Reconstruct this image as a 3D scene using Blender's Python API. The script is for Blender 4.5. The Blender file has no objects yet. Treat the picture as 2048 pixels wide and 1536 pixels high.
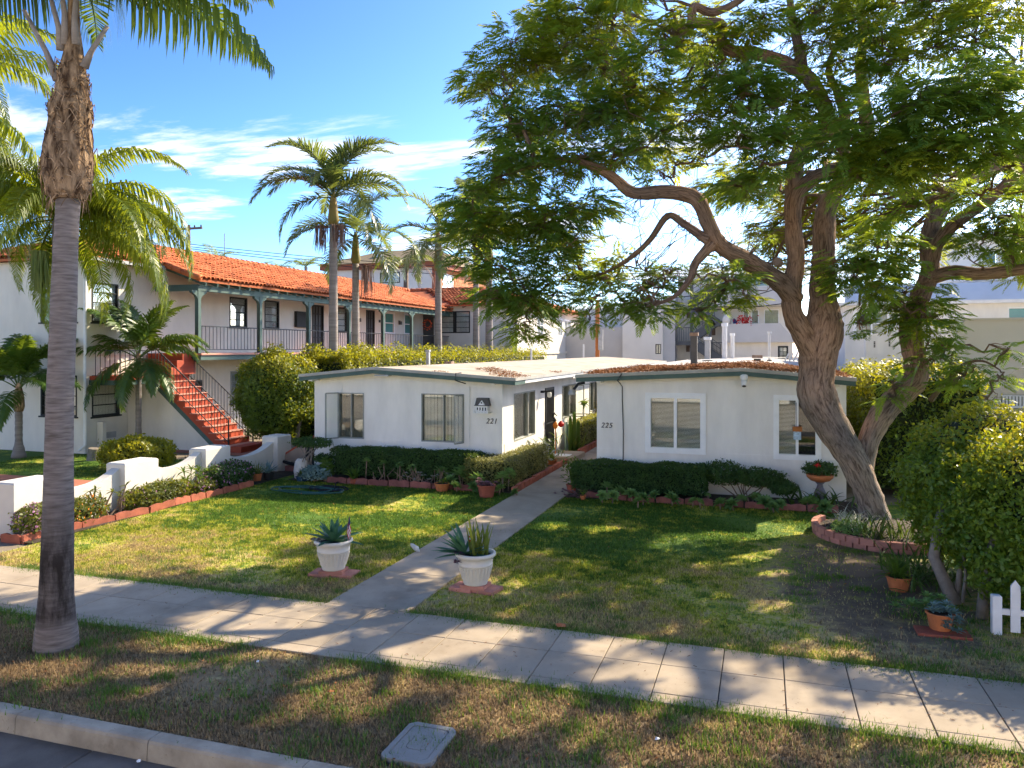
import bpy, math, random
import numpy as np
from mathutils import Vector, Matrix, Euler
R = math.radians
rnd = random.Random(7)
rng = np.random.default_rng(11)
sc = bpy.context.scene
COL = sc.collection

# ------------------------------------------------------------------ camera, sky, sun, exposure
H, YAW, FPX, HV = 3.4, R(18.0), 1550.0, 699.0
cd = bpy.data.cameras.new('camera')
cd.sensor_width = 36.0
cd.lens = FPX / 2048 * 36.0
cd.shift_y = -(768 - HV) / 2048
cd.clip_end = 2000
cd.clip_start = 0.05
cam = bpy.data.objects.new('camera', cd)
cam.location = (0, 0, H)
cam.rotation_euler = (R(90), 0, YAW)
COL.objects.link(cam)
sc.camera = cam

SUN_AZ, SUN_EL = R(33), R(35)
SUN = Vector((math.cos(SUN_EL) * math.sin(SUN_AZ), math.cos(SUN_EL) * math.cos(SUN_AZ), math.sin(SUN_EL)))
sl = bpy.data.lights.new('sun', 'SUN')
sl.energy = 3.5
sl.angle = R(0.55)
sl.color = (1.0, 0.85, 0.60)
so = bpy.data.objects.new('sun', sl)
so.rotation_euler = (-SUN).to_track_quat('-Z', 'Y').to_euler()
so.location = (20, 30, 30)
COL.objects.link(so)

W = bpy.data.worlds.new('World')
sc.world = W
W.use_nodes = True
wn, wl = W.node_tree.nodes, W.node_tree.links
wn.clear()
def N(nodes, t, **kw):
    n = nodes.new(t)
    for k, v in kw.items():
        if k.startswith('i_'):
            n.inputs[k[2:]].default_value = v
        else:
            setattr(n, k, v)
    return n
wout = N(wn, 'ShaderNodeOutputWorld')
bg = N(wn, 'ShaderNodeBackground')
bg.inputs['Strength'].default_value = 0.128
sky = N(wn, 'ShaderNodeTexSky', sky_type='NISHITA', sun_disc=False)
sky.sun_elevation = SUN_EL
sky.sun_rotation = SUN_AZ
sky.air_density = 0.75
sky.altitude = 300
sky.dust_density = 1.3
sky.ozone_density = 4.0
# thin streaky clouds, laid on a plane high above the ground
geo = N(wn, 'ShaderNodeTexCoord')
sep = N(wn, 'ShaderNodeSeparateXYZ')
wl.new(geo.outputs['Generated'], sep.inputs[0])
def mth(op, a, b=None, clamp=False, nodes=wn, links=wl):
    n = nodes.new('ShaderNodeMath'); n.operation = op; n.use_clamp = clamp
    for i, x in enumerate((a, b)):
        if x is None: continue
        if isinstance(x, (int, float)): n.inputs[i].default_value = x
        else: links.new(x, n.inputs[i])
    return n.outputs[0]
zc = mth('MAXIMUM', sep.outputs[2], 0.02)
zc2 = mth('ADD', zc, 0.05)
px, py = mth('DIVIDE', sep.outputs[0], zc2), mth('DIVIDE', sep.outputs[1], zc2)
comb = N(wn, 'ShaderNodeCombineXYZ')
wl.new(px, comb.inputs[0]); wl.new(py, comb.inputs[1])
mp = N(wn, 'ShaderNodeMapping')
mp.inputs['Rotation'].default_value = (0, 0, R(28))
mp.inputs['Scale'].default_value = (0.34, 0.85, 1)
mp.inputs['Location'].default_value = (3.1, 1.7, 0)
wl.new(comb.outputs[0], mp.inputs[0])
n1 = N(wn, 'ShaderNodeTexNoise', i_Scale=1.15, i_Detail=9, i_Roughness=0.62, i_Distortion=0.25)
wl.new(mp.outputs[0], n1.inputs['Vector'])
cov = N(wn, 'ShaderNodeMapRange'); cov.interpolation_type = 'SMOOTHSTEP'
wl.new(n1.outputs['Fac'], cov.inputs[0])
cov.inputs[1].default_value = 0.50; cov.inputs[2].default_value = 0.60
# the clouds lie low: none overhead
band = N(wn, 'ShaderNodeMapRange'); band.interpolation_type = 'SMOOTHSTEP'
wl.new(sep.outputs[2], band.inputs[0])
band.inputs[1].default_value = 0.335; band.inputs[2].default_value = 0.25
fac = mth('MULTIPLY', mth('MULTIPLY', cov.outputs[0], band.outputs[0]), 0.92)
hs = N(wn, 'ShaderNodeHueSaturation', i_Hue=0.492, i_Saturation=0.98, i_Value=1.0)
# a little more contrast between the deep blue away from the sun and the glare near it
dv = N(wn, 'ShaderNodeMixRGB', blend_type='MULTIPLY'); dv.inputs[0].default_value = 1; dv.inputs[2].default_value = (0.2, 0.2, 0.2, 1)
gm = N(wn, 'ShaderNodeGamma', i_Gamma=1.65)
mu = N(wn, 'ShaderNodeMixRGB', blend_type='MULTIPLY'); mu.inputs[0].default_value = 1; mu.inputs[2].default_value = (5, 5, 5, 1)
wl.new(sky.outputs[0], dv.inputs[1]); wl.new(dv.outputs[0], gm.inputs[0]); wl.new(gm.outputs[0], mu.inputs[1])
wl.new(mu.outputs[0], hs.inputs['Color'])
mixc = N(wn, 'ShaderNodeMixRGB')
wl.new(fac, mixc.inputs[0]); wl.new(hs.outputs[0], mixc.inputs[1])
mixc.inputs[2].default_value = (3.7, 3.8, 3.95, 1)
wl.new(mixc.outputs[0], bg.inputs[0]); wl.new(bg.outputs[0], wout.inputs[0])

vs = sc.view_settings
vs.view_transform = 'Standard'
vs.look = 'None'
vs.exposure = 1.66
vs.gamma = 1.0
vs.use_curve_mapping = False
sc.cycles.max_bounces = 8
sc.cycles.transparent_max_bounces = 12
try: sc.cycles.use_denoising = True
except Exception: pass

# ------------------------------------------------------------------ photo pixel -> world helpers
_c, _s = math.cos(YAW), math.sin(YAW)
def at(u, v, D):
    L = (u - 1024) / FPX * D
    return Vector((L * _c - D * _s, L * _s + D * _c, H - (v - HV) / FPX * D))
def gnd(u, v, z=0.0):
    return at(u, v, FPX * (H - z) / (v - HV))
def onY(u, v, Y):
    k = (u - 1024) / FPX
    return at(u, v, Y / (k * _s + _c))

# ------------------------------------------------------------------ materials
def mat(name, col, rough=0.8, var=0.14, scale=2.0, bump=0.0, bscale=60.0, col2=None, spec=0.3, isl=0.0, metal=0.0, stretch=None, lo=0.35, hi=0.65, detail=7, spots=False):
    m = bpy.data.materials.new(name); m.use_nodes = True
    ns, ls = m.node_tree.nodes, m.node_tree.links
    b = ns['Principled BSDF']
    b.inputs['Roughness'].default_value = rough
    b.inputs['Metallic'].default_value = metal
    b.inputs['Specular IOR Level'].default_value = spec
    g = N(ns, 'ShaderNodeNewGeometry')
    vec = g.outputs['Position']
    if stretch:
        mpn = N(ns, 'ShaderNodeMapping'); mpn.inputs['Scale'].default_value = stretch
        ls.new(vec, mpn.inputs[0]); vec = mpn.outputs[0]
    nz = N(ns, 'ShaderNodeTexNoise', i_Scale=scale, i_Detail=detail, i_Roughness=0.6)
    ls.new(vec, nz.inputs['Vector'])
    mr = N(ns, 'ShaderNodeMapRange'); ls.new(nz.outputs['Fac'], mr.inputs[0])
    mr.inputs[1].default_value = lo; mr.inputs[2].default_value = hi
    mx = N(ns, 'ShaderNodeMixRGB')
    c2 = col2 if col2 else tuple(x * (1 + var) for x in col)
    c1 = col if col2 else tuple(x * (1 - var) for x in col)
    mx.inputs[1].default_value = (*c1, 1); mx.inputs[2].default_value = (*c2, 1)
    ls.new(mr.outputs[0], mx.inputs[0])
    out = mx.outputs[0]
    if isl:
        oi = N(ns, 'ShaderNodeObjectInfo')
        s = mth('ADD', g.outputs['Random Per Island'], oi.outputs['Random'], nodes=ns, links=ls)
        s = mth('FRACT', s, nodes=ns, links=ls)
        s = mth('ADD', mth('MULTIPLY', s, 2 * isl, nodes=ns, links=ls), 1 - isl, nodes=ns, links=ls)
        vm = N(ns, 'ShaderNodeMixRGB', blend_type='MULTIPLY'); vm.inputs[0].default_value = 1
        cb = N(ns, 'ShaderNodeCombineXYZ')
        for i in range(3): ls.new(s, cb.inputs[i])
        ls.new(out, vm.inputs[1]); ls.new(cb.outputs[0], vm.inputs[2]); out = vm.outputs[0]
    if spots:   # old stains, gum spots and hairline marks
        for sc_, l_, h_, c_ in ((0.9, 0.5, 0.75, (0.74, 0.72, 0.70, 1)), (28.0, 0.64, 0.70, (0.55, 0.52, 0.50, 1)), (4.5, 0.60, 0.72, (0.80, 0.78, 0.75, 1))):
            q1 = N(ns, 'ShaderNodeTexNoise', i_Scale=sc_, i_Detail=6, i_Roughness=0.65); ls.new(g.outputs['Position'], q1.inputs['Vector'])
            q2 = N(ns, 'ShaderNodeMapRange'); ls.new(q1.outputs['Fac'], q2.inputs[0]); q2.inputs[1].default_value = l_; q2.inputs[2].default_value = h_
            q3 = N(ns, 'ShaderNodeMixRGB', blend_type='MULTIPLY'); ls.new(q2.outputs[0], q3.inputs[0]); ls.new(out, q3.inputs[1]); q3.inputs[2].default_value = c_; out = q3.outputs[0]
    ls.new(out, b.inputs['Base Color'])
    if bump:
        n2 = N(ns, 'ShaderNodeTexNoise', i_Scale=bscale, i_Detail=5)
        ls.new(vec, n2.inputs['Vector'])
        bp = N(ns, 'ShaderNodeBump', i_Strength=bump, i_Distance=0.01)
        ls.new(n2.outputs['Fac'], bp.inputs['Height']); ls.new(bp.outputs[0], b.inputs['Normal'])
    return m
def fol(name, a, b, tr=None, amt=0.4, rough=0.5, spec=0.35, clump=0.5, cscale=1.3):
    """leaves: colour varies from leaf to leaf and from bough to bough, some light comes through"""
    m = bpy.data.materials.new(name); m.use_nodes = True
    ns, ls = m.node_tree.nodes, m.node_tree.links
    p = ns['Principled BSDF']; o = ns['Material Output']
    p.inputs['Roughness'].default_value = rough
    p.inputs['Specular IOR Level'].default_value = spec
    g = N(ns, 'ShaderNodeNewGeometry')
    nz = N(ns, 'ShaderNodeTexNoise', i_Scale=cscale, i_Detail=3)
    ls.new(g.outputs['Position'], nz.inputs['Vector'])
    mr = N(ns, 'ShaderNodeMapRange'); ls.new(nz.outputs['Fac'], mr.inputs[0])
    mr.inputs[1].default_value = 0.35; mr.inputs[2].default_value = 0.65
    f = mth('ADD', mth('MULTIPLY', g.outputs['Random Per Island'], 1 - clump, nodes=ns, links=ls), mth('MULTIPLY', mr.outputs[0], clump, nodes=ns, links=ls), nodes=ns, links=ls)
    mx = N(ns, 'ShaderNodeMixRGB'); mx.inputs[1].default_value = (*a, 1); mx.inputs[2].default_value = (*b, 1)
    ls.new(f, mx.inputs[0]); ls.new(mx.outputs[0], p.inputs['Base Color'])
    t = N(ns, 'ShaderNodeBsdfTranslucent')
    tr = tr or (b[0] * 2.2, b[1] * 2.0, b[2] * 0.8)
    mt = N(ns, 'ShaderNodeMixRGB'); mt.inputs[1].default_value = (*[x * 0.7 for x in tr], 1); mt.inputs[2].default_value = (*tr, 1)
    ls.new(f, mt.inputs[0]); ls.new(mt.outputs[0], t.inputs['Color'])
    ms = N(ns, 'ShaderNodeMixShader'); ms.inputs[0].default_value = amt
    ls.new(p.outputs[0], ms.inputs[1]); ls.new(t.outputs[0], ms.inputs[2]); ls.new(ms.outputs[0], o.inputs['Surface'])
    return m
def bark(name, a, b, su=9.0, sv=1.2, bump=0.6, dist=0.03):
    m = bpy.data.materials.new(name); m.use_nodes = True
    ns, ls = m.node_tree.nodes, m.node_tree.links
    p = ns['Principled BSDF']; p.inputs['Roughness'].default_value = 0.9; p.inputs['Specular IOR Level'].default_value = 0.15
    uv = N(ns, 'ShaderNodeUVMap'); mp = N(ns, 'ShaderNodeMapping'); mp.inputs['Scale'].default_value = (su, sv, 1)
    ls.new(uv.outputs[0], mp.inputs[0])
    nz = N(ns, 'ShaderNodeTexNoise', i_Scale=1.6, i_Detail=8, i_Roughness=0.7, i_Distortion=0.6); ls.new(mp.outputs[0], nz.inputs['Vector'])
    g = N(ns, 'ShaderNodeNewGeometry')
    n2 = N(ns, 'ShaderNodeTexNoise', i_Scale=1.1, i_Detail=3); ls.new(g.outputs['Position'], n2.inputs['Vector'])
    mr = N(ns, 'ShaderNodeMapRange'); ls.new(nz.outputs['Fac'], mr.inputs[0]); mr.inputs[1].default_value = 0.36; mr.inputs[2].default_value = 0.56
    mx = N(ns, 'ShaderNodeMixRGB'); mx.inputs[1].default_value = (*a, 1); mx.inputs[2].default_value = (*b, 1); ls.new(mr.outputs[0], mx.inputs[0])
    m2 = N(ns, 'ShaderNodeMixRGB', blend_type='MULTIPLY'); m2.inputs[0].default_value = 0.7
    r2 = N(ns, 'ShaderNodeValToRGB'); r2.color_ramp.elements[0].color = (0.6, 0.62, 0.66, 1); r2.color_ramp.elements[1].color = (1.35, 1.15, 0.95, 1)
    r2.color_ramp.elements[0].position = 0.35; r2.color_ramp.elements[1].position = 0.65
    ls.new(n2.outputs['Fac'], r2.inputs[0]); ls.new(mx.outputs[0], m2.inputs[1]); ls.new(r2.outputs[0], m2.inputs[2])
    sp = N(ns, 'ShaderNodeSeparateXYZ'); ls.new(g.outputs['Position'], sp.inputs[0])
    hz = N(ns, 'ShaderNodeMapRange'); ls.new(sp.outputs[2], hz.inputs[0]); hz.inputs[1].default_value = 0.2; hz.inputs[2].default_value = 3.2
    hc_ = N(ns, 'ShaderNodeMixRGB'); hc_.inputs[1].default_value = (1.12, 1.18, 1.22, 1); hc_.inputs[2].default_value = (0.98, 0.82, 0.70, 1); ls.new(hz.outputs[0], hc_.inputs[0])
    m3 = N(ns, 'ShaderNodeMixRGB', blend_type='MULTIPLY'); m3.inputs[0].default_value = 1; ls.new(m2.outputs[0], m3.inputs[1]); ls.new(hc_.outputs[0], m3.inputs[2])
    ls.new(m3.outputs[0], p.inputs['Base Color'])
    bp = N(ns, 'ShaderNodeBump', i_Strength=bump, i_Distance=dist); ls.new(nz.outputs['Fac'], bp.inputs['Height']); ls.new(bp.outputs[0], p.inputs['Normal'])
    return m
def glass(name, tint=(0.02, 0.025, 0.025), see=0.88):
    m = bpy.data.materials.new(name); m.use_nodes = True
    ns, ls = m.node_tree.nodes, m.node_tree.links
    o = ns['Material Output']; ns.remove(ns['Principled BSDF'])
    t = N(ns, 'ShaderNodeBsdfTransparent'); t.inputs[0].default_value = (see, see * 1.02, see, 1)
    gl = N(ns, 'ShaderNodeBsdfGlossy', i_Roughness=0.02); gl.inputs[0].default_value = (0.95, 0.97, 1, 1)
    lw = N(ns, 'ShaderNodeFresnel', i_IOR=1.6)
    k = mth('MINIMUM', mth('ADD', mth('MULTIPLY', lw.outputs[0], 0.9, nodes=ns, links=ls), 0.025, nodes=ns, links=ls), 0.34, nodes=ns, links=ls)
    ms = N(ns, 'ShaderNodeMixShader'); ls.new(k, ms.inputs[0]); ls.new(t.outputs[0], ms.inputs[1]); ls.new(gl.outputs[0], ms.inputs[2]); ls.new(ms.outputs[0], o.inputs['Surface'])
    return m
def lawn_mat(name, blade=False):
    """green turf with dry straw patches and bare earth; base sheet and blades share one pattern"""
    m = bpy.data.materials.new(name); m.use_nodes = True
    ns, ls = m.node_tree.nodes, m.node_tree.links
    p = ns['Principled BSDF']; p.inputs['Roughness'].default_value = 0.85; p.inputs['Specular IOR Level'].default_value = 0.15
    g = N(ns, 'ShaderNodeNewGeometry')
    sp = N(ns, 'ShaderNodeSeparateXYZ'); ls.new(g.outputs['Position'], sp.inputs[0])
    fl = N(ns, 'ShaderNodeCombineXYZ'); ls.new(sp.outputs[0], fl.inputs[0]); ls.new(sp.outputs[1], fl.inputs[1])
    a = N(ns, 'ShaderNodeTexNoise', i_Scale=0.55, i_Detail=6, i_Roughness=0.65); ls.new(fl.outputs[0], a.inputs['Vector'])
    b = N(ns, 'ShaderNodeTexNoise', i_Scale=3.5, i_Detail=6, i_Roughness=0.7); ls.new(fl.outputs[0], b.inputs['Vector'])
    M_ = lambda op, x, y, cl=False: mth(op, x, y, cl, nodes=ns, links=ls)
    mr = N(ns, 'ShaderNodeMapRange'); ls.new(sp.outputs[1], mr.inputs[0])   # drier towards the street
    mr.inputs[1].default_value = 5.5; mr.inputs[2].default_value = 13.5; mr.inputs[3].default_value = 0.235; mr.inputs[4].default_value = -0.09
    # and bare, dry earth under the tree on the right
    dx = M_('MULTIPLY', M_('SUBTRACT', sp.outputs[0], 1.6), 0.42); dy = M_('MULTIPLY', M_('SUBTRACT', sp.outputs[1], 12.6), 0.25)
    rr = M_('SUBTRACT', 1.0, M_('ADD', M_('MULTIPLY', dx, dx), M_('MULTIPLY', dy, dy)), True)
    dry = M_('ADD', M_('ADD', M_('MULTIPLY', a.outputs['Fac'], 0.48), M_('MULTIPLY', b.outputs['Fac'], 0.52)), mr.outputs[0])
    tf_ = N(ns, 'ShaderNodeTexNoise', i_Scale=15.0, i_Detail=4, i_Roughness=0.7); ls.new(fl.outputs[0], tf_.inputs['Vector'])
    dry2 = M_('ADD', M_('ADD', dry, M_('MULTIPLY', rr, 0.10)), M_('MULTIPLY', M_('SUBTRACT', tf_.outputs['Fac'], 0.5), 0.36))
    cr = N(ns, 'ShaderNodeValToRGB'); ls.new(dry2, cr.inputs[0])
    e = cr.color_ramp.elements
    e[0].position = 0.42; e[0].color = (0.088, 0.165, 0.026, 1)
    e[1].position = 0.49; e[1].color = (0.40, 0.40, 0.045, 1)
    x = e.new(0.56); x.color = (0.52, 0.41, 0.18, 1)
    x = e.new(0.66); x.color = (0.30, 0.215, 0.12, 1)
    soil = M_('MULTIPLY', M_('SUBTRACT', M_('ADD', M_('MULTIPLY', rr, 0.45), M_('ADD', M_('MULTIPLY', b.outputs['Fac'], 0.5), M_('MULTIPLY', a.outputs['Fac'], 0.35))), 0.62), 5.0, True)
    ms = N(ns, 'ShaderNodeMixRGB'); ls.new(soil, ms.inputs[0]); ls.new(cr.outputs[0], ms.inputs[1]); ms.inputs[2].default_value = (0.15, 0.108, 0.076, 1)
    out = ms.outputs[0]
    if blade:
        rv = M_('ADD', M_('MULTIPLY', g.outputs['Random Per Island'], 1.25), 0.45)
        cb = N(ns, 'ShaderNodeCombineXYZ')
        for i in range(3): ls.new(rv, cb.inputs[i])
        vm = N(ns, 'ShaderNodeMixRGB', blend_type='MULTIPLY'); vm.inputs[0].default_value = 1
        ls.new(cr.outputs[0], vm.inputs[1]); ls.new(cb.outputs[0], vm.inputs[2])
        ls.new(vm.outputs[0], p.inputs['Base Color'])
        t = N(ns, 'ShaderNodeBsdfTranslucent'); ls.new(vm.outputs[0], t.inputs[0])
        x = N(ns, 'ShaderNodeMixShader'); x.inputs[0].default_value = 0.5
        ls.new(p.outputs[0], x.inputs[1]); ls.new(t.outputs[0], x.inputs[2]); ls.new(x.outputs[0], ns['Material Output'].inputs['Surface'])
    else:
        ls.new(out, p.inputs['Base Color'])
        bp = N(ns, 'ShaderNodeBump', i_Strength=0.7, i_Distance=0.02); ls.new(b.outputs['Fac'], bp.inputs['Height']); ls.new(bp.outputs[0], p.inputs['Normal'])
    return m

MT = {}
def defm():
    m = MT
    m['white'] = mat('white_stucco', (0.83, 0.795, 0.735), 0.9, 0.08, 1.1, 0.6, 60, stretch=(1.6, 1.6, .5))
    m['cream'] = mat('cream_stucco', (0.75, 0.70, 0.61), 0.9, 0.07, 0.9, 0.5, 70, stretch=(1.4, 1.4, .6))
    m['fence'] = mat('fence_stucco', (0.64, 0.61, 0.55), 0.9, 0.06, 1.2, 0.35, 70)
    m['beige'] = mat('beige_stucco', (0.62, 0.56, 0.47), 0.9, 0.04, 0.7, 0.3, 60)
    m['grey_wall'] = mat('grey_stucco', (0.56, 0.54, 0.51), 0.9, 0.05, 0.6)
    m['pale'] = mat('pale_stucco', (0.82, 0.77, 0.68), 0.9, 0.04, 0.6)
    m['green'] = mat('green_trim_paint', (0.075, 0.125, 0.110), 0.6, 0.12, 3)
    m['greylead'] = mat('grey_roof_edge', (0.40, 0.39, 0.36), 0.7, 0.12, 3)
    m['roof'] = mat('gravel_roofing', (0.36, 0.29, 0.22), 0.95, 0.0, 1.1, 0.5, 120, col2=(0.50, 0.44, 0.36))
    m['roof225'] = mat('pale_roofing', (0.46, 0.40, 0.34), 0.95, 0.0, 1.1, 0.5, 120, col2=(0.60, 0.56, 0.50))
    m['litter'] = mat('dry_leaf_litter', (0.16, 0.06, 0.02), 0.95, 0.0, 9, 0.8, 60, col2=(0.36, 0.15, 0.055), isl=0.3)
    m['tile'] = mat('clay_tile', (0.50, 0.13, 0.045), 0.85, 0.0, 0.9, 0.3, 60, col2=(0.62, 0.20, 0.08), isl=0.28)
    m['redstep'] = mat('red_stair_paint', (0.42, 0.075, 0.035), 0.7, 0.12, 3)
    m['tread'] = mat('worn_red_tread', (0.55, 0.27, 0.20), 0.8, 0.12, 4)
    m['iron'] = mat('black_iron', (0.025, 0.027, 0.03), 0.5, 0.1, 5)
    m['dark'] = mat('unlit_room_backing', (0.012, 0.013, 0.014), 0.9, 0.1, 2)
    m['frame_dk'] = mat('dark_window_paint', (0.03, 0.033, 0.034), 0.6, 0.1, 4)
    m['frame_gr'] = mat('grey_window_metal', (0.30, 0.31, 0.28), 0.5, 0.1, 4)
    m['frame_wh'] = mat('white_window_vinyl', (0.88, 0.88, 0.87), 0.45, 0.04, 4)
    m['blind'] = mat('pale_blind', (0.72, 0.70, 0.62), 0.8, 0.06, 4)
    m['shade'] = mat('window_shade', (0.66, 0.66, 0.67), 0.9, 0.05, 4)
    m['tanblind'] = mat('tan_blind', (0.36, 0.33, 0.27), 0.8, 0.08, 4)
    m['glass'] = glass('window_glass')
    m['walk'] = mat('sidewalk_concrete', (0.40, 0.325, 0.24), 0.9, 0.13, 1.3, 0.25, 140, isl=0.07, spots=True)
    m['kerb'] = mat('kerb_concrete', (0.38, 0.325, 0.25), 0.9, 0.25, 2.4, 0.4, 60, isl=0.06, spots=True)
    m['joint'] = mat('joint_earth', (0.07, 0.06, 0.05), 0.95, 0.2, 8)
    m['gutter'] = mat('gutter_concrete', (0.17, 0.145, 0.12), 0.9, 0.3, 1.5, 0.4, 60, isl=0.1)
    m['asphalt'] = mat('asphalt', (0.05, 0.05, 0.05), 0.95, 0.25, 5, 0.5, 90)
    m['soil'] = mat('bed_soil', (0.055, 0.04, 0.028), 0.95, 0.35, 6, 0.8, 40)
    m['earth'] = mat('yard_ground', (0.26, 0.21, 0.15), 0.95, 0.2, 0.5)
    m['redpath'] = mat('red_painted_path', (0.42, 0.16, 0.10), 0.85, 0.12, 1.2)
    m['brick'] = mat('edging_brick', (0.40, 0.125, 0.075), 0.9, 0.18, 6, 0.5, 60, isl=0.22)
    m['oldbrick'] = mat('dull_purple_brick', (0.26, 0.10, 0.085), 0.9, 0.2, 6, 0.5, 60, isl=0.25)
    m['terra'] = mat('terracotta', (0.48, 0.16, 0.06), 0.85, 0.15, 6, 0.3, 60)
    m['terradk'] = mat('dark_terracotta', (0.32, 0.09, 0.055), 0.85, 0.15, 6, 0.3, 60)
    m['pot'] = mat('cream_resin_pot', (0.70, 0.65, 0.57), 0.75, 0.06, 5)
    m['paver'] = mat('pink_paver', (0.46, 0.20, 0.15), 0.9, 0.15, 6, 0.3, 50, isl=0.15)
    m['bluepot'] = mat('blue_glaze', (0.03, 0.07, 0.14), 0.3, 0.1, 5, spec=0.5)
    m['blackpot'] = mat('black_plastic', (0.02, 0.02, 0.022), 0.6, 0.1, 5)
    m['metal'] = mat('galvanised_vent', (0.42, 0.42, 0.42), 0.55, 0.12, 6)
    m['pipewh'] = mat('white_pipe', (0.74, 0.73, 0.70), 0.6, 0.05, 6)
    m['ventdk'] = mat('dark_vent', (0.10, 0.095, 0.09), 0.7, 0.12, 6)
    m['rust'] = mat('rusty_cap', (0.30, 0.20, 0.14), 0.8, 0.25, 8)
    m['cover'] = mat('cover_concrete', (0.27, 0.265, 0.25), 0.85, 0.08, 9, 0.3, 150)
    m['hose'] = mat('green_hose', (0.02, 0.09, 0.075), 0.4, 0.1, 5, spec=0.5)
    m['blackhose'] = mat('black_hose', (0.012, 0.014, 0.016), 0.5, 0.1, 5)
    m['wood'] = mat('weathered_wood', (0.17, 0.12, 0.09), 0.9, 0.2, 6)
    m['orangewood'] = mat('orange_wood_post', (0.42, 0.15, 0.045), 0.85, 0.15, 4)
    m['brownroof'] = mat('brown_shingle', (0.26, 0.20, 0.12), 0.95, 0.15, 2)
    m['redtrim'] = mat('red_brown_trim', (0.34, 0.11, 0.06), 0.8, 0.1, 3)
    m['shingle'] = mat('orange_shingle', (0.46, 0.19, 0.09), 0.9, 0.1, 3, isl=0.2)
    m['steel'] = mat('grey_painted_steel', (0.095, 0.10, 0.105), 0.6, 0.08, 3)
    m['bluegrey'] = mat('blue_grey_parapet', (0.74, 0.75, 0.77), 0.8, 0.05, 1)
    m['picket'] = mat('picket_paint', (0.76, 0.77, 0.80), 0.6, 0.05, 6)
    m['stone'] = mat('white_stone', (0.66, 0.62, 0.56), 0.9, 0.12, 8)
    m['red'] = mat('red_petals', (0.55, 0.02, 0.02), 0.6, 0.1, 5, isl=0.2)
    m['pink'] = fol('mauve_petals', (0.42, 0.14, 0.36), (0.62, 0.36, 0.55), (0.6, 0.25, 0.5), 0.3)
    m['orange'] = mat('orange_petals', (0.75, 0.22, 0.02), 0.6, 0.1, 5, isl=0.25)
    m['wreath'] = mat('wreath_blooms', (0.72, 0.16, 0.08), 0.7, 0.1, 5, isl=0.35)
    m['whitepaint'] = mat('white_paint', (0.80, 0.80, 0.79), 0.6, 0.05, 6)
    m['blue'] = mat('navy_cloth', (0.02, 0.03, 0.11), 0.8, 0.1, 6)
    m['tan'] = mat('tan_board', (0.33, 0.25, 0.19), 0.85, 0.1, 3)
    m['teal'] = mat('teal_glass', (0.10, 0.28, 0.27), 0.15, 0.1, 2, spec=0.6)
    m['skyglass'] = mat('reflective_glass', (0.16, 0.21, 0.19), 0.06, 0.25, 2.5, spec=0.9)
    m['skin_stem'] = mat('bare_stems', (0.24, 0.17, 0.12), 0.9, 0.2, 8)
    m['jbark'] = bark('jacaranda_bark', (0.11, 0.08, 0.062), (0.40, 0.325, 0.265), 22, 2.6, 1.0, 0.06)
    m['pbark'] = mat('palm_bark', (0.20, 0.17, 0.155), 0.9, 0.0, 1.0, 0.8, 26, col2=(0.33, 0.28, 0.26), stretch=(1, 1, 26), lo=0.3, hi=0.7)
    m['pfibre'] = mat('palm_fibre', (0.08, 0.042, 0.02), 0.95, 0.0, 5, 1.0, 26, col2=(0.50, 0.33, 0.19), stretch=(3, 3, 0.9), isl=0.4, lo=.38, hi=.62)
    m['kbark'] = mat('king_palm_bark', (0.20, 0.17, 0.15), 0.9, 0.0, 1.0, 0.6, 20, col2=(0.32, 0.28, 0.25), stretch=(1, 1, 14), lo=0.3, hi=0.7)
    m['shaft'] = mat('palm_crownshaft', (0.14, 0.15, 0.035), 0.6, 0.0, 2, col2=(0.32, 0.20, 0.06), stretch=(1, 1, 0.5))
    m['shaftrd'] = mat('rusty_crownshaft', (0.36, 0.14, 0.07), 0.7, 0.2, 2)
    m['ltrunk'] = mat('grey_limbs', (0.22, 0.19, 0.16), 0.9, 0.2, 9, 0.6, 40)
    m['jleaf'] = fol('jacaranda_leaf', (0.050, 0.160, 0.044), (0.140, 0.240, 0.040), (0.46, 0.56, 0.035), 0.5, 0.45, 0.4, 0.6, 0.9)
    m['pleaf'] = fol('palm_leaflet', (0.030, 0.085, 0.018), (0.090, 0.155, 0.024), (0.30, 0.40, 0.025), 0.32, 0.38, 0.5)
    m['qleaf'] = fol('queen_palm_leaflet', (0.035, 0.090, 0.014), (0.150, 0.190, 0.018), (0.46, 0.50, 0.015), 0.45, 0.4, 0.45)
    m['kleaf'] = fol('king_palm_leaflet', (0.045, 0.085, 0.038), (0.125, 0.170, 0.070), (0.34, 0.40, 0.06), 0.4, 0.35, 0.6)
    m['deadfr'] = fol('dry_inflorescence', (0.20, 0.10, 0.07), (0.34, 0.22, 0.17), (0.3, 0.18, 0.1), 0.2)
    m['hedge'] = fol('hedge_leaf', (0.030, 0.085, 0.012), (0.120, 0.185, 0.018), (0.36, 0.38, 0.02), 0.42, 0.45, 0.4, 0.45, 1.2)
    m['hedgey'] = fol('yellow_hedge_leaf', (0.10, 0.14, 0.012), (0.32, 0.31, 0.022), (0.55, 0.50, 0.02), 0.45, 0.45, 0.4, 0.45, 1.2)  # yellow of sunlit hedge tops put in the colour; serves yellow shrubs too
    m['box'] = fol('clipped_hedge_leaf', (0.022, 0.062, 0.018), (0.062, 0.135, 0.034), (0.20, 0.28, 0.03), 0.3, 0.5, 0.3, 0.4, 2.5)
    m['boxv'] = fol('variegated_hedge_leaf', (0.08, 0.11, 0.025), (0.36, 0.34, 0.12), (0.35, 0.33, 0.08), 0.3, 0.5, 0.3, 0.3, 3)
    m['agave'] = fol('agave_leaf', (0.045, 0.145, 0.085), (0.09, 0.21, 0.12), (0.10, 0.22, 0.06), 0.15, 0.5, 0.35)
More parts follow.
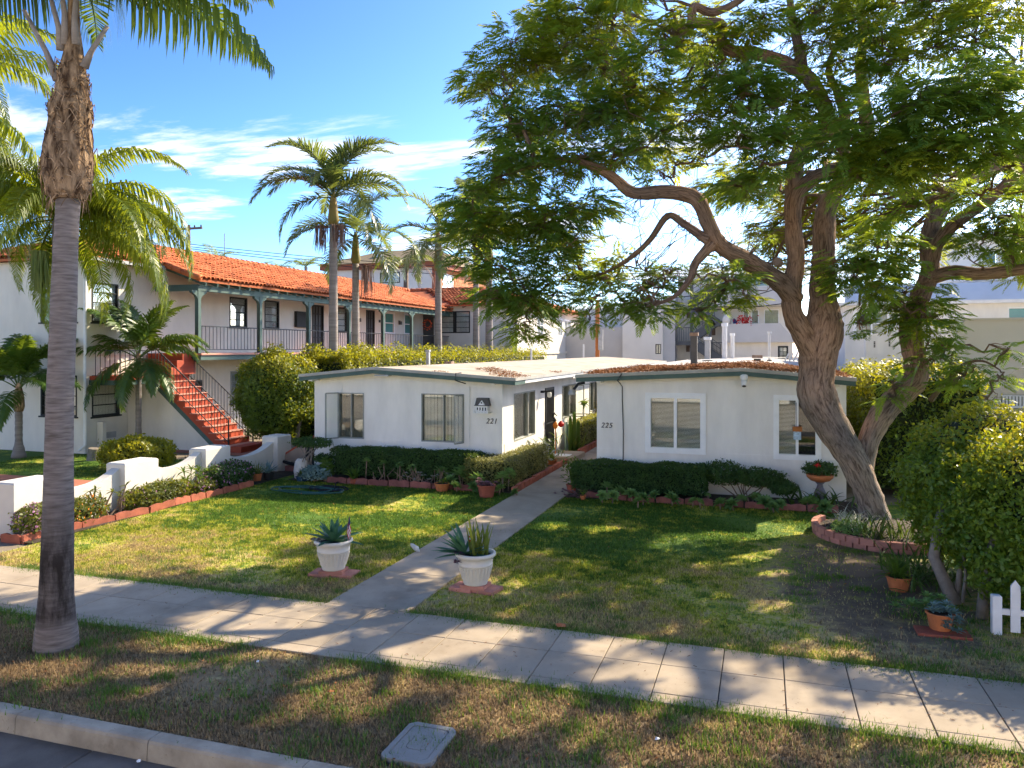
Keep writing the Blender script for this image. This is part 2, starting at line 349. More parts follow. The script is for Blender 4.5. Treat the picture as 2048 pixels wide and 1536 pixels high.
    m['aeon'] = fol('succulent_leaf', (0.08, 0.19, 0.05), (0.20, 0.34, 0.10), (0.25, 0.35, 0.06), 0.25, 0.5, 0.35)
    m['bluesuc'] = fol('blue_succulent_leaf', (0.12, 0.22, 0.20), (0.25, 0.36, 0.34), (0.2, 0.32, 0.22), 0.15)
    m['snake'] = fol('snake_plant_leaf', (0.06, 0.13, 0.03), (0.22, 0.26, 0.05), (0.40, 0.42, 0.04), 0.3)
    m['weed'] = fol('soft_green_leaf', (0.04, 0.11, 0.015), (0.11, 0.19, 0.03), (0.30, 0.40, 0.03), 0.35)
    m['lantana'] = fol('lantana_leaf', (0.06, 0.09, 0.02), (0.15, 0.17, 0.03), (0.34, 0.34, 0.03), 0.35)
    m['silver'] = fol('silver_leaf', (0.28, 0.31, 0.27), (0.46, 0.48, 0.42), (0.4, 0.42, 0.3), 0.2)
    m['purple'] = fol('purple_leaf', (0.10, 0.04, 0.06), (0.28, 0.16, 0.19), (0.25, 0.1, 0.12), 0.2)
    m['jleafy'] = fol('backlit_jacaranda_leaf', (0.06, 0.14, 0.022), (0.17, 0.24, 0.025), (0.60, 0.62, 0.03), 0.55, 0.45, 0.4, 0.5, 1.1)  # yellower leaves for back-lit boughs: the glow is put into the colour
    m['privet'] = fol('privet_leaf', (0.045, 0.135, 0.018), (0.20, 0.29, 0.028), (0.46, 0.50, 0.02), 0.4, 0.42, 0.45, 0.4, 1.4)
    m['shadecore'] = mat('hedge_core_shade', (0.020, 0.028, 0.010), 1.0, 0.3, 6)  # solid dark fill; the hedge's inner shade is in its colour
    m['tuft'] = fol('green_tuft', (0.05, 0.14, 0.02), (0.12, 0.24, 0.03), (0.25, 0.38, 0.03), 0.35)
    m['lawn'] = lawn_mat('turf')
    m['blade'] = lawn_mat('grass_blade', True)
defm()

# ------------------------------------------------------------------ building helpers
def wloc(o):
    v = Vector((0, 0, 0))
    while o: v = v + o.location; o = o.parent
    return v
def link(name, me, parent=None, loc=(0, 0, 0)):
    o = bpy.data.objects.new(name, me); COL.objects.link(o)
    if parent: o.parent = parent
    o.location = loc
    return o
def tag(o, label=None, cat=None, group=None, kind=None):
    if label: o['label'] = label
    if cat: o['category'] = cat
    if group: o['group'] = group
    if kind: o['kind'] = kind
    return o
def thing(name, label, cat, loc=(0, 0, 0), group=None):
    o = link(name, None, None, loc); o.empty_display_size = 0.2
    return tag(o, label, cat, group)
def dup(root, loc, rz=0.0, label=None, name=None):
    r = root.copy(); COL.objects.link(r); r.location = loc; r.rotation_euler.z += rz
    if label: r['label'] = label
    for ch in list(root.children):
        c = ch.copy(); COL.objects.link(c); c.parent = r
        for g in list(ch.children):
            d = g.copy(); COL.objects.link(d); d.parent = c
    return r

class MB:
    def __init__(s): s.v, s.f, s.uv, s.mi, s.cur = [], [], {}, [], 0
    def face(s, *ids): s.f.append(tuple(ids)); s.mi.append(s.cur)
    def quad(s, a, b, c, d):
        i = len(s.v); s.v += [tuple(a), tuple(b), tuple(c), tuple(d)]; s.face(i, i + 1, i + 2, i + 3)
    def box(s, x0, y0, z0, x1, y1, z1, bev=0.0):
        if x0 > x1: x0, x1 = x1, x0
        if y0 > y1: y0, y1 = y1, y0
        if z0 > z1: z0, z1 = z1, z0
        i = len(s.v)
        if bev <= 0:
            s.v += [(x0, y0, z0), (x1, y0, z0), (x1, y1, z0), (x0, y1, z0), (x0, y0, z1), (x1, y0, z1), (x1, y1, z1), (x0, y1, z1)]
            for q in ((0, 3, 2, 1), (4, 5, 6, 7), (0, 1, 5, 4), (1, 2, 6, 5), (2, 3, 7, 6), (3, 0, 4, 7)): s.face(*[i + k for k in q])
        else:
            b = min(bev, (x1 - x0) * .45, (y1 - y0) * .45, (z1 - z0) * .45)
            s.v += [(x0, y0, z0), (x1, y0, z0), (x1, y1, z0), (x0, y1, z0), (x0, y0, z1 - b), (x1, y0, z1 - b), (x1, y1, z1 - b), (x0, y1, z1 - b),
                    (x0 + b, y0 + b, z1), (x1 - b, y0 + b, z1), (x1 - b, y1 - b, z1), (x0 + b, y1 - b, z1)]
            for k in range(4):
                n = (k + 1) % 4
                s.face(i + k, i + n, i + 4 + n, i + 4 + k); s.face(i + 4 + k, i + 4 + n, i + 8 + n, i + 8 + k)
            s.face(i + 8, i + 9, i + 10, i + 11); s.face(i + 3, i + 2, i + 1, i)
        return s
    def bar(s, a, b, w, h=None, up=(0, 0, 1)):
        a, b = Vector(a), Vector(b); h = h or w
        d = (b - a)
        if d.length < 1e-6: return s
        d.normalize(); u = Vector(up)
        if abs(d.dot(u)) > 0.98: u = Vector((1, 0, 0))
        x = d.cross(u).normalized(); y = x.cross(d).normalized()
        i = len(s.v)
        for p in (a, b):
            for sx, sy in ((-1, -1), (1, -1), (1, 1), (-1, 1)): s.v.append(tuple(p + x * (sx * w / 2) + y * (sy * h / 2)))
        for k in range(4): s.face(i + k, i + (k + 1) % 4, i + 4 + (k + 1) % 4, i + 4 + k)
        s.face(i + 3, i + 2, i + 1, i); s.face(i + 4, i + 5, i + 6, i + 7)
        return s
    def tube(s, pts, rad, n=8, cap=True, rough=0.0, v0=0.0):
        pts = [Vector(p) for p in pts]
        if isinstance(rad, (int, float)): rad = [rad] * len(pts)
        i0 = len(s.v); prev = None; L = v0
        for j, p in enumerate(pts):
            t = (pts[min(j + 1, len(pts) - 1)] - pts[max(j - 1, 0)])
            t = t.normalized() if t.length > 1e-9 else Vector((0, 0, 1))
            if prev is None:
                ref = Vector((0, 1, 0)) if abs(t.y) < 0.9 else Vector((1, 0, 0))
                x = t.cross(ref).normalized()
            else:
                x = (prev - t * prev.dot(t)).normalized()
            prev = x; y = t.cross(x)
            if j: L += (p - pts[j - 1]).length
            for k in range(n):
                a = 2 * math.pi * k / n
                rr = rad[j] * (1 + (rough * (rnd.random() - 0.5) if rough else 0))
                s.uv[len(s.v)] = (k / n, L); s.v.append(tuple(p + (x * math.cos(a) + y * math.sin(a)) * rr))
        for j in range(len(pts) - 1):
            for k in range(n):
                k2 = (k + 1) % n
                s.face(i0 + j * n + k, i0 + j * n + k2, i0 + (j + 1) * n + k2, i0 + (j + 1) * n + k)
        if cap:
            s.face(*[i0 + k for k in reversed(range(n))]); e = i0 + (len(pts) - 1) * n
            s.face(*[e + k for k in range(n)])
        return s
    def lathe(s, prof, c=(0, 0, 0), n=20, flute=None):
        i0 = len(s.v)
        for (r, z) in prof:
            for k in range(n):
                a = 2 * math.pi * k / n; s.v.append((c[0] + r * math.cos(a), c[1] + r * math.sin(a), c[2] + z))
        for j in range(len(prof) - 1):
            for k in range(n):
                k2 = (k + 1) % n; s.face(i0 + j * n + k, i0 + j * n + k2, i0 + (j + 1) * n + k2, i0 + (j + 1) * n + k)
        s.face(*[i0 + k for k in reversed(range(n))]); e = i0 + (len(prof) - 1) * n
        s.face(*[e + k for k in range(n)])
        return s
    def prism(s, poly, axis, a0, a1):
        """poly: 2-D outline; axis 'x': (y,z) swept in x; 'y': (x,z) swept in y; 'z': (x,y) swept in z"""
        i = len(s.v); n = len(poly)
        for a in (a0, a1):
            for p, q in poly: s.v.append({'x': (a, p, q), 'y': (p, a, q), 'z': (p, q, a)}[axis])
        for k in range(n): s.face(i + k, i + (k + 1) % n, i + n + (k + 1) % n, i + n + k)
        s.face(*[i + k for k in reversed(range(n))]); s.face(*[i + n + k for k in range(n)])
        return s
    def blade(s, base, az, el, L, W, droop=0.6, segs=4, fold=0.25, twist=0.0):
        """a strap or spoon leaf that curves over: V-folded, tapering to a point"""
        p = Vector(base); ds = L / segs; i0 = len(s.v)
        side = Vector((-math.sin(az), math.cos(az), 0))
        for j in range(segs + 1):
            t = j / segs; e = el - droop * t * t
            d = Vector((math.cos(az) * math.cos(e), math.sin(az) * math.cos(e), math.sin(e)))
            up = Vector((-math.cos(az) * math.sin(e), -math.sin(az) * math.sin(e), math.cos(e)))
            w = W * (0.55 + 1.1 * t - 1.65 * t ** 2.2) if t < 1 else 0.004
            w = max(w, 0.004)
            s.v += [tuple(p + side * w / 2 + up * fold * w), tuple(p), tuple(p - side * w / 2 + up * fold * w)]
            p = p + d * ds
        for j in range(segs):
            a = i0 + j * 3
            s.face(a, a + 1, a + 4, a + 3); s.face(a + 1, a + 2, a + 5, a + 4)
        return s
    def mesh(s, name, m, off=(0, 0, 0), smooth=False):
        me = bpy.data.meshes.new(name)
        if off[0] or off[1] or off[2]: s.v = [(a - off[0], b - off[1], c - off[2]) for a, b, c in s.v]
        me.from_pydata(s.v, [], s.f)
        for mm in (m if isinstance(m, (list, tuple)) else [m]): me.materials.append(mm)
        if any(s.mi): me.polygons.foreach_set('material_index', s.mi)
        if s.uv:
            uvl = me.uv_layers.new(name='UVMap')
            n = len(me.loops); vi = np.empty(n, np.int32); me.loops.foreach_get('vertex_index', vi)
            tab = np.zeros((len(s.v), 2), np.float32)
            for k, q in s.uv.items(): tab[k] = q
            uvl.data.foreach_set('uv', tab[vi].ravel())
        if smooth: me.polygons.foreach_set('use_smooth', np.ones(len(me.polygons), bool))
        me.update()
        return me
    def build(s, name, m, parent=None, smooth=False, world=True):
        off = wloc(parent) if (parent and world) else (0, 0, 0)
        return link(name, s.mesh(name, m, off, smooth), parent)

def npmesh(name, verts, nper, m, parent=None, off=None):
    """verts (n*nper,3): separate polygons of nper corners each"""
    verts = np.asarray(verts, np.float32).reshape(-1, 3)
    if off is None: off = wloc(parent) if parent else Vector((0, 0, 0))
    verts = verts - np.array(off[:], np.float32)
    n = len(verts) // nper
    me = bpy.data.meshes.new(name)
    me.vertices.add(len(verts)); me.vertices.foreach_set('co', verts.ravel())
    me.loops.add(n * nper); me.loops.foreach_set('vertex_index', np.arange(n * nper, dtype=np.int32))
    me.polygons.add(n); me.polygons.foreach_set('loop_start', np.arange(0, n * nper, nper, dtype=np.int32))
    me.materials.append(m); me.update(calc_edges=True)
    return link(name, me, parent)
def unit(a): return a / np.maximum(np.linalg.norm(a, axis=-1, keepdims=True), 1e-9)
def rdirs(n): return unit(rng.normal(size=(n, 3)))
def leafquads(P, A, Nn, L, Wd):
    """diamond leaves: base P, direction A, face normal Nn"""
    S = unit(np.cross(A, Nn)); L = np.asarray(L).reshape(-1, 1); Wd = np.asarray(Wd).reshape(-1, 1)
    mid = P + A * L * 0.45 + Nn * L * 0.04
    return np.stack([P, mid + S * Wd / 2, P + A * L, mid - S * Wd / 2], axis=1)
def shell_leaves(P, out, size, spread=0.9):
    """leaves at P facing roughly along out"""
    n = len(P)
    Nn = unit(out + rdirs(n) * spread)
    A = unit(np.cross(Nn, rdirs(n)))
    L = size * (0.5 + 1.0 * rng.random(n))
    return leafquads(P, A, Nn, L, L * 0.55)

# ------------------------------------------------------------------ wall / window helpers
def fbox(mb, F, a0, a1, d0, d1, z0, z1, bev=0):
    if F[0] == '-Y': mb.box(a0, F[1] - d1, z0, a1, F[1] - d0, z1, bev)
    else: mb.box(F[1] + d0, a0, z0, F[1] + d1, a1, z1, bev)
def fpt(F, a, d, z): return Vector((a, F[1] - d, z)) if F[0] == '-Y' else Vector((F[1] + d, a, z))
def wall(mb, F, a0, a1, z0, z1, holes=(), depth=0.14, d=0.0):
    xs = sorted({a0, a1, *[x for h in holes for x in h[:2] if a0 < x < a1]})
    for i in range(len(xs) - 1):
        m = (xs[i] + xs[i + 1]) / 2; z = z0
        for h in sorted([h for h in holes if h[0] < m < h[1]], key=lambda h: h[2]):
            if h[2] > z: fbox(mb, F, xs[i], xs[i + 1], d - depth, d, z, min(h[2], z1))
            z = max(z, h[3])
        if z < z1: fbox(mb, F, xs[i], xs[i + 1], d - depth, d, z, z1)
def window(par, F, h, fm='frame_dk', mull=(), hb=(), blind='shade', bl=1.0, fw=0.045, sill=None, proud=0.015, cover=0.0, bar=0.02, pane='glass', inset=-0.06):
    a0, a1, z0, z1 = h
    m = MB(); c = cover
    fbox(m, F, a0 - c, a0 + fw, -0.10, proud, z0 - c, z1 + c); fbox(m, F, a1 - fw, a1 + c, -0.10, proud, z0 - c, z1 + c)
    fbox(m, F, a0 + fw, a1 - fw, -0.10, proud - .002, z0 - c, z0 + fw); fbox(m, F, a0 + fw, a1 - fw, -0.10, proud - .002, z1 - fw, z1 + c)
    for t in mull: x = a0 + (a1 - a0) * t; fbox(m, F, x - bar, x + bar, -0.085, 0.004, z0 + fw, z1 - fw)
    for t in hb: z = z0 + (z1 - z0) * t; fbox(m, F, a0 + fw, a1 - fw, -0.08, -0.006, z - bar * .7, z + bar * .7)
    w = m.build('window', MT[fm], par)
    g = MB(); fbox(g, F, a0 + fw, a1 - fw, inset - .006, inset, z0 + fw, z1 - fw); g.build('pane', MT[pane], w)
    k = MB(); fbox(k, F, a0 + .002, a1 - .002, -0.40, -0.39, z0 - .3, z1 + .3); k.build('dark_backing', MT['dark'], w)  # thin dark sheet, its colour stands in for the unlit room
    if blind == 'shade':
        b = MB(); fbox(b, F, a0 + fw, a1 - fw, -0.085, -0.08, z1 - fw - (z1 - z0 - 2 * fw) * bl, z1 - fw); b.build('shade', MT['shade'], w)
    elif blind in ('h', 'hd'):
        b = MB(); z = z0 + fw
        while z < z1 - fw: fbox(b, F, a0 + fw, a0 + fw + (a1 - a0 - 2 * fw) * bl, -0.105, -0.08, z, z + .018); z += .03
        b.build('blind', MT['tanblind' if blind == 'hd' else 'blind'], w)
    elif blind == 'v':
        a = a0 + fw + .02
        b = MB()
        while a < a0 + fw + (a1 - a0 - 2 * fw) * bl - .04:
            q = [fpt(F, a, -.08, z0 + fw), fpt(F, a + .08, -.10, z0 + fw), fpt(F, a + .08, -.10, z1 - fw), fpt(F, a, -.08, z1 - fw)]
            b.quad(*q); a += .093 + rnd.random() * .012
        b.build('blind', MT['blind'], w)
    elif blind == 'curtain':
        b = MB(); n = 26; zz = (z0 + fw, z1 - fw)
        for i in range(n):
            x0 = a0 + fw + (a1 - a0 - 2 * fw) * i / n; x1 = a0 + fw + (a1 - a0 - 2 * fw) * (i + 1) / n
            d0, d1 = -.10 + .015 * math.sin(i * 1.9), -.10 + .015 * math.sin((i + 1) * 1.9)
            b.quad(fpt(F, x0, d0, zz[0]), fpt(F, x1, d1, zz[0]), fpt(F, x1, d1, zz[1]), fpt(F, x0, d0, zz[1]))
        b.build('curtain', MT['blind'], w)
    if sill:
        s = MB(); fbox(s, F, a0 - .05, a1 + .05, -.05, .06, z0 - .05, z0 - .001); s.build('sill', MT[sill], w)
    return w
def casement(par, F, hinge, length, ang, z0, z1, fm='frame_gr'):
    """a side-hung sash standing open; ang = degrees swung out from the wall line"""
    u = (math.cos(R(ang)), math.sin(R(ang)))
    P = lambda t, z: fpt(F, hinge + u[0] * length * t, u[1] * abs(length) * t + .02, z)
    m = MB()
    for a, b in (((0, z0), (1, z0)), ((0, z1), (1, z1)), ((0, z0), (0, z1)), ((1, z0), (1, z1))): m.bar(P(*a), P(*b), .032)
    s = m.build('open_sash', MT[fm], par)
    g = MB(); g.quad(P(.04, z0 + .02), P(.96, z0 + .02), P(.96, z1 - .02), P(.04, z1 - .02)); g.build('pane', MT['glass'], s)
    return s

# ------------------------------------------------------------------ THE GROUND
KY = 5.57      # back of the kerb
g = MB()
xs, ys = (-300, 300), (-120, 5.42, 5.425, 400)
zs = (-0.215, -0.215, -0.03, -0.03)
for j in range(3): g.quad((-300, ys[j], zs[j]), (300, ys[j], zs[j]), (300, ys[j + 1], zs[j + 1]), (-300, ys[j + 1], zs[j + 1]))
tag(g.build('ground', MT['earth']), kind='structure')
def sheet(name, m, x0, y0, x1, y1, z, holes=None):
    q = MB(); nx = max(1, int((x1 - x0) / 1.5)); ny = max(1, int((y1 - y0) / 1.5))
    for i in range(nx):
        for j in range(ny):
            q.quad((x0 + (x1 - x0) * i / nx, y0 + (y1 - y0) * j / ny, z), (x0 + (x1 - x0) * (i + 1) / nx, y0 + (y1 - y0) * j / ny, z),
                   (x0 + (x1 - x0) * (i + 1) / nx, y0 + (y1 - y0) * (j + 1) / ny, z), (x0 + (x1 - x0) * i / nx, y0 + (y1 - y0) * (j + 1) / ny, z))
    return tag(q.build(name, MT[m]), kind='structure')
sheet('street', 'asphalt', -60, 1.5, 40, 4.95, -0.19)
sheet('far_street', 'kerb', -60, -12, 40, 1.49, -0.19)
# unseen sunlit house fronts opposite, added to bounce light; the windows mirror them
m = MB(); x = -44
while x < 34:
    w = rnd.uniform(9, 14); hh_ = rnd.uniform(5.5, 8); m.box(x, -26, -.1, x + w, -15, hh_)
    for k in range(3):
        for zz in (1.1, 3.9): m.box(x + 1 + k * w / 3.2, -15, zz, x + 2.4 + k * w / 3.2, -14.96, zz + 1.3)
    x += w + rnd.uniform(1, 3)
tag(m.build('opposite_house_fronts', MT['cream']), kind='structure')
gut = link('gutter', None); tag(gut, kind='structure')
x = -13.0
while x < 8:
    w = 1.83
    b = MB(); b.box(x + .006, 4.9, -0.25, x + w - .006, 5.41, -0.165, .01); b.build('gutter_slab', MT['gutter'], gut); x += w
kb = link('kerb', None); tag(kb, kind='structure')
x = -14.2
while x < 8:
    w = 1.52
    prof = [(5.40, -.26), (KY, -.26), (KY, .012), (5.455, .012), (5.427, .004), (5.413, -.02)]
    b = MB(); b.prism(prof, 'x', x + .004, x + w - .004); b.build('kerb_stone', MT['kerb'], kb); x += w
sheet('parkway_turf', 'lawn', -40, KY - .002, 25, 7.5, -0.004)
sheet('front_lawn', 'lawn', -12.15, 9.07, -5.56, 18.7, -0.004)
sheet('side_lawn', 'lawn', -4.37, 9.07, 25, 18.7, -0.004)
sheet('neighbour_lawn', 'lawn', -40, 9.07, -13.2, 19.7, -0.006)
sheet('fence_bed_soil', 'soil', -13.0, 10.3, -12.14, 18.6, 0.012)
sheet('house_bed_soil', 'soil', -11.8, 17.35, -5.62, 18.75, 0.012)
sheet('walk_bed_soil', 'soil', -6.35, 18.75, -5.62, 40, 0.02)
sheet('corner_bed_soil', 'soil', -4.35, 17.3, 1.9, 18.75, 0.012)
# pavement: a joint-coloured bed with slabs laid on it
JS = 0.6255; JX = [-2.3 + JS * i for i in range(-34, 40)]
sheet('sidewalk_bed', 'joint', JX[0], 7.5, JX[-1], 9.07, 0.004)
sw = link('sidewalk', None); tag(sw, kind='structure')
rows = ((7.505, 7.70), (7.706, 8.40), (8.406, 9.065))
for i in range(len(JX) - 1):
    if JX[i] > 9 or JX[i] < -17: continue
    g0 = .008 if i % 2 else .003
    for (y0, y1) in rows:
        dz = rnd.uniform(-.003, .003)
        b = MB(); b.box(JX[i] + g0, y0, -.05, JX[i + 1] - g0, y1, .02 + dz, .004)
        b.build('paving_slab', MT['walk'], sw)
gp = link('garden_path', None); tag(gp, kind='structure')
y = 9.075
for w in (1.6, 2.3, 2.3, 2.3, 2.4, 2.4, 2.4, 2.4, 2.4, 2.4, 2.4, 2.4, 2.4):
    b = MB(); b.box(-5.555, y + .004, -.05, -4.37, y + w - .004, .018, .006); b.build('path_slab', MT['walk'], gp); y += w
b = MB(); b.box(-6.5, 22.6, -.02, -5.4, 24.1, .17, .02)
tag(b.build('door_step', MT['walk']), kind='structure')
b = MB(); b.box(-40, 14.9, -.01, -13.9, 15.75, .006); b.box(-14.0, 9.1, -.01, -13.2, 15.75, .0065)
tag(b.build('red_path', MT['redpath']), kind='structure')
b = MB(); b.box(-19, 21.0, -.01, -13.2, 22.4, .008); b.box(-14.6, 22.4, -.01, -12.4, 45, .0085)
tag(b.build('courtyard_paving', MT['redpath']), kind='structure')

# grass blades: real blades standing on the turf sheets
def grass(name, areas, dens, hmin, hmax, label):
    V = []
    for (x0, y0, x1, y1) in areas:
        n = int((x1 - x0) * (y1 - y0) * dens)
        P = np.stack([rng.uniform(x0, x1, n), rng.uniform(y0, y1, n), np.full(n, -0.004)], 1)
        k = np.sin(P[:, 0] * 1.7 + 1.3 * np.sin(P[:, 1] * 1.1)) + np.sin(P[:, 1] * 2.3 + 2 * np.sin(P[:, 0] * .8)) + rng.normal(size=n) * .7
        P = P[k > -1.1]; n = len(P)
        bare = 1 - (((P[:, 0] - 1.6) * .42) ** 2 + ((P[:, 1] - 12.6) * .25) ** 2)
        P = P[rng.random(n) > np.clip(bare * 1.6, 0, .93)]; n = len(P)
        az = rng.uniform(0, 2 * np.pi, n); el = rng.uniform(.5, 1.45, n); h = rng.uniform(hmin, hmax, n) * rng.uniform(.6, 1.15, n)
        d = np.stack([np.cos(az) * np.cos(el), np.sin(az) * np.cos(el), np.sin(el)], 1)
        s = np.stack([-np.sin(az), np.cos(az), np.zeros(n)], 1) * rng.uniform(.004, .0085, n)[:, None]
        V.append(np.stack([P - s, P + s, P + d * h[:, None]], 1))
    return tag(npmesh(name, np.concatenate(V), 3, MT['blade']), label, kind='stuff')
grass('parkway_grass', [(-11, KY + .02, 4.5, 7.5)], 4600, .03, .065, 'patchy dry grass on the parkway strip by the kerb')
grass('lawn_grass', [(-12.1, 9.07, -5.57, 12.5), (-4.36, 9.07, 4.2, 12.5)], 4000, .03, .06, 'mown green grass on the two front lawns')
grass('far_lawn_grass', [(-12.1, 12.5, -5.57, 17.4), (-4.36, 12.5, 1.6, 17.4)], 2400, .03, .06, 'mown green grass near the white houses')
grass('neighbour_grass', [(-21, 9.2, -14.0, 14.9), (-22, 15.8, -13.3, 19.6)], 650, .03, .07, 'bright grass on the lawn beyond the scalloped wall')

def tufts(name, label, n, xr, yr, h):
    V = []
    for k in range(n):
        c = np.array([rng.uniform(*xr), rng.uniform(*yr)]); q = int(rng.uniform(25, 90)); r = rng.uniform(.04, .16)
        if -5.6 < c[0] < -4.3 and c[1] > 7.4: continue
        P = np.concatenate([c + rng.normal(size=(q, 2)) * r * np.array([1.3, .8]), np.full((q, 1), -.004)], 1)
        az = rng.uniform(0, 6.28, q); el = rng.uniform(.6, 1.45, q); hh = rng.uniform(.5, 1.2, q) * h
        d = np.stack([np.cos(az) * np.cos(el), np.sin(az) * np.cos(el), np.sin(el)], 1); sd = np.stack([-np.sin(az), np.cos(az), np.zeros(q)], 1) * .006
        V.append(np.stack([P - sd, P + sd, P + d * hh[:, None]], 1))
    tag(npmesh(name, np.concatenate(V), 3, MT['tuft']), label, kind='stuff')
tufts('grass_tufts', 'greener grass tufts in the dry parkway strip', 260, (-10, 4), (KY + .05, 7.45), .085)
tufts('lawn_tufts', 'longer green tufts and weeds in the front lawns', 420, (-12, 3.5), (9.15, 14.5), .07)
tufts('edge_tufts', 'grass growing over the edges of the sidewalk', 330, (-11, 4), (7.44, 7.52), .07)
tufts('lawn_edge_tufts', 'grass growing over the lawn edge of the sidewalk', 330, (-11, 4), (9.06, 9.13), .06)
# ------------------------------------------------------------------ THE TWO WHITE BUNGALOWS
def bungalow(name, label, x0, x1, y0, y1, prof, holes_front, holes_side, yf, roofm, side):
    root = thing(name, label, 'house', (x0, y0, 0))
    F, S = ('-Y', y0), ('+X', x1)
    ez = min(prof[0][1], prof[2][1]) - .16
    m = MB()
    wall(m, F, x0, x1, 0, .972, [h for h in holes_front if h[2] < .96], d=.010)
    wall(m, F, x0, x1, .972, ez, holes_front)
    ax, az = prof[1]
    def ztop(x):
        p = prof[0], prof[1], prof[2]
        for a, b in ((p[0], p[1]), (p[1], p[2])):
            if a[0] <= x <= b[0]: return a[1] + (b[1] - a[1]) * (x - a[0]) / (b[0] - a[0])
    m.prism([(x0, ez), (x1, ez), (x1, ztop(x1) - .075), (ax, az - .075), (x0, ztop(x0) - .075)], 'y', y0, y0 + .14)
    wall(m, S, y0 + .14, y1, 0, .972, holes_side, d=.010)
    wall(m, S, y0 + .14, y1, .972, ztop(x1) - .075, holes_side)
    m.box(x0, y0 + .14, 0, x0 + .14, y1, ztop(x0) - .075); m.box(x0 + .14, y1 - .14, 0, x1 - .14, y1, ez)
    m.build('wall', MT['white'], root)
    lx, rx = prof[0][0], prof[2][0]
    t = MB(); t.prism([(lx, prof[0][1] - .065), (lx, prof[0][1]), (ax, az), (rx, prof[2][1]), (rx, prof[2][1] - .065), (ax, az - .065)], 'y', yf + .02, y1 + .3)
    rf = t.build('roof', MT[roofm], root)
    e = MB()
    e.prism([(lx - .02, prof[0][1] - .06), (lx - .02, prof[0][1] + .012), (ax, az + .012), (rx + .02, prof[2][1] + .012), (rx + .02, prof[2][1] - .06), (ax, az - .06)], 'y', yf - .008, yf + .03)
    e.box(rx, yf + .03, prof[2][1] - .06, rx + .022, y1 + .3, prof[2][1] + .012)
    e.box(lx - .022, yf + .03, prof[0][1] - .06, lx, y1 + .3, prof[0][1] + .012)
    e.build('roof_edge', MT['greylead'], rf)
    f = MB(); dz = .066
    f.prism([(lx, prof[0][1] - dz - .10), (lx, prof[0][1] - dz), (ax, az - dz), (rx, prof[2][1] - dz), (rx, prof[2][1] - dz - .10), (ax, az - dz - .10)], 'y', yf + .004, yf + .036)
    if side:
        f.box(rx - .034, yf + .036, prof[2][1] - .17, rx - .002, yf + .9, prof[2][1] - .068)
        f.build('fascia', MT['green'], root)
        q = MB(); q.box(rx - .032, yf + .9, prof[2][1] - .15, rx - .004, y1 + .3, prof[2][1] - .068); q.build('side_fascia', MT['whitepaint'], root)
    else:
        f.build('fascia', MT['green'], root)
    s = MB(); s.prism([(lx + .01, prof[0][1] - .085), (lx + .01, prof[0][1] - .07), (ax, az - .07), (rx - .01, prof[2][1] - .07), (rx - .01, prof[2][1] - .085), (ax, az - .085)], 'y', yf + .037, y1)
    s.build('soffit', MT['cream'], root)
    for xx, zz in ((x0 + .12, ztop(x0 + .12)), (x1 - .12, ztop(x1 - .12))):
        b = MB(); b.box(xx - .05, yf + .04, zz - .2, xx + .05, y0 - .001, zz - .09); b.build('eave_beam', MT['white'], root)
    return root, F, S
Y0 = 18.75
h1, h2 = (-11.1, -10.31, .97, 2.22), (-8.61, -7.40, .97, 2.24)
s1, d1, s2, s3 = (19.70, 21.70, .93, 2.22), (22.80, 23.80, .17, 2.22), (24.9, 26.8, 1.1, 2.2), (29.2, 31.4, 1.0, 2.15)
A, FA, SA = bungalow('white_bungalow', 'white flat-roofed bungalow numbered 221, left of the concrete garden path', -11.85, -6.35, Y0, 49.5,
                     ((-12.05, 2.71), (-9.81, 2.93), (-5.87, 2.68)), [h1, h2], [s1, d1, s2, s3], 18.30, 'roof', True)
w = window(A, FA, h1, 'frame_gr', (.5,), blind='hd', fw=.03, bar=.014)
casement(w, FA, -11.09, .36, 128, .98, 2.21)
w = window(A, FA, h2, 'frame_gr', (.52,), blind='v', fw=.03, bar=.014, bl=.98)
casement(w, FA, -7.43, .34, 106, .98, 2.22)
w = window(A, SA, s1, 'frame_gr', (.66,), blind='v', fw=.035, bar=.03, bl=.9)
w = window(A, SA, s2, 'frame_gr', (.45,), blind='v', fw=.035, bar=.02, bl=.6)
casement(w, SA, 25.8, .5, 78, 1.12, 2.18); casement(w, SA, 26.75, .5, 70, 1.12, 2.18)
window(A, SA, s3, 'frame_gr', (.33, .66), blind='v', fw=.035, bar=.02)
# security door
m = MB(); fbox(m, SA, 22.8, 22.86, -.1, .03, .17, 2.22); fbox(m, SA, 23.74, 23.8, -.1, .03, .17, 2.22); fbox(m, SA, 22.86, 23.74, -.1, .028, 2.14, 2.22); fbox(m, SA, 22.86, 23.74, -.1, .028, .17, .25)
for i in range(9): fbox(m, SA, 22.93 + i * .09, 22.95 + i * .09, .0, .02, .25, 2.14)
fbox(m, SA, 22.86, 23.74, .002, .018, 1.1, 1.14)
dr = m.build('security_door', MT['iron'], A)
m = MB(); fbox(m, SA, 22.86, 23.74, -.12, -.10, .2, 2.2); m.build('inner_door', MT['ventdk'], dr)
m = MB(); fbox(m, SA, 22.3, 22.42, 0, .10, 2.1, 2.17); fbox(m, SA, 22.34, 22.38, .04, .3, 2.13, 2.17); m.build('porch_light', MT['iron'], A)
m = MB(); m.lathe([(.03, 0), (.07, .03), (.07, .13), (.05, .15)], (SA[1] + .26, 22.36, 1.97), 10); m.build('lamp_glass', MT['whitepaint'], A)
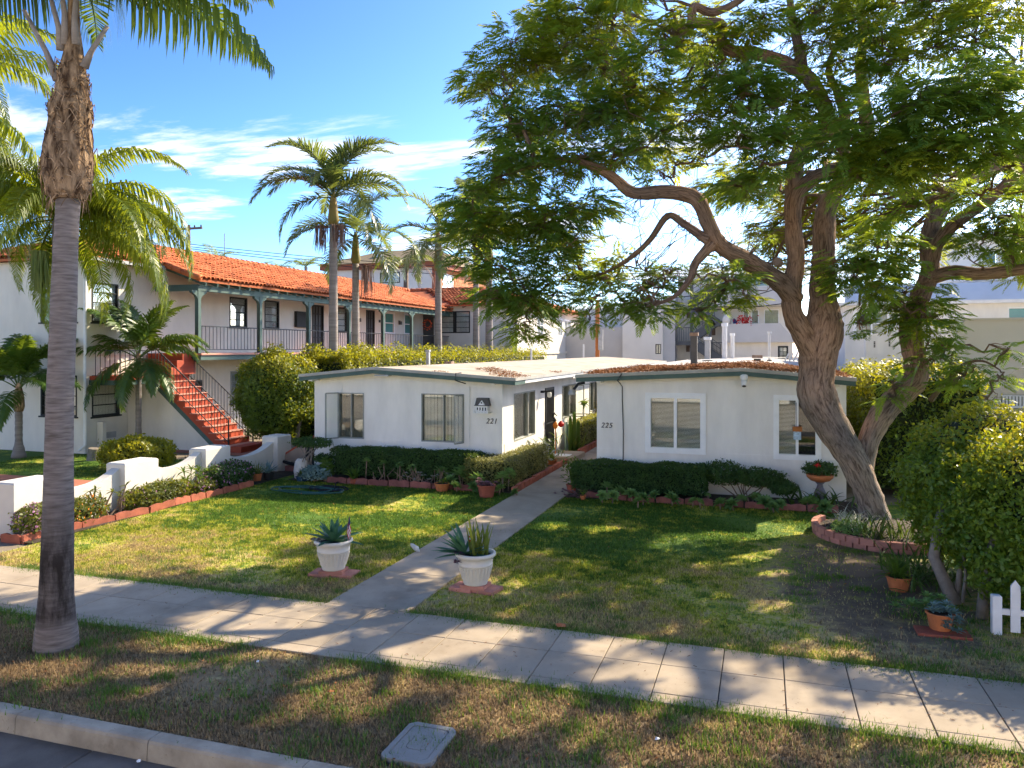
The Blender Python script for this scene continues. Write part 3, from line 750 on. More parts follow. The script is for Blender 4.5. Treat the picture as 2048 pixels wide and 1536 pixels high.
# conduit and hanging wires on the front
m = MB(); m.tube([(-7.24, Y0 - .03, 2.45), (-7.24, Y0 - .03, 1.12)], .011, 6); m.tube([(-7.24, Y0 - .03, 1.12), (-7.22, Y0 - .04, .75), (-7.15, Y0 - .03, .4)], .005, 4)
m.tube([(-8.1, Y0 - .03, .96), (-8.12, Y0 - .03, .6), (-8.2, Y0 - .03, .3)], .005, 4); m.tube([(-10.98, Y0 - .02, 2.5), (-10.97, Y0 - .02, 2.35), (-11.0, Y0 - .02, 2.22)], .005, 4)
m.build('wall_conduit', MT['pipewh'], A)
m = MB(); m.tube([(-7.42, 18.6, 2.80), (-7.44, 18.27, 2.79), (-7.45, 18.26, 2.62), (-7.3, 18.6, 2.52)], .014, 6); m.build('roof_cable', MT['iron'], A)
m = MB(); m.box(-9.75, 18.28, 2.70, -9.35, 18.5, 2.735); m.build('soffit_vent', MT['metal'], A)
m = MB(); m.box(-6.1, 24.6, 2.46, -5.9, 24.9, 2.52); m.tube([(-5.95, 22.5, 2.5), (-5.93, 26, 2.5), (-5.93, 36, 2.5)], .02, 6); m.build('side_conduit', MT['pipewh'], A)

i1, i2 = (-2.64, -1.37, 1.0, 2.29), (.28, 1.16, .96, 2.29)
B, FB, SB = bungalow('white_bungalow', 'white flat-roofed bungalow numbered 225, behind the big leaning tree', -3.90, 1.75, Y0, 47.5,
                     ((-4.32, 2.78), (-.46, 2.97), (1.90, 2.77)), [i1, i2], [], 18.30, 'roof225', True)
window(B, FB, i1, 'frame_wh', (.5,), blind='h', fw=.055, bar=.035, cover=.075, proud=.035)
window(B, FB, i2, 'frame_wh', (.5,), blind='h', fw=.05, bar=.03, cover=.07, proud=.035, bl=.5)
m = MB(); m.tube([(-3.2, 18.29, 2.83), (-3.27, 18.27, 2.72), (-3.3, 18.26, 2.66), (-3.28, 18.5, 2.58), (-3.27, Y0 - .02, 2.5), (-3.27, Y0 - .02, 2.2), (-3.245, Y0 - .02, 1.4), (-3.25, Y0 - .025, .5)], .012, 6)
m.build('wall_cable', MT['iron'], B)
# right-hand wall of 225 already built; 225's left wall faces the path
def number(par, txt, x, z, y, size=.19):
    cu = bpy.data.curves.new('house_number', 'FONT'); cu.body = txt; cu.size = size; cu.shear = .25; cu.extrude = .008; cu.space_character = 1.12
    tmp = bpy.data.objects.new('tmp', cu); COL.objects.link(tmp); bpy.context.view_layer.update()
    me = bpy.data.meshes.new_from_object(tmp.evaluated_get(bpy.context.evaluated_depsgraph_get())); bpy.data.objects.remove(tmp)
    me.name = 'house_number'; me.materials.clear(); me.materials.append(MT['iron'])
    o = link('house_number', me, par, Vector((x, y, z)) - wloc(par)); o.rotation_euler = (R(90), 0, 0)
number(A, '221', -6.80, 1.50, Y0 - .012)
number(B, '225', -3.80, 1.49, Y0 - .012, .175)

# camera, hanging things
t = thing('security_camera', 'white security camera under the gable of 225', 'camera', (-.42, 18.25, 2.72))
m = MB(); m.lathe([(.03, -.06), (.07, -.03), (.085, .03), (.08, .08), (.04, .1)], (-.42, 18.24, 2.74), 14); m.build('housing', MT['whitepaint'], t, True)
m = MB(); m.tube([(-.42, 18.24, 2.70), (-.42, 18.15, 2.58)], [.065, .055], 14); m.build('barrel', MT['whitepaint'], t, True)
m = MB(); m.tube([(-.42, 18.149, 2.58), (-.42, 18.146, 2.575)], .045, 14); m.build('lens', MT['iron'], t)
t = thing('security_light', 'black and silver floodlight at the left eave corner of 225', 'light', (-4.3, 18.6, 2.55))
m = MB(); m.tube([(-4.2, 18.7, 2.58), (-4.33, 18.6, 2.56), (-4.42, 18.5, 2.42)], .035, 8); m.build('arm', MT['iron'], t)
m = MB(); m.lathe([(.09, 0), (.10, .04), (.04, .13)], (-4.46, 18.46, 2.29), 12); m.build('lamp_head', MT['metal'], t)
t = thing('birdhouse', 'small white birdhouse with a grey roof hung beside 221', 'birdhouse', (-6.84, 18.74, 1.8))
m = MB(); m.box(-7.0, 18.55, 1.80, -6.70, 18.735, 1.96); m.prism([(-6.94, 1.98), (-6.76, 1.98), (-6.85, 2.10)], 'y', 18.56, 18.735); m.build('house_body', MT['whitepaint'], t)
m = MB(); m.prism([(-7.05, 1.96), (-6.65, 1.96), (-6.70, 2.16), (-7.0, 2.16)], 'y', 18.60, 18.74); m.prism([(18.5, 1.965), (18.74, 1.965), (18.74, 1.98), (18.5, 1.98)], 'x', -7.03, -6.67); m.build('little_roof', MT['ventdk'], t)
m = MB(); m.box(-7.05, 18.48, 1.775, -6.65, 18.74, 1.80)
for k in range(5): m.box(-7.04 + k * .09, 18.485, 1.80, -7.015 + k * .09, 18.50, 1.86)
m.build('porch', MT['whitepaint'], t)
m = MB()
for k in range(4): m.box(-6.97 + k * .072, 18.546, 1.84, -6.94 + k * .072, 18.551, 1.92)
m.tube([(-6.85, 18.553, 2.04), (-6.85, 18.558, 2.04)], .022, 8)
m.build('little_windows', MT['iron'], t)
t = thing('hanging_card', 'small wooden box with a blue note card hung in the window of 225', 'card', (.72, 18.68, 1.5))
m = MB(); m.box(.62, 18.60, 1.55, .82, 18.70, 1.66, .01); m.build('wooden_box', MT['orangewood'], t)
m = MB(); m.box(.64, 18.648, 1.36, .80, 18.652, 1.55); m.build('note', mat('pale_blue_card', (.45, .58, .70), .8, .3, 30), t)
m = MB(); m.tube([(.70, 18.66, 1.66), (.70, 18.68, 2.2)], .006, 5); m.build('cord', MT['iron'], t)

# ------------------------------------------------------------------ pipes and vents on the roofs
def vent(name, label, x, y, z0, h, w, m, capm, square=True, cap=1.35):
    t = thing(name, label, 'roof vent', (x, y, z0), 'vent pipes on the flat roofs')
    b = MB()
    if square: b.box(x - w / 2, y - w / 2, z0 - .1, x + w / 2, y + w / 2, z0 + h)
    else: b.tube([(x, y, z0 - .1), (x, y, z0 + h)], w / 2, 12)
    b.build('pipe', MT[m], t)
    c = MB()
    if square: c.box(x - w * cap / 2, y - w * cap / 2, z0 + h, x + w * cap / 2, y + w * cap / 2, z0 + h + w * .55, .01)
    else: c.tube([(x, y, z0 + h), (x, y, z0 + h + w * .7)], w * cap / 2, 12)
    c.build('cap', MT[capm], t)
    f = MB(); f.box(x - w * .9, y - w * .9, z0 - .06, x + w * .9, y + w * .9, z0 + .03); f.build('flashing', MT['ventdk'], t)
vent('roof_vent', 'tall dark brown vent stack at the front of the roof of 225', -2.14, 25.6, 2.89, .95, .20, 'ventdk', 'rust')
vent('roof_vent', 'grey square vent with a pale cap on 225, right of the dark stack', -2.45, 36.5, 2.89, .95, .24, 'metal', 'whitepaint')
vent('roof_vent', 'tallest white round vent on the roof of 225', -2.0, 43.0, 2.89, 1.75, .26, 'pipewh', 'whitepaint', False)
vent('roof_vent', 'short white round vent beside the tallest one on 225', -1.62, 43.6, 2.89, 1.25, .2, 'pipewh', 'whitepaint', False)
vent('roof_vent', 'thin white pipe near the crest of the roof of 225', .22, 34.5, 2.93, 1.15, .11, 'pipewh', 'whitepaint', False, 1.9)
vent('roof_vent', 'squat rusty cowl on the roof of 225', -.24, 31.5, 2.94, .10, .26, 'ventdk', 'rust', True, 1.5)
vent('roof_vent', 'grey square vent in front of the clipped yellow hedge top on 221', -11.9, 26.5, 2.70, .62, .12, 'metal', 'metal')
vent('roof_vent', 'low rusty cowl beside the grey square vent on 221', -11.5, 27.6, 2.74, .08, .22, 'ventdk', 'rust', True, 1.3)
vent('roof_vent', 'slim white pipe at the middle of the roof of 221', -11.2, 37.6, 2.76, .62, .11, 'pipewh', 'pipewh', False, 1.0)
vent('roof_vent', 'slim white pipe at the far end of the roof of 221', -10.4, 46, 2.80, .85, .11, 'pipewh', 'pipewh', False, 1.0)
t = thing('roof_cable_run', 'pale cables strung low across the roof of 225', 'cable', (0, 30, 2.95))
m = MB(); m.tube([(-3.6, 27, 2.92), (-2.0, 29, 3.02), (-.2, 31, 3.06), (1.6, 32, 2.98)], .012, 5); m.tube([(-3.0, 33, 2.95), (0, 34, 3.08), (1.7, 36, 3.0)], .015, 5)
for k in range(5): m.tube([(.8 + .2 * k, 33 + k, 2.9), (.95 + .2 * k, 33 + k, 3.25)], .03, 5)
m.build('cable', MT['pipewh'], t)
# dry leaves lying on the roofs
def litter(name, label, n, xr, yr, zf, size=.06, dens=None, hp=.03):
    P = np.stack([rng.uniform(*xr, n), rng.uniform(*yr, n), np.zeros(n)], 1)
    if dens is not None: P = P[rng.random(n) < dens(P)]
    P[:, 2] = zf(P[:, 0]) + rng.random(len(P)) * hp
    Nn = unit(np.array([0, 0, 1.0]) + rdirs(len(P)) * .6); A_ = unit(np.cross(Nn, rdirs(len(P))))
    L = size * (.5 + rng.random(len(P)))
    return tag(npmesh(name, leafquads(P, A_, Nn, L, L * .35), 4, MT['litter']), label, 'leaf litter', kind='stuff')
zB = lambda x: np.where(x < -.46, 2.78 + (x + 4.32) / 3.86 * .19, 2.97 - (x + .46) / 2.36 * .20)
zA = lambda x: np.where(x < -9.81, 2.71 + (x + 12.05) / 2.24 * .22, 2.93 - (x + 9.81) / 3.94 * .25)
litter('leaf_litter', 'brown fallen leaves heaped along the front of the roof of 225', 52000, (-4.2, 1.85), (18.35, 29.5), zB, .075, lambda P: np.clip(1.2 - (P[:, 1] - 18.4) / 7 + .3 * np.sin(P[:, 0] * 3 + P[:, 1]), 0, 1), .07)
litter('leaf_litter', 'thin brown leaves drifted on the right front corner of the roof of 221', 5000, (-8.2, -5.95), (18.4, 23.5), zA, .06, lambda P: np.clip(np.sin(P[:, 0] * 2.1 + P[:, 1] * 1.4) * 1.1 - .1 + (P[:, 1] < 19.2) * .5, 0, 1))

# ------------------------------------------------------------------ THE SPANISH APARTMENT HOUSE ON THE LEFT
L = thing('apartment_house', 'cream two-storey apartment house with red clay tile roof and long balcony', 'apartment house', (-21, 19.7, 0))
F, S = ('-Y', 19.7), ('+X', -21.0)
fl_, fu = (-22.9, -21.35, 1.2, 2.55), (-22.9, -21.35, 4.3, 5.62)
side = [(19.95, 21.10, 1.18, 2.55), (19.95, 21.05, 4.3, 5.62), (24.2, 25.2, .05, 2.2), (26.9, 28.3, 1.15, 2.5),
        (26.85, 28.0, 4.33, 5.59), (29.21, 30.3, 4.33, 5.59), (33.0, 34.05, 3.27, 5.6), (35.19, 36.35, 4.33, 5.6), (38.41, 39.4, 3.27, 5.6),
        (40.61, 41.9, 4.33, 5.6), (43.2, 44.4, 4.33, 5.6)]
m = MB()
wall(m, F, -34, -21.0, 0, 6.35, [fl_, fu]); wall(m, S, 19.84, 46.0, 0, 6.35, side)
m.box(-34, 19.84, 0, -33.86, 46, 6.35)
m.build('wall', MT['cream'], L)
m = MB(); m.box(-34, 19.66, 3.2, -20.955, 19.702, 3.27); m.box(-21.002, 19.66, 3.2, -20.955, 22.7, 3.27); m.build('belt_course', MT['cream'], L)
window(L, F, fl_, hb=(.25, .5, .75), blind='curtain', sill='frame_dk', bar=.018)
window(L, F, fu, hb=(.25, .5, .75), blind='shade', sill='frame_dk', bar=.018)
window(L, S, side[0], hb=(.27, .52, .76), blind='curtain', sill='frame_dk', fw=.05)
window(L, S, side[1], hb=(.25, .5, .75), blind='shade', sill='frame_dk', fw=.05)
window(L, S, side[3], hb=(.25, .5, .75), blind='shade', fw=.06, sill='frame_dk', fm='frame_gr')
for i in (4, 5, 7): window(L, S, side[i], hb=(.25, .5, .75), blind='shade', fw=.06, sill='frame_dk')
for i in (9, 10): window(L, S, side[i], hb=(.5,), blind='shade', bl=.5, fm='frame_wh', fw=.09, bar=.04, cover=.03, pane='teal')
for h in (side[2], side[6], side[8]):
    m = MB(); a0, a1, z0, z1 = h
    fbox(m, S, a0, a0 + .07, -.1, .02, z0, z1); fbox(m, S, a1 - .07, a1, -.1, .02, z0, z1); fbox(m, S, a0 + .07, a1 - .07, -.1, .018, z1 - .08, z1)
    for t in (.38, .62): fbox(m, S, a0 + (a1 - a0) * t - .015, a0 + (a1 - a0) * t + .015, -.06, -.03, z0, z1 - .08)
    for t in (.3, .55, .8): fbox(m, S, a0 + .07, a1 - .07, -.06, -.032, z0 + (z1 - z0) * t, z0 + (z1 - z0) * t + .04)
    d = m.build('screen_door', MT['frame_dk'], L)
    m = MB(); fbox(m, S, a0 + .07, a1 - .07, -.1, -.08, z0, z1 - .08); m.build('door_leaf', MT['steel'], d)
# meter box, lamps, small vents, stumps of pipe
m = MB(); fbox(m, S, 31.5, 32.5, 0, .16, 4.45, 5.2); m.build('meter_box', MT['frame_dk'], L)
for y in (37.4, 42.4):
    m = MB(); fbox(m, S, y, y + .05, 0, .12, 5.1, 5.15); fbox(m, S, y - .07, y + .12, .05, .2, 4.9, 5.1); m.build('wall_lamp', MT['ventdk'], L)
for y in (34.6, 39.9):
    m = MB(); fbox(m, S, y, y + .16, 0, .04, 4.95, 5.1); m.build('mailbox', MT['iron'], L)
m = MB(); fbox(m, F, -21.75, -21.5, 0, .012, .42, .58); fbox(m, S, 20.45, 20.95, 0, .012, .42, .62); m.build('foundation_vent', MT['metal'], L)
m = MB(); m.box(-20.99, 20.15, 0, -20.75, 20.3, 1.0, .02); m.build('pilaster_stub', MT['cream'], L)
m = MB(); px = -20.96
m.tube([(-20.62, 20.05, 6.2), (-20.62, 20.03, 6.02), (-20.93, 19.62, 5.72), (-20.93, 19.62, 3.3), (-20.93, 19.60, 3.15), (-20.93, 19.62, .3), (-21.05, 19.5, .12)], .05, 8)
m.build('downspout', MT['whitepaint'], L)
# roof geometry
KX, RX, RZ = .352, -23.5, 7.50
zr = lambda x: RZ - (x - RX) * KX if x > RX else RZ - (RX - x) * KX
HY0 = 19.35
m = MB(); th = .09
def slab(pts):
    i = len(m.v); n = len(pts)
    m.v += [tuple(p) for p in pts] + [(p[0], p[1], p[2] - th) for p in pts]
    m.face(*[i + k for k in range(n)]); m.face(*[i + n + k for k in reversed(range(n))])
    for k in range(n): m.face(i + k, i + n + k, i + n + (k + 1) % n, i + (k + 1) % n)
rp = lambda x, y: (x, y, zr(x))
xe = -20.45
slab([rp(RX, HY0 + 3.05), rp(xe, HY0), rp(xe, 22.62), rp(-18.95, 22.62), rp(-18.95, 46.4), rp(RX, 46.4)])
slab([(RX, HY0 + 3.05, RZ), (-26.55, HY0, zr(xe)), (xe, HY0, zr(xe))])
slab([(RX, HY0 + 3.05, RZ), (RX, 52, RZ), (-34.3, 52, zr(-34.3)), (-34.3, HY0, zr(-34.3)), (-26.55, HY0, zr(-26.55))])
roof = m.build('roof', MT['tile'], L)
# gutter and eave timbers
m = MB(); m.box(xe - .02, HY0, zr(xe) - .16, xe + .07, 22.6, zr(xe) - .05); m.build('gutter', MT['metal'], L)
m = MB()
y = 22.9
while y < 46.2:
    m.bar((-21.0, y, zr(-21) - .16), (-18.9, y, zr(-18.9) - .16), .07, .11); y += .62
m.build('rafter_tails', MT['green'], L)
for y in (20.2, 21.0, 21.8): 
    m = MB(); m.bar((-21, y, zr(-21) - .15), (xe + .02, y, zr(xe) - .15), .1, .12); m.build('rafter_tail', MT['wood'], L)
m = MB(); m.box(-19.29, 22.75, 5.50, -19.13, 46, 5.72); m.box(-21.0, 22.74, 5.50, -19.29, 22.88, 5.72); m.build('balcony_beam', MT['green'], L)
PY = [22.85, 26.40, 29.90, 33.42, 36.96, 40.46, 44.0]
for y in PY:
    m = MB(); m.box(-19.285, y - .075, 3.27, -19.135, y + .075, 5.50)
    for sg in (-1, 1): m.prism([(y + sg * .075, 5.18), (y + sg * .075, 5.50), (y + sg * .38, 5.50), (y + sg * .38, 5.43), (y + sg * .16, 5.32)][::sg], 'x', -19.27, -19.15)
    m.build('balcony_post', MT['green'], L)
m = MB(); m.box(-20.995, 22.8, 3.02, -19.05, 46, 3.2); m.build('balcony_edge', MT['green'], L)
m = MB(); m.box(-20.995, 22.78, 3.2, -19.0, 46, 3.27, .02); m.build('balcony_floor', MT['tread'], L)
m = MB(); m.box(-19.23, 22.93, 4.22, -19.19, 46, 4.26); m.box(-19.225, 22.93, 3.38, -19.195, 46, 3.41); rl = m.build('railing', MT['iron'], L)
bm = MB(); bm.box(-.009, -.009, 3.41, .009, .009, 4.22); bme = bm.mesh('baluster', MT['iron'])
y = 23.05
while y < 45.9:
    if min(abs(y - p) for p in PY) > .1: link('baluster', bme, rl, Vector((-19.21, y, 0)) - wloc(rl))
    y += .2
# far wing that faces the street
WY = 46.0
Fw, Sw = ('-Y', WY), ('+X', -14.6)
hw = [(-21.1, -20.25, 3.27, 5.65), (-19.85, -17.75, 4.45, 5.85)]
sw_ = [(50.5, 52.0, 4.4, 5.7), (56.0, 57.4, 4.4, 5.7), (58.0, 60.2, 4.4, 5.7)]
m = MB(); wall(m, Fw, -21.0 - .3, -14.6, 0, 6.3, hw); wall(m, Sw, WY + .14, 63, 0, 6.3, sw_); m.build('wing_wall', MT['cream'], L)
a0, a1, z0, z1 = hw[0]
m = MB(); fbox(m, Fw, a0, a0 + .08, -.1, .02, z0, z1); fbox(m, Fw, a1 - .08, a1, -.1, .02, z0, z1); fbox(m, Fw, a0 + .08, a1 - .08, -.1, .018, z1 - .08, z1); fbox(m, Fw, a0 + .08, a1 - .08, -.08, -.04, z0, z1 - .08)
for k in range(6): fbox(m, Fw, a0 + .16, a1 - .16, -.04, -.03, z0 + .25 + k * .18, z0 + .40 + k * .18)
m.build('front_door', MT['steel'], L)
for (p, q) in ((hw[1][0], -18.83), (-18.77, hw[1][1])): window(L, Fw, (p, q, 4.45, 5.85), hb=(.25, .5, .75), blind='shade', fw=.07)
for h in sw_: window(L, Sw, h, mull=(.5,), hb=(.5,), blind='shade', fm='frame_wh', fw=.08, bar=.03, cover=.03)
m = MB(); m.box(-14.602, WY + .2, 3.1, -14.5, 63, 3.25); m.build('wing_belt', MT['cream'], L)
ez = 6.22; KW = .31; RYW = 49.6
zw = lambda y: ez + (y - 45.4) * KW
m = MB()
slab([(-19.0, 45.4, ez), (-14.1, 45.4, ez), (-18.3, RYW, zw(RYW)), (-25.5, RYW, zw(RYW)), (-23.6, 45.4, ez)])
slab([(-14.1, 45.4, ez), (-14.1, 63.4, ez), (-18.3, 63.4, zw(RYW)), (-18.3, RYW, zw(RYW))])
m.build('wing_roof', MT['tile'], L)
m = MB()
for k in range(6): m.bar((-19.8 + k * .9, 45.42, ez - .14), (-19.8 + k * .9, 46, ez + .04), .1, .13)
m.build('wing_rafters', MT['wood'], L)

# clay barrel tiles: half pipes; the nearest are objects of their own, the rest one joined part
TW, TL = .235, .40
tv = []
for (yy, r0, lift) in ((0.0, .122, .045), (TL + .05, .10, .0)):
    for k in range(6):
        a = math.pi * k / 5
        tv.append((-math.cos(a) * r0, yy, lift + math.sin(a) * r0 * .85))
for k in range(6):
    a = math.pi * k / 5; tv.append((-math.cos(a) * .100, 0.0, .04 + math.sin(a) * .098 * .85))
tf = [(k, k + 1, 7 + k, 6 + k) for k in range(5)] + [(12 + k, 13 + k, k + 1, k) for k in range(5)]
tme = bpy.data.meshes.new('roof_tile'); tme.from_pydata([(x, y, z) for x, y, z in tv], [], tf); tme.materials.append(MT['tile'])
tme.polygons.foreach_set('use_smooth', np.ones(len(tf), bool))
tva = np.array(tv)
tiles = []
def slope(o, along, up, length, height, clip):
    along, up = Vector(along).normalized(), Vector(up).normalized(); n = along.cross(up).normalized()
    r = 0; s = -.06
    while s < height:
        c = TW / 2
        while c < length:
            p = Vector(o) + along * c + up * (s + .02)
            if clip(p):
                mtx = Matrix((along, up, n)).transposed().to_4x4()
                j = Euler((rnd.gauss(0, .02), rnd.gauss(0, .02), rnd.gauss(0, .035))).to_matrix().to_4x4()
                mtx = mtx @ j; mtx.translation = p + n * rnd.uniform(-.004, .016) + up * rnd.uniform(-.025, .025)
                tiles.append(mtx)
            c += TW
        s += TL; r += 1
upx = Vector((-1, 0, KX))
slope((-18.95, 22.66, zr(-18.95)), (0, 1, 0), upx, 23.9, (RX + 18.95) * -1 * math.sqrt(1 + KX * KX), lambda p: (p.x < xe or p.y > 22.6) and p.x > RX - .05 and p.y < 46.6 - max(0, (-19.2 - p.x) * -.0))
slope((xe, HY0, zr(xe)), (0, 1, 0), upx, 22.62 - HY0, 3.05 * math.sqrt(1 + KX * KX), lambda p: p.y > HY0 + (xe - p.x) + .05 and p.x > RX - .05)
slope((-26.6, HY0, zr(xe)), (1, 0, 0), (0, 1, KX), 6.2, 3.2, lambda p: abs(p.x - RX) < 3.05 - (p.y - HY0) - .02)
wx = lambda p: -14.1 - (p.y - 45.4) * 1.0
slope((-23.4, 45.4, ez), (1, 0, 0), (0, 1, KW), 9.3, 4.4, lambda p: p.x < wx(p) and (p.x > -18.95 - (p.y - 45.4) * .88 ))
slope((-14.1, 45.4, ez), (0, 1, 0), (-1, 0, KW), 18, 4.4, lambda p: p.y > 45.4 + (-14.1 - p.x) )
camv = Vector((0, 0, H))
tiles.sort(key=lambda t: (t.translation - camv).length)
off = wloc(roof)
for mtx in tiles[:290]:
    o = link('roof_tile', tme, roof); q = mtx.copy(); q.translation = q.translation - off; o.matrix_local = q
V, Fc = [], []
for t in tiles[290:]:
    a = np.array(t); V.append(tva @ a[:3, :3].T + a[:3, 3])
V = np.concatenate(V) - np.array(off[:])
nt = len(V) // 18
fa = (np.array(tf)[None] + (np.arange(nt) * 18)[:, None, None]).reshape(-1, 4)
me = bpy.data.meshes.new('roof_tiles'); me.vertices.add(len(V)); me.vertices.foreach_set('co', V.astype(np.float32).ravel())
me.loops.add(fa.size); me.loops.foreach_set('vertex_index', fa.astype(np.int32).ravel()); me.polygons.add(len(fa)); me.polygons.foreach_set('loop_start', np.arange(0, fa.size, 4, dtype=np.int32))
me.polygons.foreach_set('use_smooth', np.ones(len(fa), bool)); me.materials.append(MT['tile']); me.update(calc_edges=True)
tag(link('remaining_tiles', me, roof), kind='stuff')
def ridge(p, q, par):
    p, q = Vector(p), Vector(q); n = int((q - p).length / .38); m = MB()
    for k in range(n):
        a, b = p.lerp(q, k / n), p.lerp(q, (k + 1.15) / n); m.tube([a + Vector((0, 0, .05)), b + Vector((0, 0, .03))], [.13, .105], 8)
    m.build('ridge_tiles', MT['tile'], par, True)
ridge((RX, HY0 + 3.05, RZ), (RX, 49, RZ), roof); ridge((xe + .05, HY0 - .05, zr(xe)), (RX, HY0 + 3.05, RZ), roof); ridge((-26.55, HY0, zr(xe)), (RX, HY0 + 3.05, RZ), roof)
ridge((-23.6, RYW, zw(RYW)), (-18.3, RYW, zw(RYW)), roof); ridge((-14.1, 45.4, ez), (-18.3, RYW, zw(RYW)), roof); ridge((-18.92, 22.62, zr(-18.92)), (xe, 22.62, zr(xe)), roof)
# wreath on the far door
t = thing('door_wreath', 'red and coral wreath on the dark door at the balcony end', 'wreath', (-20.68, WY - .03, 5.0))
m = MB(); 
for k in range(46):
    a = k * 2.399; r = .26 + .07 * math.sin(k * 5.1); c = Vector((-20.68 + r * math.cos(a), WY - .02 - .05 * rnd.random(), 5.02 + r * 1.1 * math.sin(a)))
    m.lathe([(.02, -.03), (.06, 0), (.02, .04)], c, 6)
m.build('blossom', MT['wreath'], t)

# ------------------------------------------------------------------ THE OUTSIDE STAIR
ST = thing('outside_stair', 'red painted outside stair with iron railing beside the cream house', 'staircase', (-18, 21.4, 0))
N_, RI, TR = 12, .21, .255
x00 = -16.75
m = MB(); m.prism([(-20.99, 0), (-17.15, 0), (-19.85, 2.27), (-20.99, 2.27)], 'y', 21.46, 22.74); m.build('stair_wall', MT['cream'], ST)
m = MB(); m.prism([(-17.30, 0), (-17.05, 0), (-19.77, 2.27), (-19.80, 2.39), (-20.99, 2.39), (-20.99, 2.25), (-20.0, 2.25)], 'y', 21.44, 21.459); m.build('stringer_trim', MT['green'], ST)
m = MB(); m.prism([(-17.06, 0), (-16.72, 0), (-16.72, .12), (-19.86, 2.46), (-19.78, 2.28)], 'y', 21.428, 21.4585); m.build('stair_side', MT['redstep'], ST)
for i in range(N_):
    x1 = x00 - TR * i; z1 = RI * (i + 1)
    m = MB(); m.prism([(x1 - TR * 1.22, z1 - RI * .97), (x1, z1 - RI), (x1, z1 - .028), (x1 - TR * 1.22, z1 - .028)], 'y', 21.42, 22.8)
    s = m.build('step', MT['redstep'], ST)
    m = MB(); m.box(x1 - TR - .06, 21.40, z1 - .028, x1 + .03, 22.82, z1, .008); m.build('tread', MT['tread'], s)
m = MB(); m.box(-16.78, 21.42, 0, -16.3, 23.0, .2, .01); m.build('bottom_step', MT['redstep'], ST)
xt = x00 - TR * N_
m = MB(); m.box(-20.99, 19.85, 2.40, xt + .02, 22.9, 2.53, .01); m.build('landing', MT['redstep'], ST)
m = MB(); m.box(-20.99, 19.83, 2.24, xt, 19.88, 2.40); m.box(xt - .05, 19.88, 2.24, xt, 21.44, 2.40); m.build('landing_trim', MT['green'], ST)
for k in range(3):
    m = MB(); m.box(-20.99, 21.75 + .28 * k, 2.53 + .243 * k, -19.4 - .004 * k, 22.95 - .004 * k, 2.53 + .245 * (k + 1), .02); m.build('upper_step', MT['redstep'], ST)
def rail(y, z):
    P = lambda i: Vector((x00 - TR * (i + .5), y, RI * (i + 1)))
    m = MB(); a, b = P(0), P(N_ - 1)
    m.bar(a + Vector((.05, 0, .86)), b + Vector((-.1, 0, .90)), .035, .03); m.bar(a + Vector((.05, 0, .12)), b + Vector((-.1, 0, .16)), .022, .02)
    m.box(a.x + .03, y - .018, a.z, a.x + .066, y + .018, a.z + .86)
    r = m.build('hand_rail', MT['iron'], ST)
    for i in range(N_):
        for h in (0, .5):
            p = P(i + h)
            if i == 0 and h == 0: continue
            q = MB(); q.box(p.x - .008, y - .008, p.z - (.1 if h else .0) + .1 * (h > 0) , p.x + .008, y + .008, p.z + .88); q.build('baluster', MT['iron'], r)
rail(21.47, 0); rail(22.76, 0)
m = MB(); m.bar((xt, 19.9, 3.36), (xt, 21.4, 3.36), .03); m.bar((-20.95, 19.9, 3.36), (xt, 19.9, 3.36), .03)
r = m.build('landing_rail', MT['iron'], ST)
for k in range(8):
    q = MB(); q.box(xt - .008, 19.95 + k * .19, 2.53, xt + .008, 19.966 + k * .19, 3.35); q.build('baluster', MT['iron'], r)
for k in range(6):
    q = MB(); q.box(-20.8 + k * .2, 19.892, 2.53, -20.784 + k * .2, 19.908, 3.35); q.build('baluster', MT['iron'], r)

# ------------------------------------------------------------------ THE SCALLOPED WHITE WALL
FW = thing('garden_wall', 'low white stucco garden wall with square pillars and scalloped tops', 'wall', (-13, 10.5, 0))
pil = [(10.50, 11.40), (13.05, 14.0), (15.55, 16.45), (18.45, 19.1)]
for (a, b) in pil:
    m = MB(); m.box(-13.34, a, .12, -12.84, b, .985, .03); m.box(-13.31, a + .03, -.02, -12.87, b - .03, .12); m.build('pillar', MT['fence'], FW)
for (a, b, zl) in ((11.40, 13.05, .64), (14.0, 15.55, .67), (16.45, 18.45, .58)):
    n = 18; top = []
    for k in range(n + 1):
        t = k / n; top.append((a + (b - a) * t, zl + .24 * (abs(2 * (t - .42)) if t < .42 else abs((t - .42) / .58)) ** 2.2))
    m = MB(); m.prism([(b, -.02), (a, -.02)][::-1] + top[::-1], 'x', -13.2, -12.98); m.build('wall_panel', MT['fence'], FW)
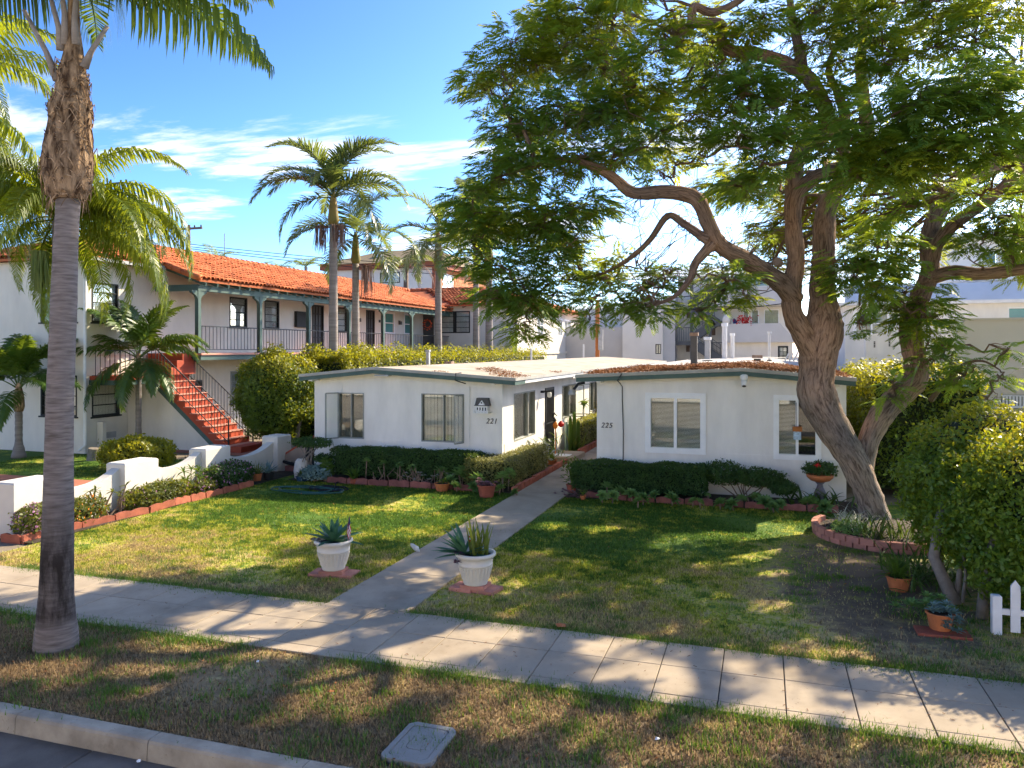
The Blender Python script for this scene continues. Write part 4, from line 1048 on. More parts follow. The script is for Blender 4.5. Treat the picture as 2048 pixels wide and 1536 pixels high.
# scalloped edging blocks in front
def edging(name, label, pts, m='brick', w=.58, h=.15, th=.05, z=0, scal=2):
    root = thing(name, label, 'edging', (*pts[0], z))
    for a, b in zip(pts[:-1], pts[1:]):
        a, b = Vector((*a, 0)), Vector((*b, 0)); n = max(1, round((b - a).length / w)); d = (b - a) / n; u = d.normalized(); sd = Vector((-u.y, u.x, 0))
        for k in range(n):
            o = a + d * k; l = d.length - (.03 if scal else .012); hh = h * rnd.uniform(.88, 1.08); q = MB(); top = []
            ns_ = max(1, scal * 5)
            for s in range(ns_ + 1):
                t = s / ns_; top.append((t * l, hh - .028 + .028 * abs(math.sin(math.pi * scal * t)) if scal else hh))
            poly = [(0, -.03), (l, -.03)] + top[::-1]
            i = len(q.v); nn = len(poly); tl = rnd.uniform(-.02, .02)
            for sgn in (-th / 2, th / 2):
                for (p, zz) in poly: q.v.append(tuple(o + u * p + sd * (sgn + tl * zz / h) + Vector((0, 0, z + zz))))
            for k2 in range(nn): q.face(i + k2, i + (k2 + 1) % nn, i + nn + (k2 + 1) % nn, i + nn + k2)
            q.face(*[i + k2 for k2 in reversed(range(nn))]); q.face(*[i + nn + k2 for k2 in range(nn)])
            q.build('edging_block', MT[m], root)
    return root
edging('scalloped_edging', 'scalloped terracotta edging in front of the white garden wall', [(-12.9, 10.32), (-12.42, 10.32), (-12.34, 11.5), (-12.24, 12.2), (-12.15, 13.0), (-12.2, 13.8), (-12.14, 14.7), (-12.1, 16.4)])
edging('scalloped_edging', 'dull purple scalloped edging under the dark hedge of 221', [(-10.6, 17.36), (-5.95, 17.38)], 'oldbrick', .6, .17)
edging('scalloped_edging', 'dull red scalloped edging along the succulent bed of 225', [(-3.9, 17.5), (-2.9, 17.32), (1.5, 17.36)], 'oldbrick', .6, .16)
edging('brick_edging', 'straight red brick edging along the left side of the garden path', [(-5.63, 17.45), (-5.63, 22.5)], 'brick', .24, .14, .09, 0, 0)
edging('brick_edging', 'red brick edging beyond the concrete door step', [(-5.63, 24.2), (-5.63, 34)], 'brick', .24, .2, .09, 0, 0)
# ring of brick round the tree
RG = thing('tree_ring', 'curved two-course pink brick ring round the foot of the big tree', 'planter ring', (2.0, 15.6, 0))
c0 = Vector((2.2, 15.55, 0)); rr = 1.28
for row in range(2):
    n = 15
    for k in range(n):
        a = R(148) + R(155) * (k + .5 * row) / n
        if row and k == n - 1: continue
        r2 = rr * (1.0 if row == 0 else 1.01)
        p = c0 + Vector((math.cos(a), math.sin(a), 0)) * r2; l = rr * R(155) / n * .93 / 2; wd = .055
        u = Vector((-math.sin(a), math.cos(a), 0)); v = Vector((math.cos(a), math.sin(a), 0)); q = MB(); i = 0
        z0 = -.02 + row * .105; z1 = z0 + .098 + rnd.uniform(-.004, .006)
        for zz in (z0, z1):
            for su, sv in ((-1, -1), (1, -1), (1, 1), (-1, 1)): q.v.append(tuple(p + u * l * su + v * wd * sv + Vector((0, 0, zz))))
        for f in ((0, 3, 2, 1), (4, 5, 6, 7), (0, 1, 5, 4), (1, 2, 6, 5), (2, 3, 7, 6), (3, 0, 4, 7)): q.face(*f)
        q.build('brick', MT['paver'], RG)
m = MB(); m.lathe([(1.22, -.02), (1.22, .10), (.3, .2)], c0, 28); tag(m.build('ring_soil', MT['soil']), kind='structure')

# ------------------------------------------------------------------ BUILDINGS BEHIND
# pale block with brown shingle roof, far behind the palms
YB = 74.0
def fx(u, Y): return onY(u, 700, Y).x
def fz(u, v, Y): return onY(u, v, Y).z
G = thing('apartment_block', 'pale block with brown shingle roof and red-brown trim beyond the tiled roof', 'apartment block', (fx(800, YB), YB, 0))
xa, xb, zt = fx(655, YB), fx(868, YB), fz(760, 538, YB)
Fg = ('-Y', YB); Sg = ('+X', xb)
hg = [(fx(760, YB), fx(800, YB), fz(780, 566, YB), fz(780, 540, YB) - .25)]
m = MB(); wall(m, Fg, xa, xb, 0, zt, hg); m.build('wall', MT['pale'], G)
m = MB(); wall(m, Sg, YB + .14, YB + 16, 0, zt, [(YB + 2.2, YB + 5.2, zt - 3.2, zt - .4)]); m.build('shingled_wall', MT['shingle'], G)
q = MB()
for r in range(14):
    for c in range(26):
        y = YB + .3 + c * .6 + (r % 2) * .3; z = zt - 5 + r * .36
        if YB + 2.1 < y + .3 < YB + 5.4 and zt - 3.4 < z + .2 < zt - .3: continue
        q.box(xb + .01, y, z, xb + .05 + .02 * rnd.random(), y + .56, z + .34)
tag(q.build('wall_shingles', MT['shingle'], G), kind='stuff')
window(G, Fg, hg[0], fw=.1, blind='shade', mull=(.5,))
window(G, Sg, (YB + 2.2, YB + 5.2, zt - 3.2, zt - .4), fm='frame_wh', fw=.15, mull=(.5,), bar=.08, blind='shade')
m = MB(); m.box(xa - .6, YB - .6, zt, xb + .6, YB + 16, zt + .55); m.box(xb - .2, YB - .05, 0, xb + .12, YB + .1, zt - .01); m.build('trim', MT['redtrim'], G)
m = MB(); zt2 = zt + .55; mx_ = (xa + xb) / 2
i = len(m.v); m.v += [(xa - .9, YB - .9, zt2), (xb + .9, YB - .9, zt2), (xb + .9, YB + 17, zt2), (xa - .9, YB + 17, zt2), (xa + 4.5, YB + 4, zt2 + 1.9), (xb - 2.0, YB + 4, zt2 + 1.9), (xb - 2.0, YB + 13, zt2 + 1.9), (xa + 4.5, YB + 13, zt2 + 1.9)]
for f in ((0, 1, 5, 4), (1, 2, 6, 5), (2, 3, 7, 6), (3, 0, 4, 7), (4, 5, 6, 7), (3, 2, 1, 0)): m.face(*f)
m.build('roof', MT['brownroof'], G)
m = MB(); m.box(fx(735, YB), YB + 1.5, zt2 + .9, fx(748, YB), YB + 2.6, zt2 + 1.25); m.build('roof_hatch', MT['whitepaint'], G)

# grey and cream apartments with a zigzag outside stair
YG = 58.0
X = lambda u: fx(u, YG)
Z = lambda v: fz(1400, v, YG)
G = thing('apartment_block', 'grey and cream apartment block with dark steel zigzag stairs behind 225', 'apartment block', (X(1400), YG, 0))
m = MB(); m.box(X(1120), YG + .4, 0, X(1244), YG + 12, Z(652)); m.build('grey_wing', MT['grey_wall'], G)
m = MB(); m.box(X(1100), YG + 9, 0, X(1244), YG + 20, Z(600)); m.build('rear_wing', MT['pale'], G)
Fp = ('-Y', YG)
hp = (X(1311), X(1322), Z(708), Z(688))
m = MB(); wall(m, Fp, X(1245), X(1325), 0, Z(600), [hp]); m.box(X(1245), YG + .14, 0, X(1325), YG + 12, Z(600)); m.build('pale_wing', MT['pale'], G)
window(G, Fp, hp, fw=.05, mull=(.5,), blind=None)
m = MB(); m.box(X(1325), YG + .3, 0, X(1349), YG + 12, Z(590)); m.build('grey_pier', MT['grey_wall'], G)
m = MB(); m.box(X(1349), YG + 2.5, 0, X(1452), YG + 12, Z(545)); m.build('stairwell_wall', MT['cream'], G)
m = MB(); m.prism([(X(1447), Z(685)), (X(1447), Z(648)), (X(1560), Z(648)), (X(1586), Z(676)), (X(1586), Z(685))], 'y', YG, YG + .25); m.box(X(1447), YG + .25, Z(685), X(1586), YG + 3, Z(684) + .02); m.build('balcony_parapet', MT['grey_wall'], G)
bw = [(X(1484), X(1496), Z(648), Z(617)), (X(1501), X(1517), Z(648), Z(617)), (X(1528), X(1560), Z(648), Z(617))]
Fb = ('-Y', YG + 3.0)
m = MB(); wall(m, Fb, X(1440), X(1600), Z(684), Z(560), bw); m.box(X(1440), YG + 3.2, Z(684), X(1600), YG + 12, Z(560)); m.build('balcony_wall', MT['pale'], G)
for h in bw: window(G, Fb, h, fm='frame_wh', fw=.06, blind='curtain' if h is bw[2] else None)
m = MB(); m.box(X(1430), YG + .3, Z(612), X(1600), YG + 3, Z(575)); m.build('upper_parapet', MT['grey_wall'], G)
m = MB(); m.box(X(1440), YG + .28, Z(574), X(1600), YG + .32, Z(553)); m.build('glass_rail', MT['skyglass'], G)
hd = (X(1556), X(1577), 0.1, Z(692))
Fl = ('-Y', YG + .6)
m = MB(); wall(m, Fl, X(1452), X(1586), 0, Z(685), [hd]); m.build('lower_wall', MT['cream'], G)
window(G, Fl, (hd[0], hd[1], Z(720), hd[3]), fw=.12, mull=(.5,), hb=(.3, .6), blind='shade')
for (u, v) in ((1377, 630), (1376, 697), (1427, 664)):
    m = MB(); p = onY(u, v, YG + 2.5); m.box(p.x - .14, p.y - .03, p.z - .25, p.x + .14, p.y, p.z + .25); m.build('number_plate', MT['wood'], G)
# its stairs
m = MB(); yS = YG + .6
P = lambda u, v, d=0: Vector((X(u), yS + d, Z(v)))
def flight(a, b, w=.55):
    for d in (0, 1.3): m.bar(a + Vector((0, d, 0)), b + Vector((0, d, 0)), .12, w)
flight(P(1382, 612), P(1432, 646), .7); flight(P(1392, 670), P(1428, 645), .6); flight(P(1392, 690), P(1440, 722), .7); flight(P(1385, 600), P(1430, 572), .7)
m.box(X(1424), yS, Z(652), X(1450), yS + 1.4, Z(641)); m.box(X(1347), yS, Z(690), X(1384), yS + 1.4, Z(682)); m.box(X(1374), yS, Z(612), X(1390), yS + 1.4, Z(604))
sp = m.build('stair_flights', MT['steel'], G)
for u, v0, v1 in ((1382, 730, 540), (1419, 722, 648), (1348, 730, 652)):
    m = MB(); m.box(X(u) - .11, yS - .12, Z(v0), X(u) + .11, yS + .1, Z(v1)); m.build('stair_post', MT['steel'], G)
m = MB()
for (ua, va, ub, vb, h) in ((1347, 682, 1383, 682, 1.0), (1420, 722, 1450, 722, 1.35)):
    m.bar(P(ua, va) + Vector((0, 0, h)), P(ub, vb) + Vector((0, 0, h)), .05); n = 10
    for k in range(n + 1): p = P(ua, va).lerp(P(ub, vb), k / n); m.bar(p, p + Vector((0, 0, h)), .035)
for (a, b) in ((P(1392, 690), P(1440, 722)), (P(1392, 670), P(1428, 645)), (P(1385, 600), P(1430, 572))):
    for h in (.55, .9, 1.2): m.bar(a + Vector((0, 0, h)), b + Vector((0, 0, h)), .035)
    for k in range(4): p = a.lerp(b, k / 3); m.bar(p, p + Vector((0, 0, 1.2)), .04)
m.build('stair_rails', MT['steel'], G)
# things on that balcony
t = thing('red_flowers', 'red potted flowers on the balcony of the grey apartments', 'flowers', (X(1488), YG + .5, Z(648)))
P0 = np.array([X(1488), YG + .2, Z(642)]) + rng.normal(size=(160, 3)) * np.array([.28, .15, .16]); npmesh('petals', shell_leaves(P0, rdirs(160), .16), 4, MT['red'], t)
t = thing('draped_cloth', 'navy blue cloth draped on the balcony parapet behind 225', 'cloth', (X(1470), YG + .2, Z(648)))
m = MB(); m.prism([(X(1466), Z(648)), (X(1475), Z(648)), (X(1473), Z(642)), (X(1468), Z(637)), (X(1465), Z(640))], 'y', YG + .05, YG + .5); m.build('folds', MT['blue'], t)
t = thing('storage_sack', 'pale sack standing on the balcony beside the navy cloth', 'sack', (X(1453), YG + .2, Z(648)))
m = MB(); m.lathe([(.28, 0), (.33, .3), (.22, .6), (.06, .72)], (X(1453), YG + .35, Z(648)), 10); m.build('sack_body', MT['pale'], t, True)
t = thing('ladder', 'white ladders leaning at the corner of the grey apartments', 'ladder', (X(1600), YG - 2, 0))
m = MB()
for (ua, ub) in ((1590, 1612), (1597, 1619)):
    m.bar(onY(ua, 718, YG - 2), onY(ub, 665, YG - 2), .1)
for k in range(7):
    a = onY(1590 + 22 * k / 7, 718 - 53 * k / 7, YG - 2); m.bar(a, onY(1597 + 22 * k / 7, 718 - 53 * k / 7, YG - 2), .05)
m.build('rails', MT['whitepaint'], t)
t = thing('wooden_post', 'orange-brown wooden utility post standing behind the roof of 221', 'post', (fx(1195, 52), 52, 0))
m = MB(); m.tube([(fx(1195, 52), 52, 0), (fx(1195, 52), 52, fz(1195, 600, 52))], .15, 10); m.build('shaft', MT['orangewood'], t)
m = MB(); m.box(fx(1197, 51.8), 51.7, fz(1197, 700, 52), fx(1206, 51.8), 51.84, fz(1197, 660, 52)); m.build('meter', MT['metal'], t)

# white house on the right
YH = 31.0
X = lambda u: fx(u, YH); Z = lambda v: fz(1850, v, YH)
G = thing('white_house', 'white flat-roofed house with blue-grey parapet, right of the big tree', 'house', (X(1800), YH, 0))
Fh = ('-Y', YH); hh = (X(1709), X(1778), Z(674), Z(621))
ht = (X(2015), X(2075), Z(640), Z(617))
m = MB(); wall(m, Fh, X(1690), X(2300), 0, Z(609), [hh, ht]); m.box(X(1690), YH + .14, 0, X(1690) + .14, YH + 12, Z(609)); m.build('wall', MT['white'], G)
window(G, Fh, hh, fm='frame_wh', mull=(.5,), hb=(.52,), fw=.06, bar=.03, cover=.05, blind='shade', bl=.5, sill='frame_gr', pane='skyglass')
window(G, Fh, ht, fm='frame_wh', blind=None, pane='teal')
m = MB(); m.box(X(1690) - .3, YH - .35, Z(609), X(2300), YH + 12, Z(603)); m.build('eave_slab', MT['whitepaint'], G)
m = MB(); m.prism([(YH - .30, Z(603)), (YH - .30, Z(602)), (YH + .5, Z(565)), (YH + .7, Z(565)), (YH + .7, Z(603))], 'x', X(1692), X(2300)); m.build('parapet', MT['bluegrey'], G)
Fu = ('-Y', YH + 6); XU = lambda u: fx(u, YH + 6); ZU = lambda v: fz(1950, v, YH + 6)
hu = [(XU(1968), XU(1996), ZU(530), ZU(505)), (XU(2000), XU(2022), ZU(528), ZU(500))]
m = MB(); wall(m, Fu, XU(1880), XU(2300), Z(603), ZU(470), hu); m.build('upper_wall', MT['white'], G)
for h in hu: window(G, Fu, h, fm='frame_wh', fw=.05, blind=None)
m = MB(); m.box(XU(1870), YH + 4.5, ZU(566), XU(2300), YH + 6, ZU(556)); m.box(XU(1890), YH + 5.2, ZU(478), XU(2300), YH + 6, ZU(470)); m.build('upper_slab', MT['whitepaint'], G)
m = MB(); a = onY(2025, 500, YH + 5.6); m.bar((a.x, a.y, ZU(556)), (a.x, a.y, ZU(478)), .12); m.bar((a.x, a.y, ZU(495)), (a.x - .6, a.y, ZU(480)), .08); m.build('porch_post', MT['whitepaint'], G)
# stepped parapet in front of the window
YP = 28.0
X = lambda u: fx(u, YP); Z = lambda v: fz(1800, v, YP)
G2 = thing('stair_parapet', 'sloping white stair parapet with weep holes in front of the white house', 'parapet', (X(1780), YP, 0))
m = MB(); m.prism([(X(1731), 0), (X(1985), 0), (X(1985), Z(640)), (X(1925), Z(648)), (X(1800), Z(658)), (X(1740), Z(670)), (X(1731), Z(673))], 'y', YP, YP + .3); m.build('wall', MT['white'], G2)
m = MB()
for u, vs_ in ((1749, 684), (1779, 682)):
    for k in range(4): p = onY(u, vs_ + k * 3.2, YP - .004); m.box(p.x - .025, YP - .006, p.z - .02, p.x + .025, YP - .002, p.z + .02)
m.build('weep_holes', MT['iron'], G2)
window(G2, ('-Y', YP - .12), (X(1778), X(1805), 1.2, Z(723)), fm='frame_wh', blind='shade', fw=.06)
# beige block with arch at the right edge
YR = 25.0
X = lambda u: fx(u, YR); Z = lambda v: fz(1980, v, YR)
G3 = thing('beige_house', 'beige stucco house front with arched porch window at the right edge', 'house', (X(1980), YR, 0))
m = MB()
a0, a1, sp = X(2002), X(2098), Z(772)
top = [(a0 + (a1 - a0) * k / 16, sp + .55 * math.sin(math.pi * k / 16) ** .8) for k in range(17)]
m.prism([(X(1915), 0), (a0, 0)] + top + [(a1, 0), (X(2300), 0), (X(2300), Z(637)), (X(1933), Z(637)), (X(1915), Z(660))], 'y', YR, YR + .3)
m.build('wall', MT['beige'], G3)
m = MB(); m.box(X(1920), YR - .04, Z(718), X(2300), YR + .0, Z(714)); m.box(X(1925), YR - .05, Z(640), X(2300), YR + .3, Z(636)); m.build('ledge', MT['beige'], G3)
m = MB(); m.box(a0 + .01, YR + .2, 0, a1 - .01, YR + .24, sp + .52); m.build('porch_glass', MT['skyglass'], G3)
m = MB(); m.box(a0 + .01, YR + .02, Z(815), a1 - .01, YR + .12, Z(811)); m.box(a0 + .01, YR + .04, Z(792), a1 - .01, YR + .1, Z(790))
for k in range(14): x = a0 + .05 + k * (a1 - a0) / 14; m.box(x, YR + .05, Z(811), x + .05, YR + .08, Z(792))
m.build('porch_rail', MT['whitepaint'], G3)
Fr = ('-Y', YR + .9)
m = MB(); m.box(fx(1880, YR + 1), YR + 1, 0, fx(1935, YR + 1), YR + 3, fz(1900, 735, YR + 1)); m.build('entry_bay', MT['white'], G3)
window(G3, ('-Y', YR + .98), (fx(1882, YR + 1), fx(1899, YR + 1), 1.2, fz(1890, 748, YR + 1)), fm='frame_wh', fw=.04, blind=None, pane='teal')

# ------------------------------------------------------------------ pole, wires, aerial
PYL = 62.0
bp = onY(378, 700, PYL)
t = thing('utility_pole', 'weathered wooden utility pole with crossarm above the tiled roof', 'utility pole', (bp.x, PYL, 0))
zt = fz(378, 450, PYL)
m = MB(); m.tube([(bp.x, PYL, 0), (bp.x, PYL, zt)], [.2, .14], 10); m.build('pole_shaft', MT['wood'], t)
za = fz(378, 458, PYL)
m = MB(); m.bar((fx(350, PYL), PYL - .2, za), (fx(407, PYL), PYL - .2, za), .14, .2); m.build('crossarm', MT['wood'], t)
m = MB()
for u in (352, 366, 392, 405): m.lathe([(.05, 0), (.09, .1), (.04, .22)], (fx(u, PYL), PYL - .2, za + .1), 8)
m.build('insulators', MT['ventdk'], t)
def wire(a, b, sag, r=.018, n=14):
    a, b = Vector(a), Vector(b); return [a.lerp(b, k / n) - Vector((0, 0, sag * 4 * (k / n) * (1 - k / n))) for k in range(n + 1)]
m = MB(); far = [onY(1750, 545, 70), onY(1750, 560, 70), onY(1750, 575, 70)]
for k, (v, f) in enumerate(zip((488, 493, 497), far)): m.tube(wire((bp.x, PYL, fz(378, v, PYL)), f, 1.1), .03, 4)
tag(m.build('overhead_wires', MT['iron']), 'dark overhead wires running right from the utility pole', 'wires')
m = MB(); 
for a, b in (((1245, 600), (1620, 540)), ((1250, 612), (1640, 595)), ((1240, 628), (1560, 575))): m.tube(wire(onY(*a, 54), onY(*b, 54), .5), .03, 4)
tag(m.build('service_wires', MT['iron']), 'service wires crossing in front of the grey apartments', 'wires')
ap = onY(449, 515, 50)
m = MB(); m.tube([(ap.x, 50, 6), (ap.x, 50, fz(449, 467, 50))], .035, 6); tag(m.build('aerial_mast', MT['metal']), 'thin metal aerial mast above the tiled roof ridge', 'aerial')

# ------------------------------------------------------------------ PALMS
def frond_mesh(name, m, el, L, droop, n, ll, ldroop, lw, vee=0.5, stalk=.12, start=.16, seed=0, dead=0.0):
    r = random.Random(seed); segs = 22; P = [Vector((0, 0, 0))]; T = []
    for j in range(segs):
        t = j / segs; e = el - droop * t ** 1.25; d = Vector((math.cos(e), 0, math.sin(e))); T.append(d); P.append(P[-1] + d * (L / segs))
    T.append(T[-1])
    b = MB(); b.tube(P, [max(.006, stalk * .5 * (1 - t / segs) ** .8 * (1.5 if t < 2 else 1) * .45) for t in range(segs + 1)], 5)
    for side in (-1, 1):
        for k in range(n):
            t = start + (1 - start) * (k + r.random() * .4) / n; f = t * segs; j = min(int(f), segs - 1)
            p = P[j].lerp(P[j + 1], f - j); tan = T[j]; up = Vector((-tan.z, 0, tan.x))
            prof = math.sin(math.pi * min(1, .12 + .88 * t ** .8)) ** .6 * (1 - .25 * t)
            l = ll * max(.25, prof) * r.uniform(.85, 1.1)
            d = (Vector((0, side, 0)) * (1 - .35 * t) + tan * (.35 + .6 * t) + up * (vee + r.uniform(-.25, .25))).normalized()
            w = tan * (lw * .5)
            q0 = p; d1 = d; q1 = p + d * l * .45
            d2 = (d * (1 - ldroop) + Vector((0, 0, -1)) * ldroop * r.uniform(.8, 1.25)).normalized(); q2 = q1 + d2 * l * .35
            d3 = (d2 * (1 - ldroop * .8) + Vector((0, 0, -1)) * ldroop).normalized(); q3 = q2 + d3 * l * .25
            i = len(b.v); b.v += [tuple(q0 - w * .5), tuple(q0 + w * .5), tuple(q1 - w), tuple(q1 + w), tuple(q2 - w * .75), tuple(q2 + w * .75), tuple(q3)]
            b.face(i, i + 1, i + 3, i + 2); b.face(i + 2, i + 3, i + 5, i + 4); b.face(i + 4, i + 5, i + 6)
    me = b.mesh(name, m); return me
def put_fronds(root, me_list, crown, specs):
    for k, (az, tilt, sc_, mi) in enumerate(specs):
        o = link('frond', me_list[mi], root, Vector(crown) - wloc(root))
        o.rotation_euler = Euler((R(rnd.uniform(-12, 12)), -R(tilt), R(az))); o.scale = (sc_,) * 3
# king palms behind the hedge
KF = [frond_mesh('king_frond_%d' % i, MT['kleaf'], R(e), 3.0, R(d), 80, .95, .22, .052, vee, .10, .14, i) for i, (e, d, vee) in enumerate(((78, 105, .35), (50, 112, .25), (18, 100, .1), (-25, 60, 0)))]
def king(label, x, y, zc, r, specs, dead=True, shaft='shaft', sh=.85, spear=1.7, lean=(0, 0), infl=()):
    t = thing('king_palm', label, 'palm tree', (x, y, 0), 'king palms behind the long hedge')
    cx, cy = x + lean[0], y + lean[1]
    m = MB(); n = 16
    m.tube([(x + lean[0] * (k / n) ** 2, y + lean[1] * (k / n) ** 2, (zc - sh) * k / n) for k in range(n + 1)], [r * (1.25 - .35 * (k / n)) for k in range(n + 1)], 12)
    m.build('trunk', MT['kbark'], t, True)
    m = MB(); m.tube([(cx, cy, zc - sh - .02), (cx, cy, zc - sh + .12), (cx, cy, zc - sh * .5), (cx, cy, zc), (cx, cy, zc + .25)], [r * .9, r * 1.35, r * 1.1, r * .8, r * .4], 12); m.build('crownshaft', MT[shaft], t, True)
    if spear:
        m = MB(); m.tube([(cx, cy, zc), (cx + .05, cy, zc + spear)], [.05, .012], 6); m.build('spear_leaf', MT['kleaf'], t)
    put_fronds(t, KF, (cx, cy, zc + .05), specs)
    for (az, lz, red) in infl:
        m = MB(); 
        for k in range(70):
            a = R(az) + rnd.gauss(0, .5); rr = .15 + .35 * rnd.random(); z0 = zc - sh - .1
            p = Vector((cx + .12 * math.cos(R(az)), cy + .12 * math.sin(R(az)), z0)); q = p + Vector((rr * math.cos(a), rr * math.sin(a), .05 - .1 * rnd.random())); 
            m.tube([p, q, q + Vector((rnd.gauss(0, .05), rnd.gauss(0, .05), -lz * rnd.uniform(.5, 1)))], [.012, .012, .006], 3, False)
        m.build('flower_tassels', MT['deadfr'], t)
    return t
# azimuths are world degrees: 18 = to the right in the picture, 198 = to the left
king('tallest king palm with wide fronds and a thin upright spear leaf', -14.05, 23.4, 8.55, .145,
     [(35, 6, 1.0, 0), (16, 4, 1.1, 0), (200, 4, 1.05, 0), (240, 0, 1.0, 0), (355, 6, 1.0, 0), (18, 0, 1.0, 1), (10, -12, 1.05, 1), (340, -8, .95, 2), (198, 8, 1.0, 1), (205, -8, 1.08, 1), (185, 2, .95, 1), (220, -18, .9, 2), (90, 0, 1, 1), (130, -6, .95, 1), (285, -4, .9, 1), (65, 4, .9, 1)], infl=((198, .95, 0), (330, .9, 0)))
king('middle king palm with a golden crownshaft and brown hanging tassels', -13.95, 24.75, 7.35, .13,
     [(30, 12, .85, 0), (120, 10, .8, 0), (15, -22, .95, 1), (350, -30, .95, 2), (198, -6, .95, 1), (215, -20, 1.0, 1), (260, -30, .8, 2), (80, -10, .8, 1), (310, -15, .9, 1)], spear=.6, infl=((25, 1.2, 0),))
king('king palm with a rusty swollen crownshaft in front of the far door', -14.0, 32.3, 8.45, .155,
     [(20, 10, 1, 0), (198, 10, 1.05, 0), (205, -15, 1.05, 1), (180, -25, .95, 2), (250, -35, .95, 2), (300, -30, .95, 2), (15, -20, 1, 1), (100, 0, .9, 1), (0, -34, .95, 2)], shaft='shaftrd', sh=1.5, spear=1.5)
king('slim grey king palm to the right of the tiled wing window', -14.1, 37.4, 10.4, .15, [(a, rnd.uniform(-15, 10), 1.05, k % 3) for k, a in enumerate((10, 50, 95, 140, 185, 220, 270, 320))], sh=1.1)
king('stout grey king palm half hidden by the jacaranda leaves', -14.1, 39.4, 9.2, .19, [(a, rnd.uniform(-15, 10), .95, k % 3) for k, a in enumerate((25, 70, 120, 170, 215, 290, 335))], sh=1.1)
# a yellowing palm far behind, and palm tops over the ridge
t = thing('old_palm', 'thin dark palm with yellowed hanging fronds behind the tiled roof', 'palm tree', (fx(812, 60), 60, 0))
cx, cz = fx(812, 60), fz(812, 520, 60)
m = MB(); m.tube([(cx, 60, 0), (cx, 60, cz)], [.26, .2], 10); m.build('trunk', MT['wood'], t, True)
YF = [frond_mesh('yellow_frond', MT['qleaf'], R(20), 3.8, R(115), 40, .9, .5, .06, .1, .12, .1, 31), frond_mesh('dry_frond', MT['deadfr'], R(0), 3.6, R(90), 34, .9, .5, .05, .1, .12, .1, 33)]
put_fronds(t, YF, (cx, 60, cz), [(200, 0, 1, 0), (180, -20, 1, 0), (15, -6, 1, 1), (30, 10, 1, 0), (330, -20, 1, 1), (270, -10, 1, 0), (90, 0, 1, 0), (230, -10, 1, 1)])
FT = [frond_mesh('feather_frond', MT['qleaf'], R(60), 3.2, R(90), 34, .8, .3, .06, .2, .12, .1, 41)]
for k, (u, v, Yd, lab) in enumerate(((430, 515, 48, 'green palm top peeping over the tiled ridge beside the aerial'), (555, 532, 52, 'feathery palm top over the middle of the tiled ridge'), (612, 520, 60, 'small palm top over the ridge, left of the tallest king palm'))):
    p = onY(u, v + 14, Yd); t = thing('palm', lab, 'palm tree', (p.x, p.y, 0))
    m = MB(); m.tube([(p.x, p.y, 0), p], [.2, .15], 8); m.build('trunk', MT['kbark'], t)
    put_fronds(t, FT, p, [(a, rnd.uniform(-30, 15), rnd.uniform(.55, .8), 0) for a in range(0, 360, 40)])

# foreground street palm
PB = gnd(112, 1290)
t = thing('street_palm', 'tall street palm with shaggy fibre below its crown, near left', 'palm tree', (PB.x, PB.y, 0))
D0 = 8.85
ctr = [(112, 1300, 96), (113, 1270, 92), (112, 1225, 80), (113, 1180, 72), (115, 1100, 68), (117, 1000, 64), (118, 900, 60), (120, 800, 58), (124, 700, 56), (128, 600, 56), (131, 500, 52), (134, 440, 50), (137, 395, 52)]
pts = [at(u, v, D0) for u, v, w in ctr]; rad = [w * D0 / FPX * .5 * .86 for u, v, w in ctr]
pp, rr_ = [], []
for i in range(len(pts) - 1):
    for k in range(5):
        s = k / 5; pp.append(pts[i].lerp(pts[i + 1], s)); rr_.append((rad[i] + (rad[i + 1] - rad[i]) * s) * (1 + rnd.uniform(-.012, .012)))
pp.append(pts[-1]); rr_.append(rad[-1]); pp[0].z = -.05
mp_ = mat('street_palm_bark', (.15, .12, .105), .92, 0, 1.0, 1.0, 30, col2=(.36, .30, .27), stretch=(4, 4, 32), lo=.3, hi=.62, detail=9)
# scorched, dark lower trunk: a mark of its own on the bark
ns, ls = mp_.node_tree.nodes, mp_.node_tree.links
b_ = ns['Principled BSDF']; src = b_.inputs['Base Color'].links[0].from_socket
g_ = N(ns, 'ShaderNodeNewGeometry'); sp_ = N(ns, 'ShaderNodeSeparateXYZ'); ls.new(g_.outputs['Position'], sp_.inputs[0])
nz_ = N(ns, 'ShaderNodeTexNoise', i_Scale=3.0, i_Detail=8, i_Roughness=.7); mpp = N(ns, 'ShaderNodeMapping'); mpp.inputs['Scale'].default_value = (3, 3, .8); ls.new(g_.outputs['Position'], mpp.inputs[0]); ls.new(mpp.outputs[0], nz_.inputs['Vector'])
k1 = N(ns, 'ShaderNodeMapRange'); k1.interpolation_type = 'SMOOTHSTEP'; ls.new(sp_.outputs[2], k1.inputs[0]); k1.inputs[1].default_value = 1.9; k1.inputs[2].default_value = .9
k2 = N(ns, 'ShaderNodeMapRange'); k2.interpolation_type = 'SMOOTHSTEP'; ls.new(sp_.outputs[2], k2.inputs[0]); k2.inputs[1].default_value = .22; k2.inputs[2].default_value = .42
kk = mth('MULTIPLY', mth('MULTIPLY', k1.outputs[0], k2.outputs[0], nodes=ns, links=ls), mth('MULTIPLY', mth('SUBTRACT', nz_.outputs['Fac'], .22, nodes=ns, links=ls), 2.6, True, nodes=ns, links=ls), True, nodes=ns, links=ls)
mm_ = N(ns, 'ShaderNodeMixRGB'); mm_.inputs[2].default_value = (.040, .029, .024, 1); ls.new(kk, mm_.inputs[0]); ls.new(src, mm_.inputs[1]); ls.new(mm_.outputs[0], b_.inputs['Base Color'])
m = MB(); m.tube(pp, rr_, 28, True, .012); m.build('trunk', mp_, t, True)
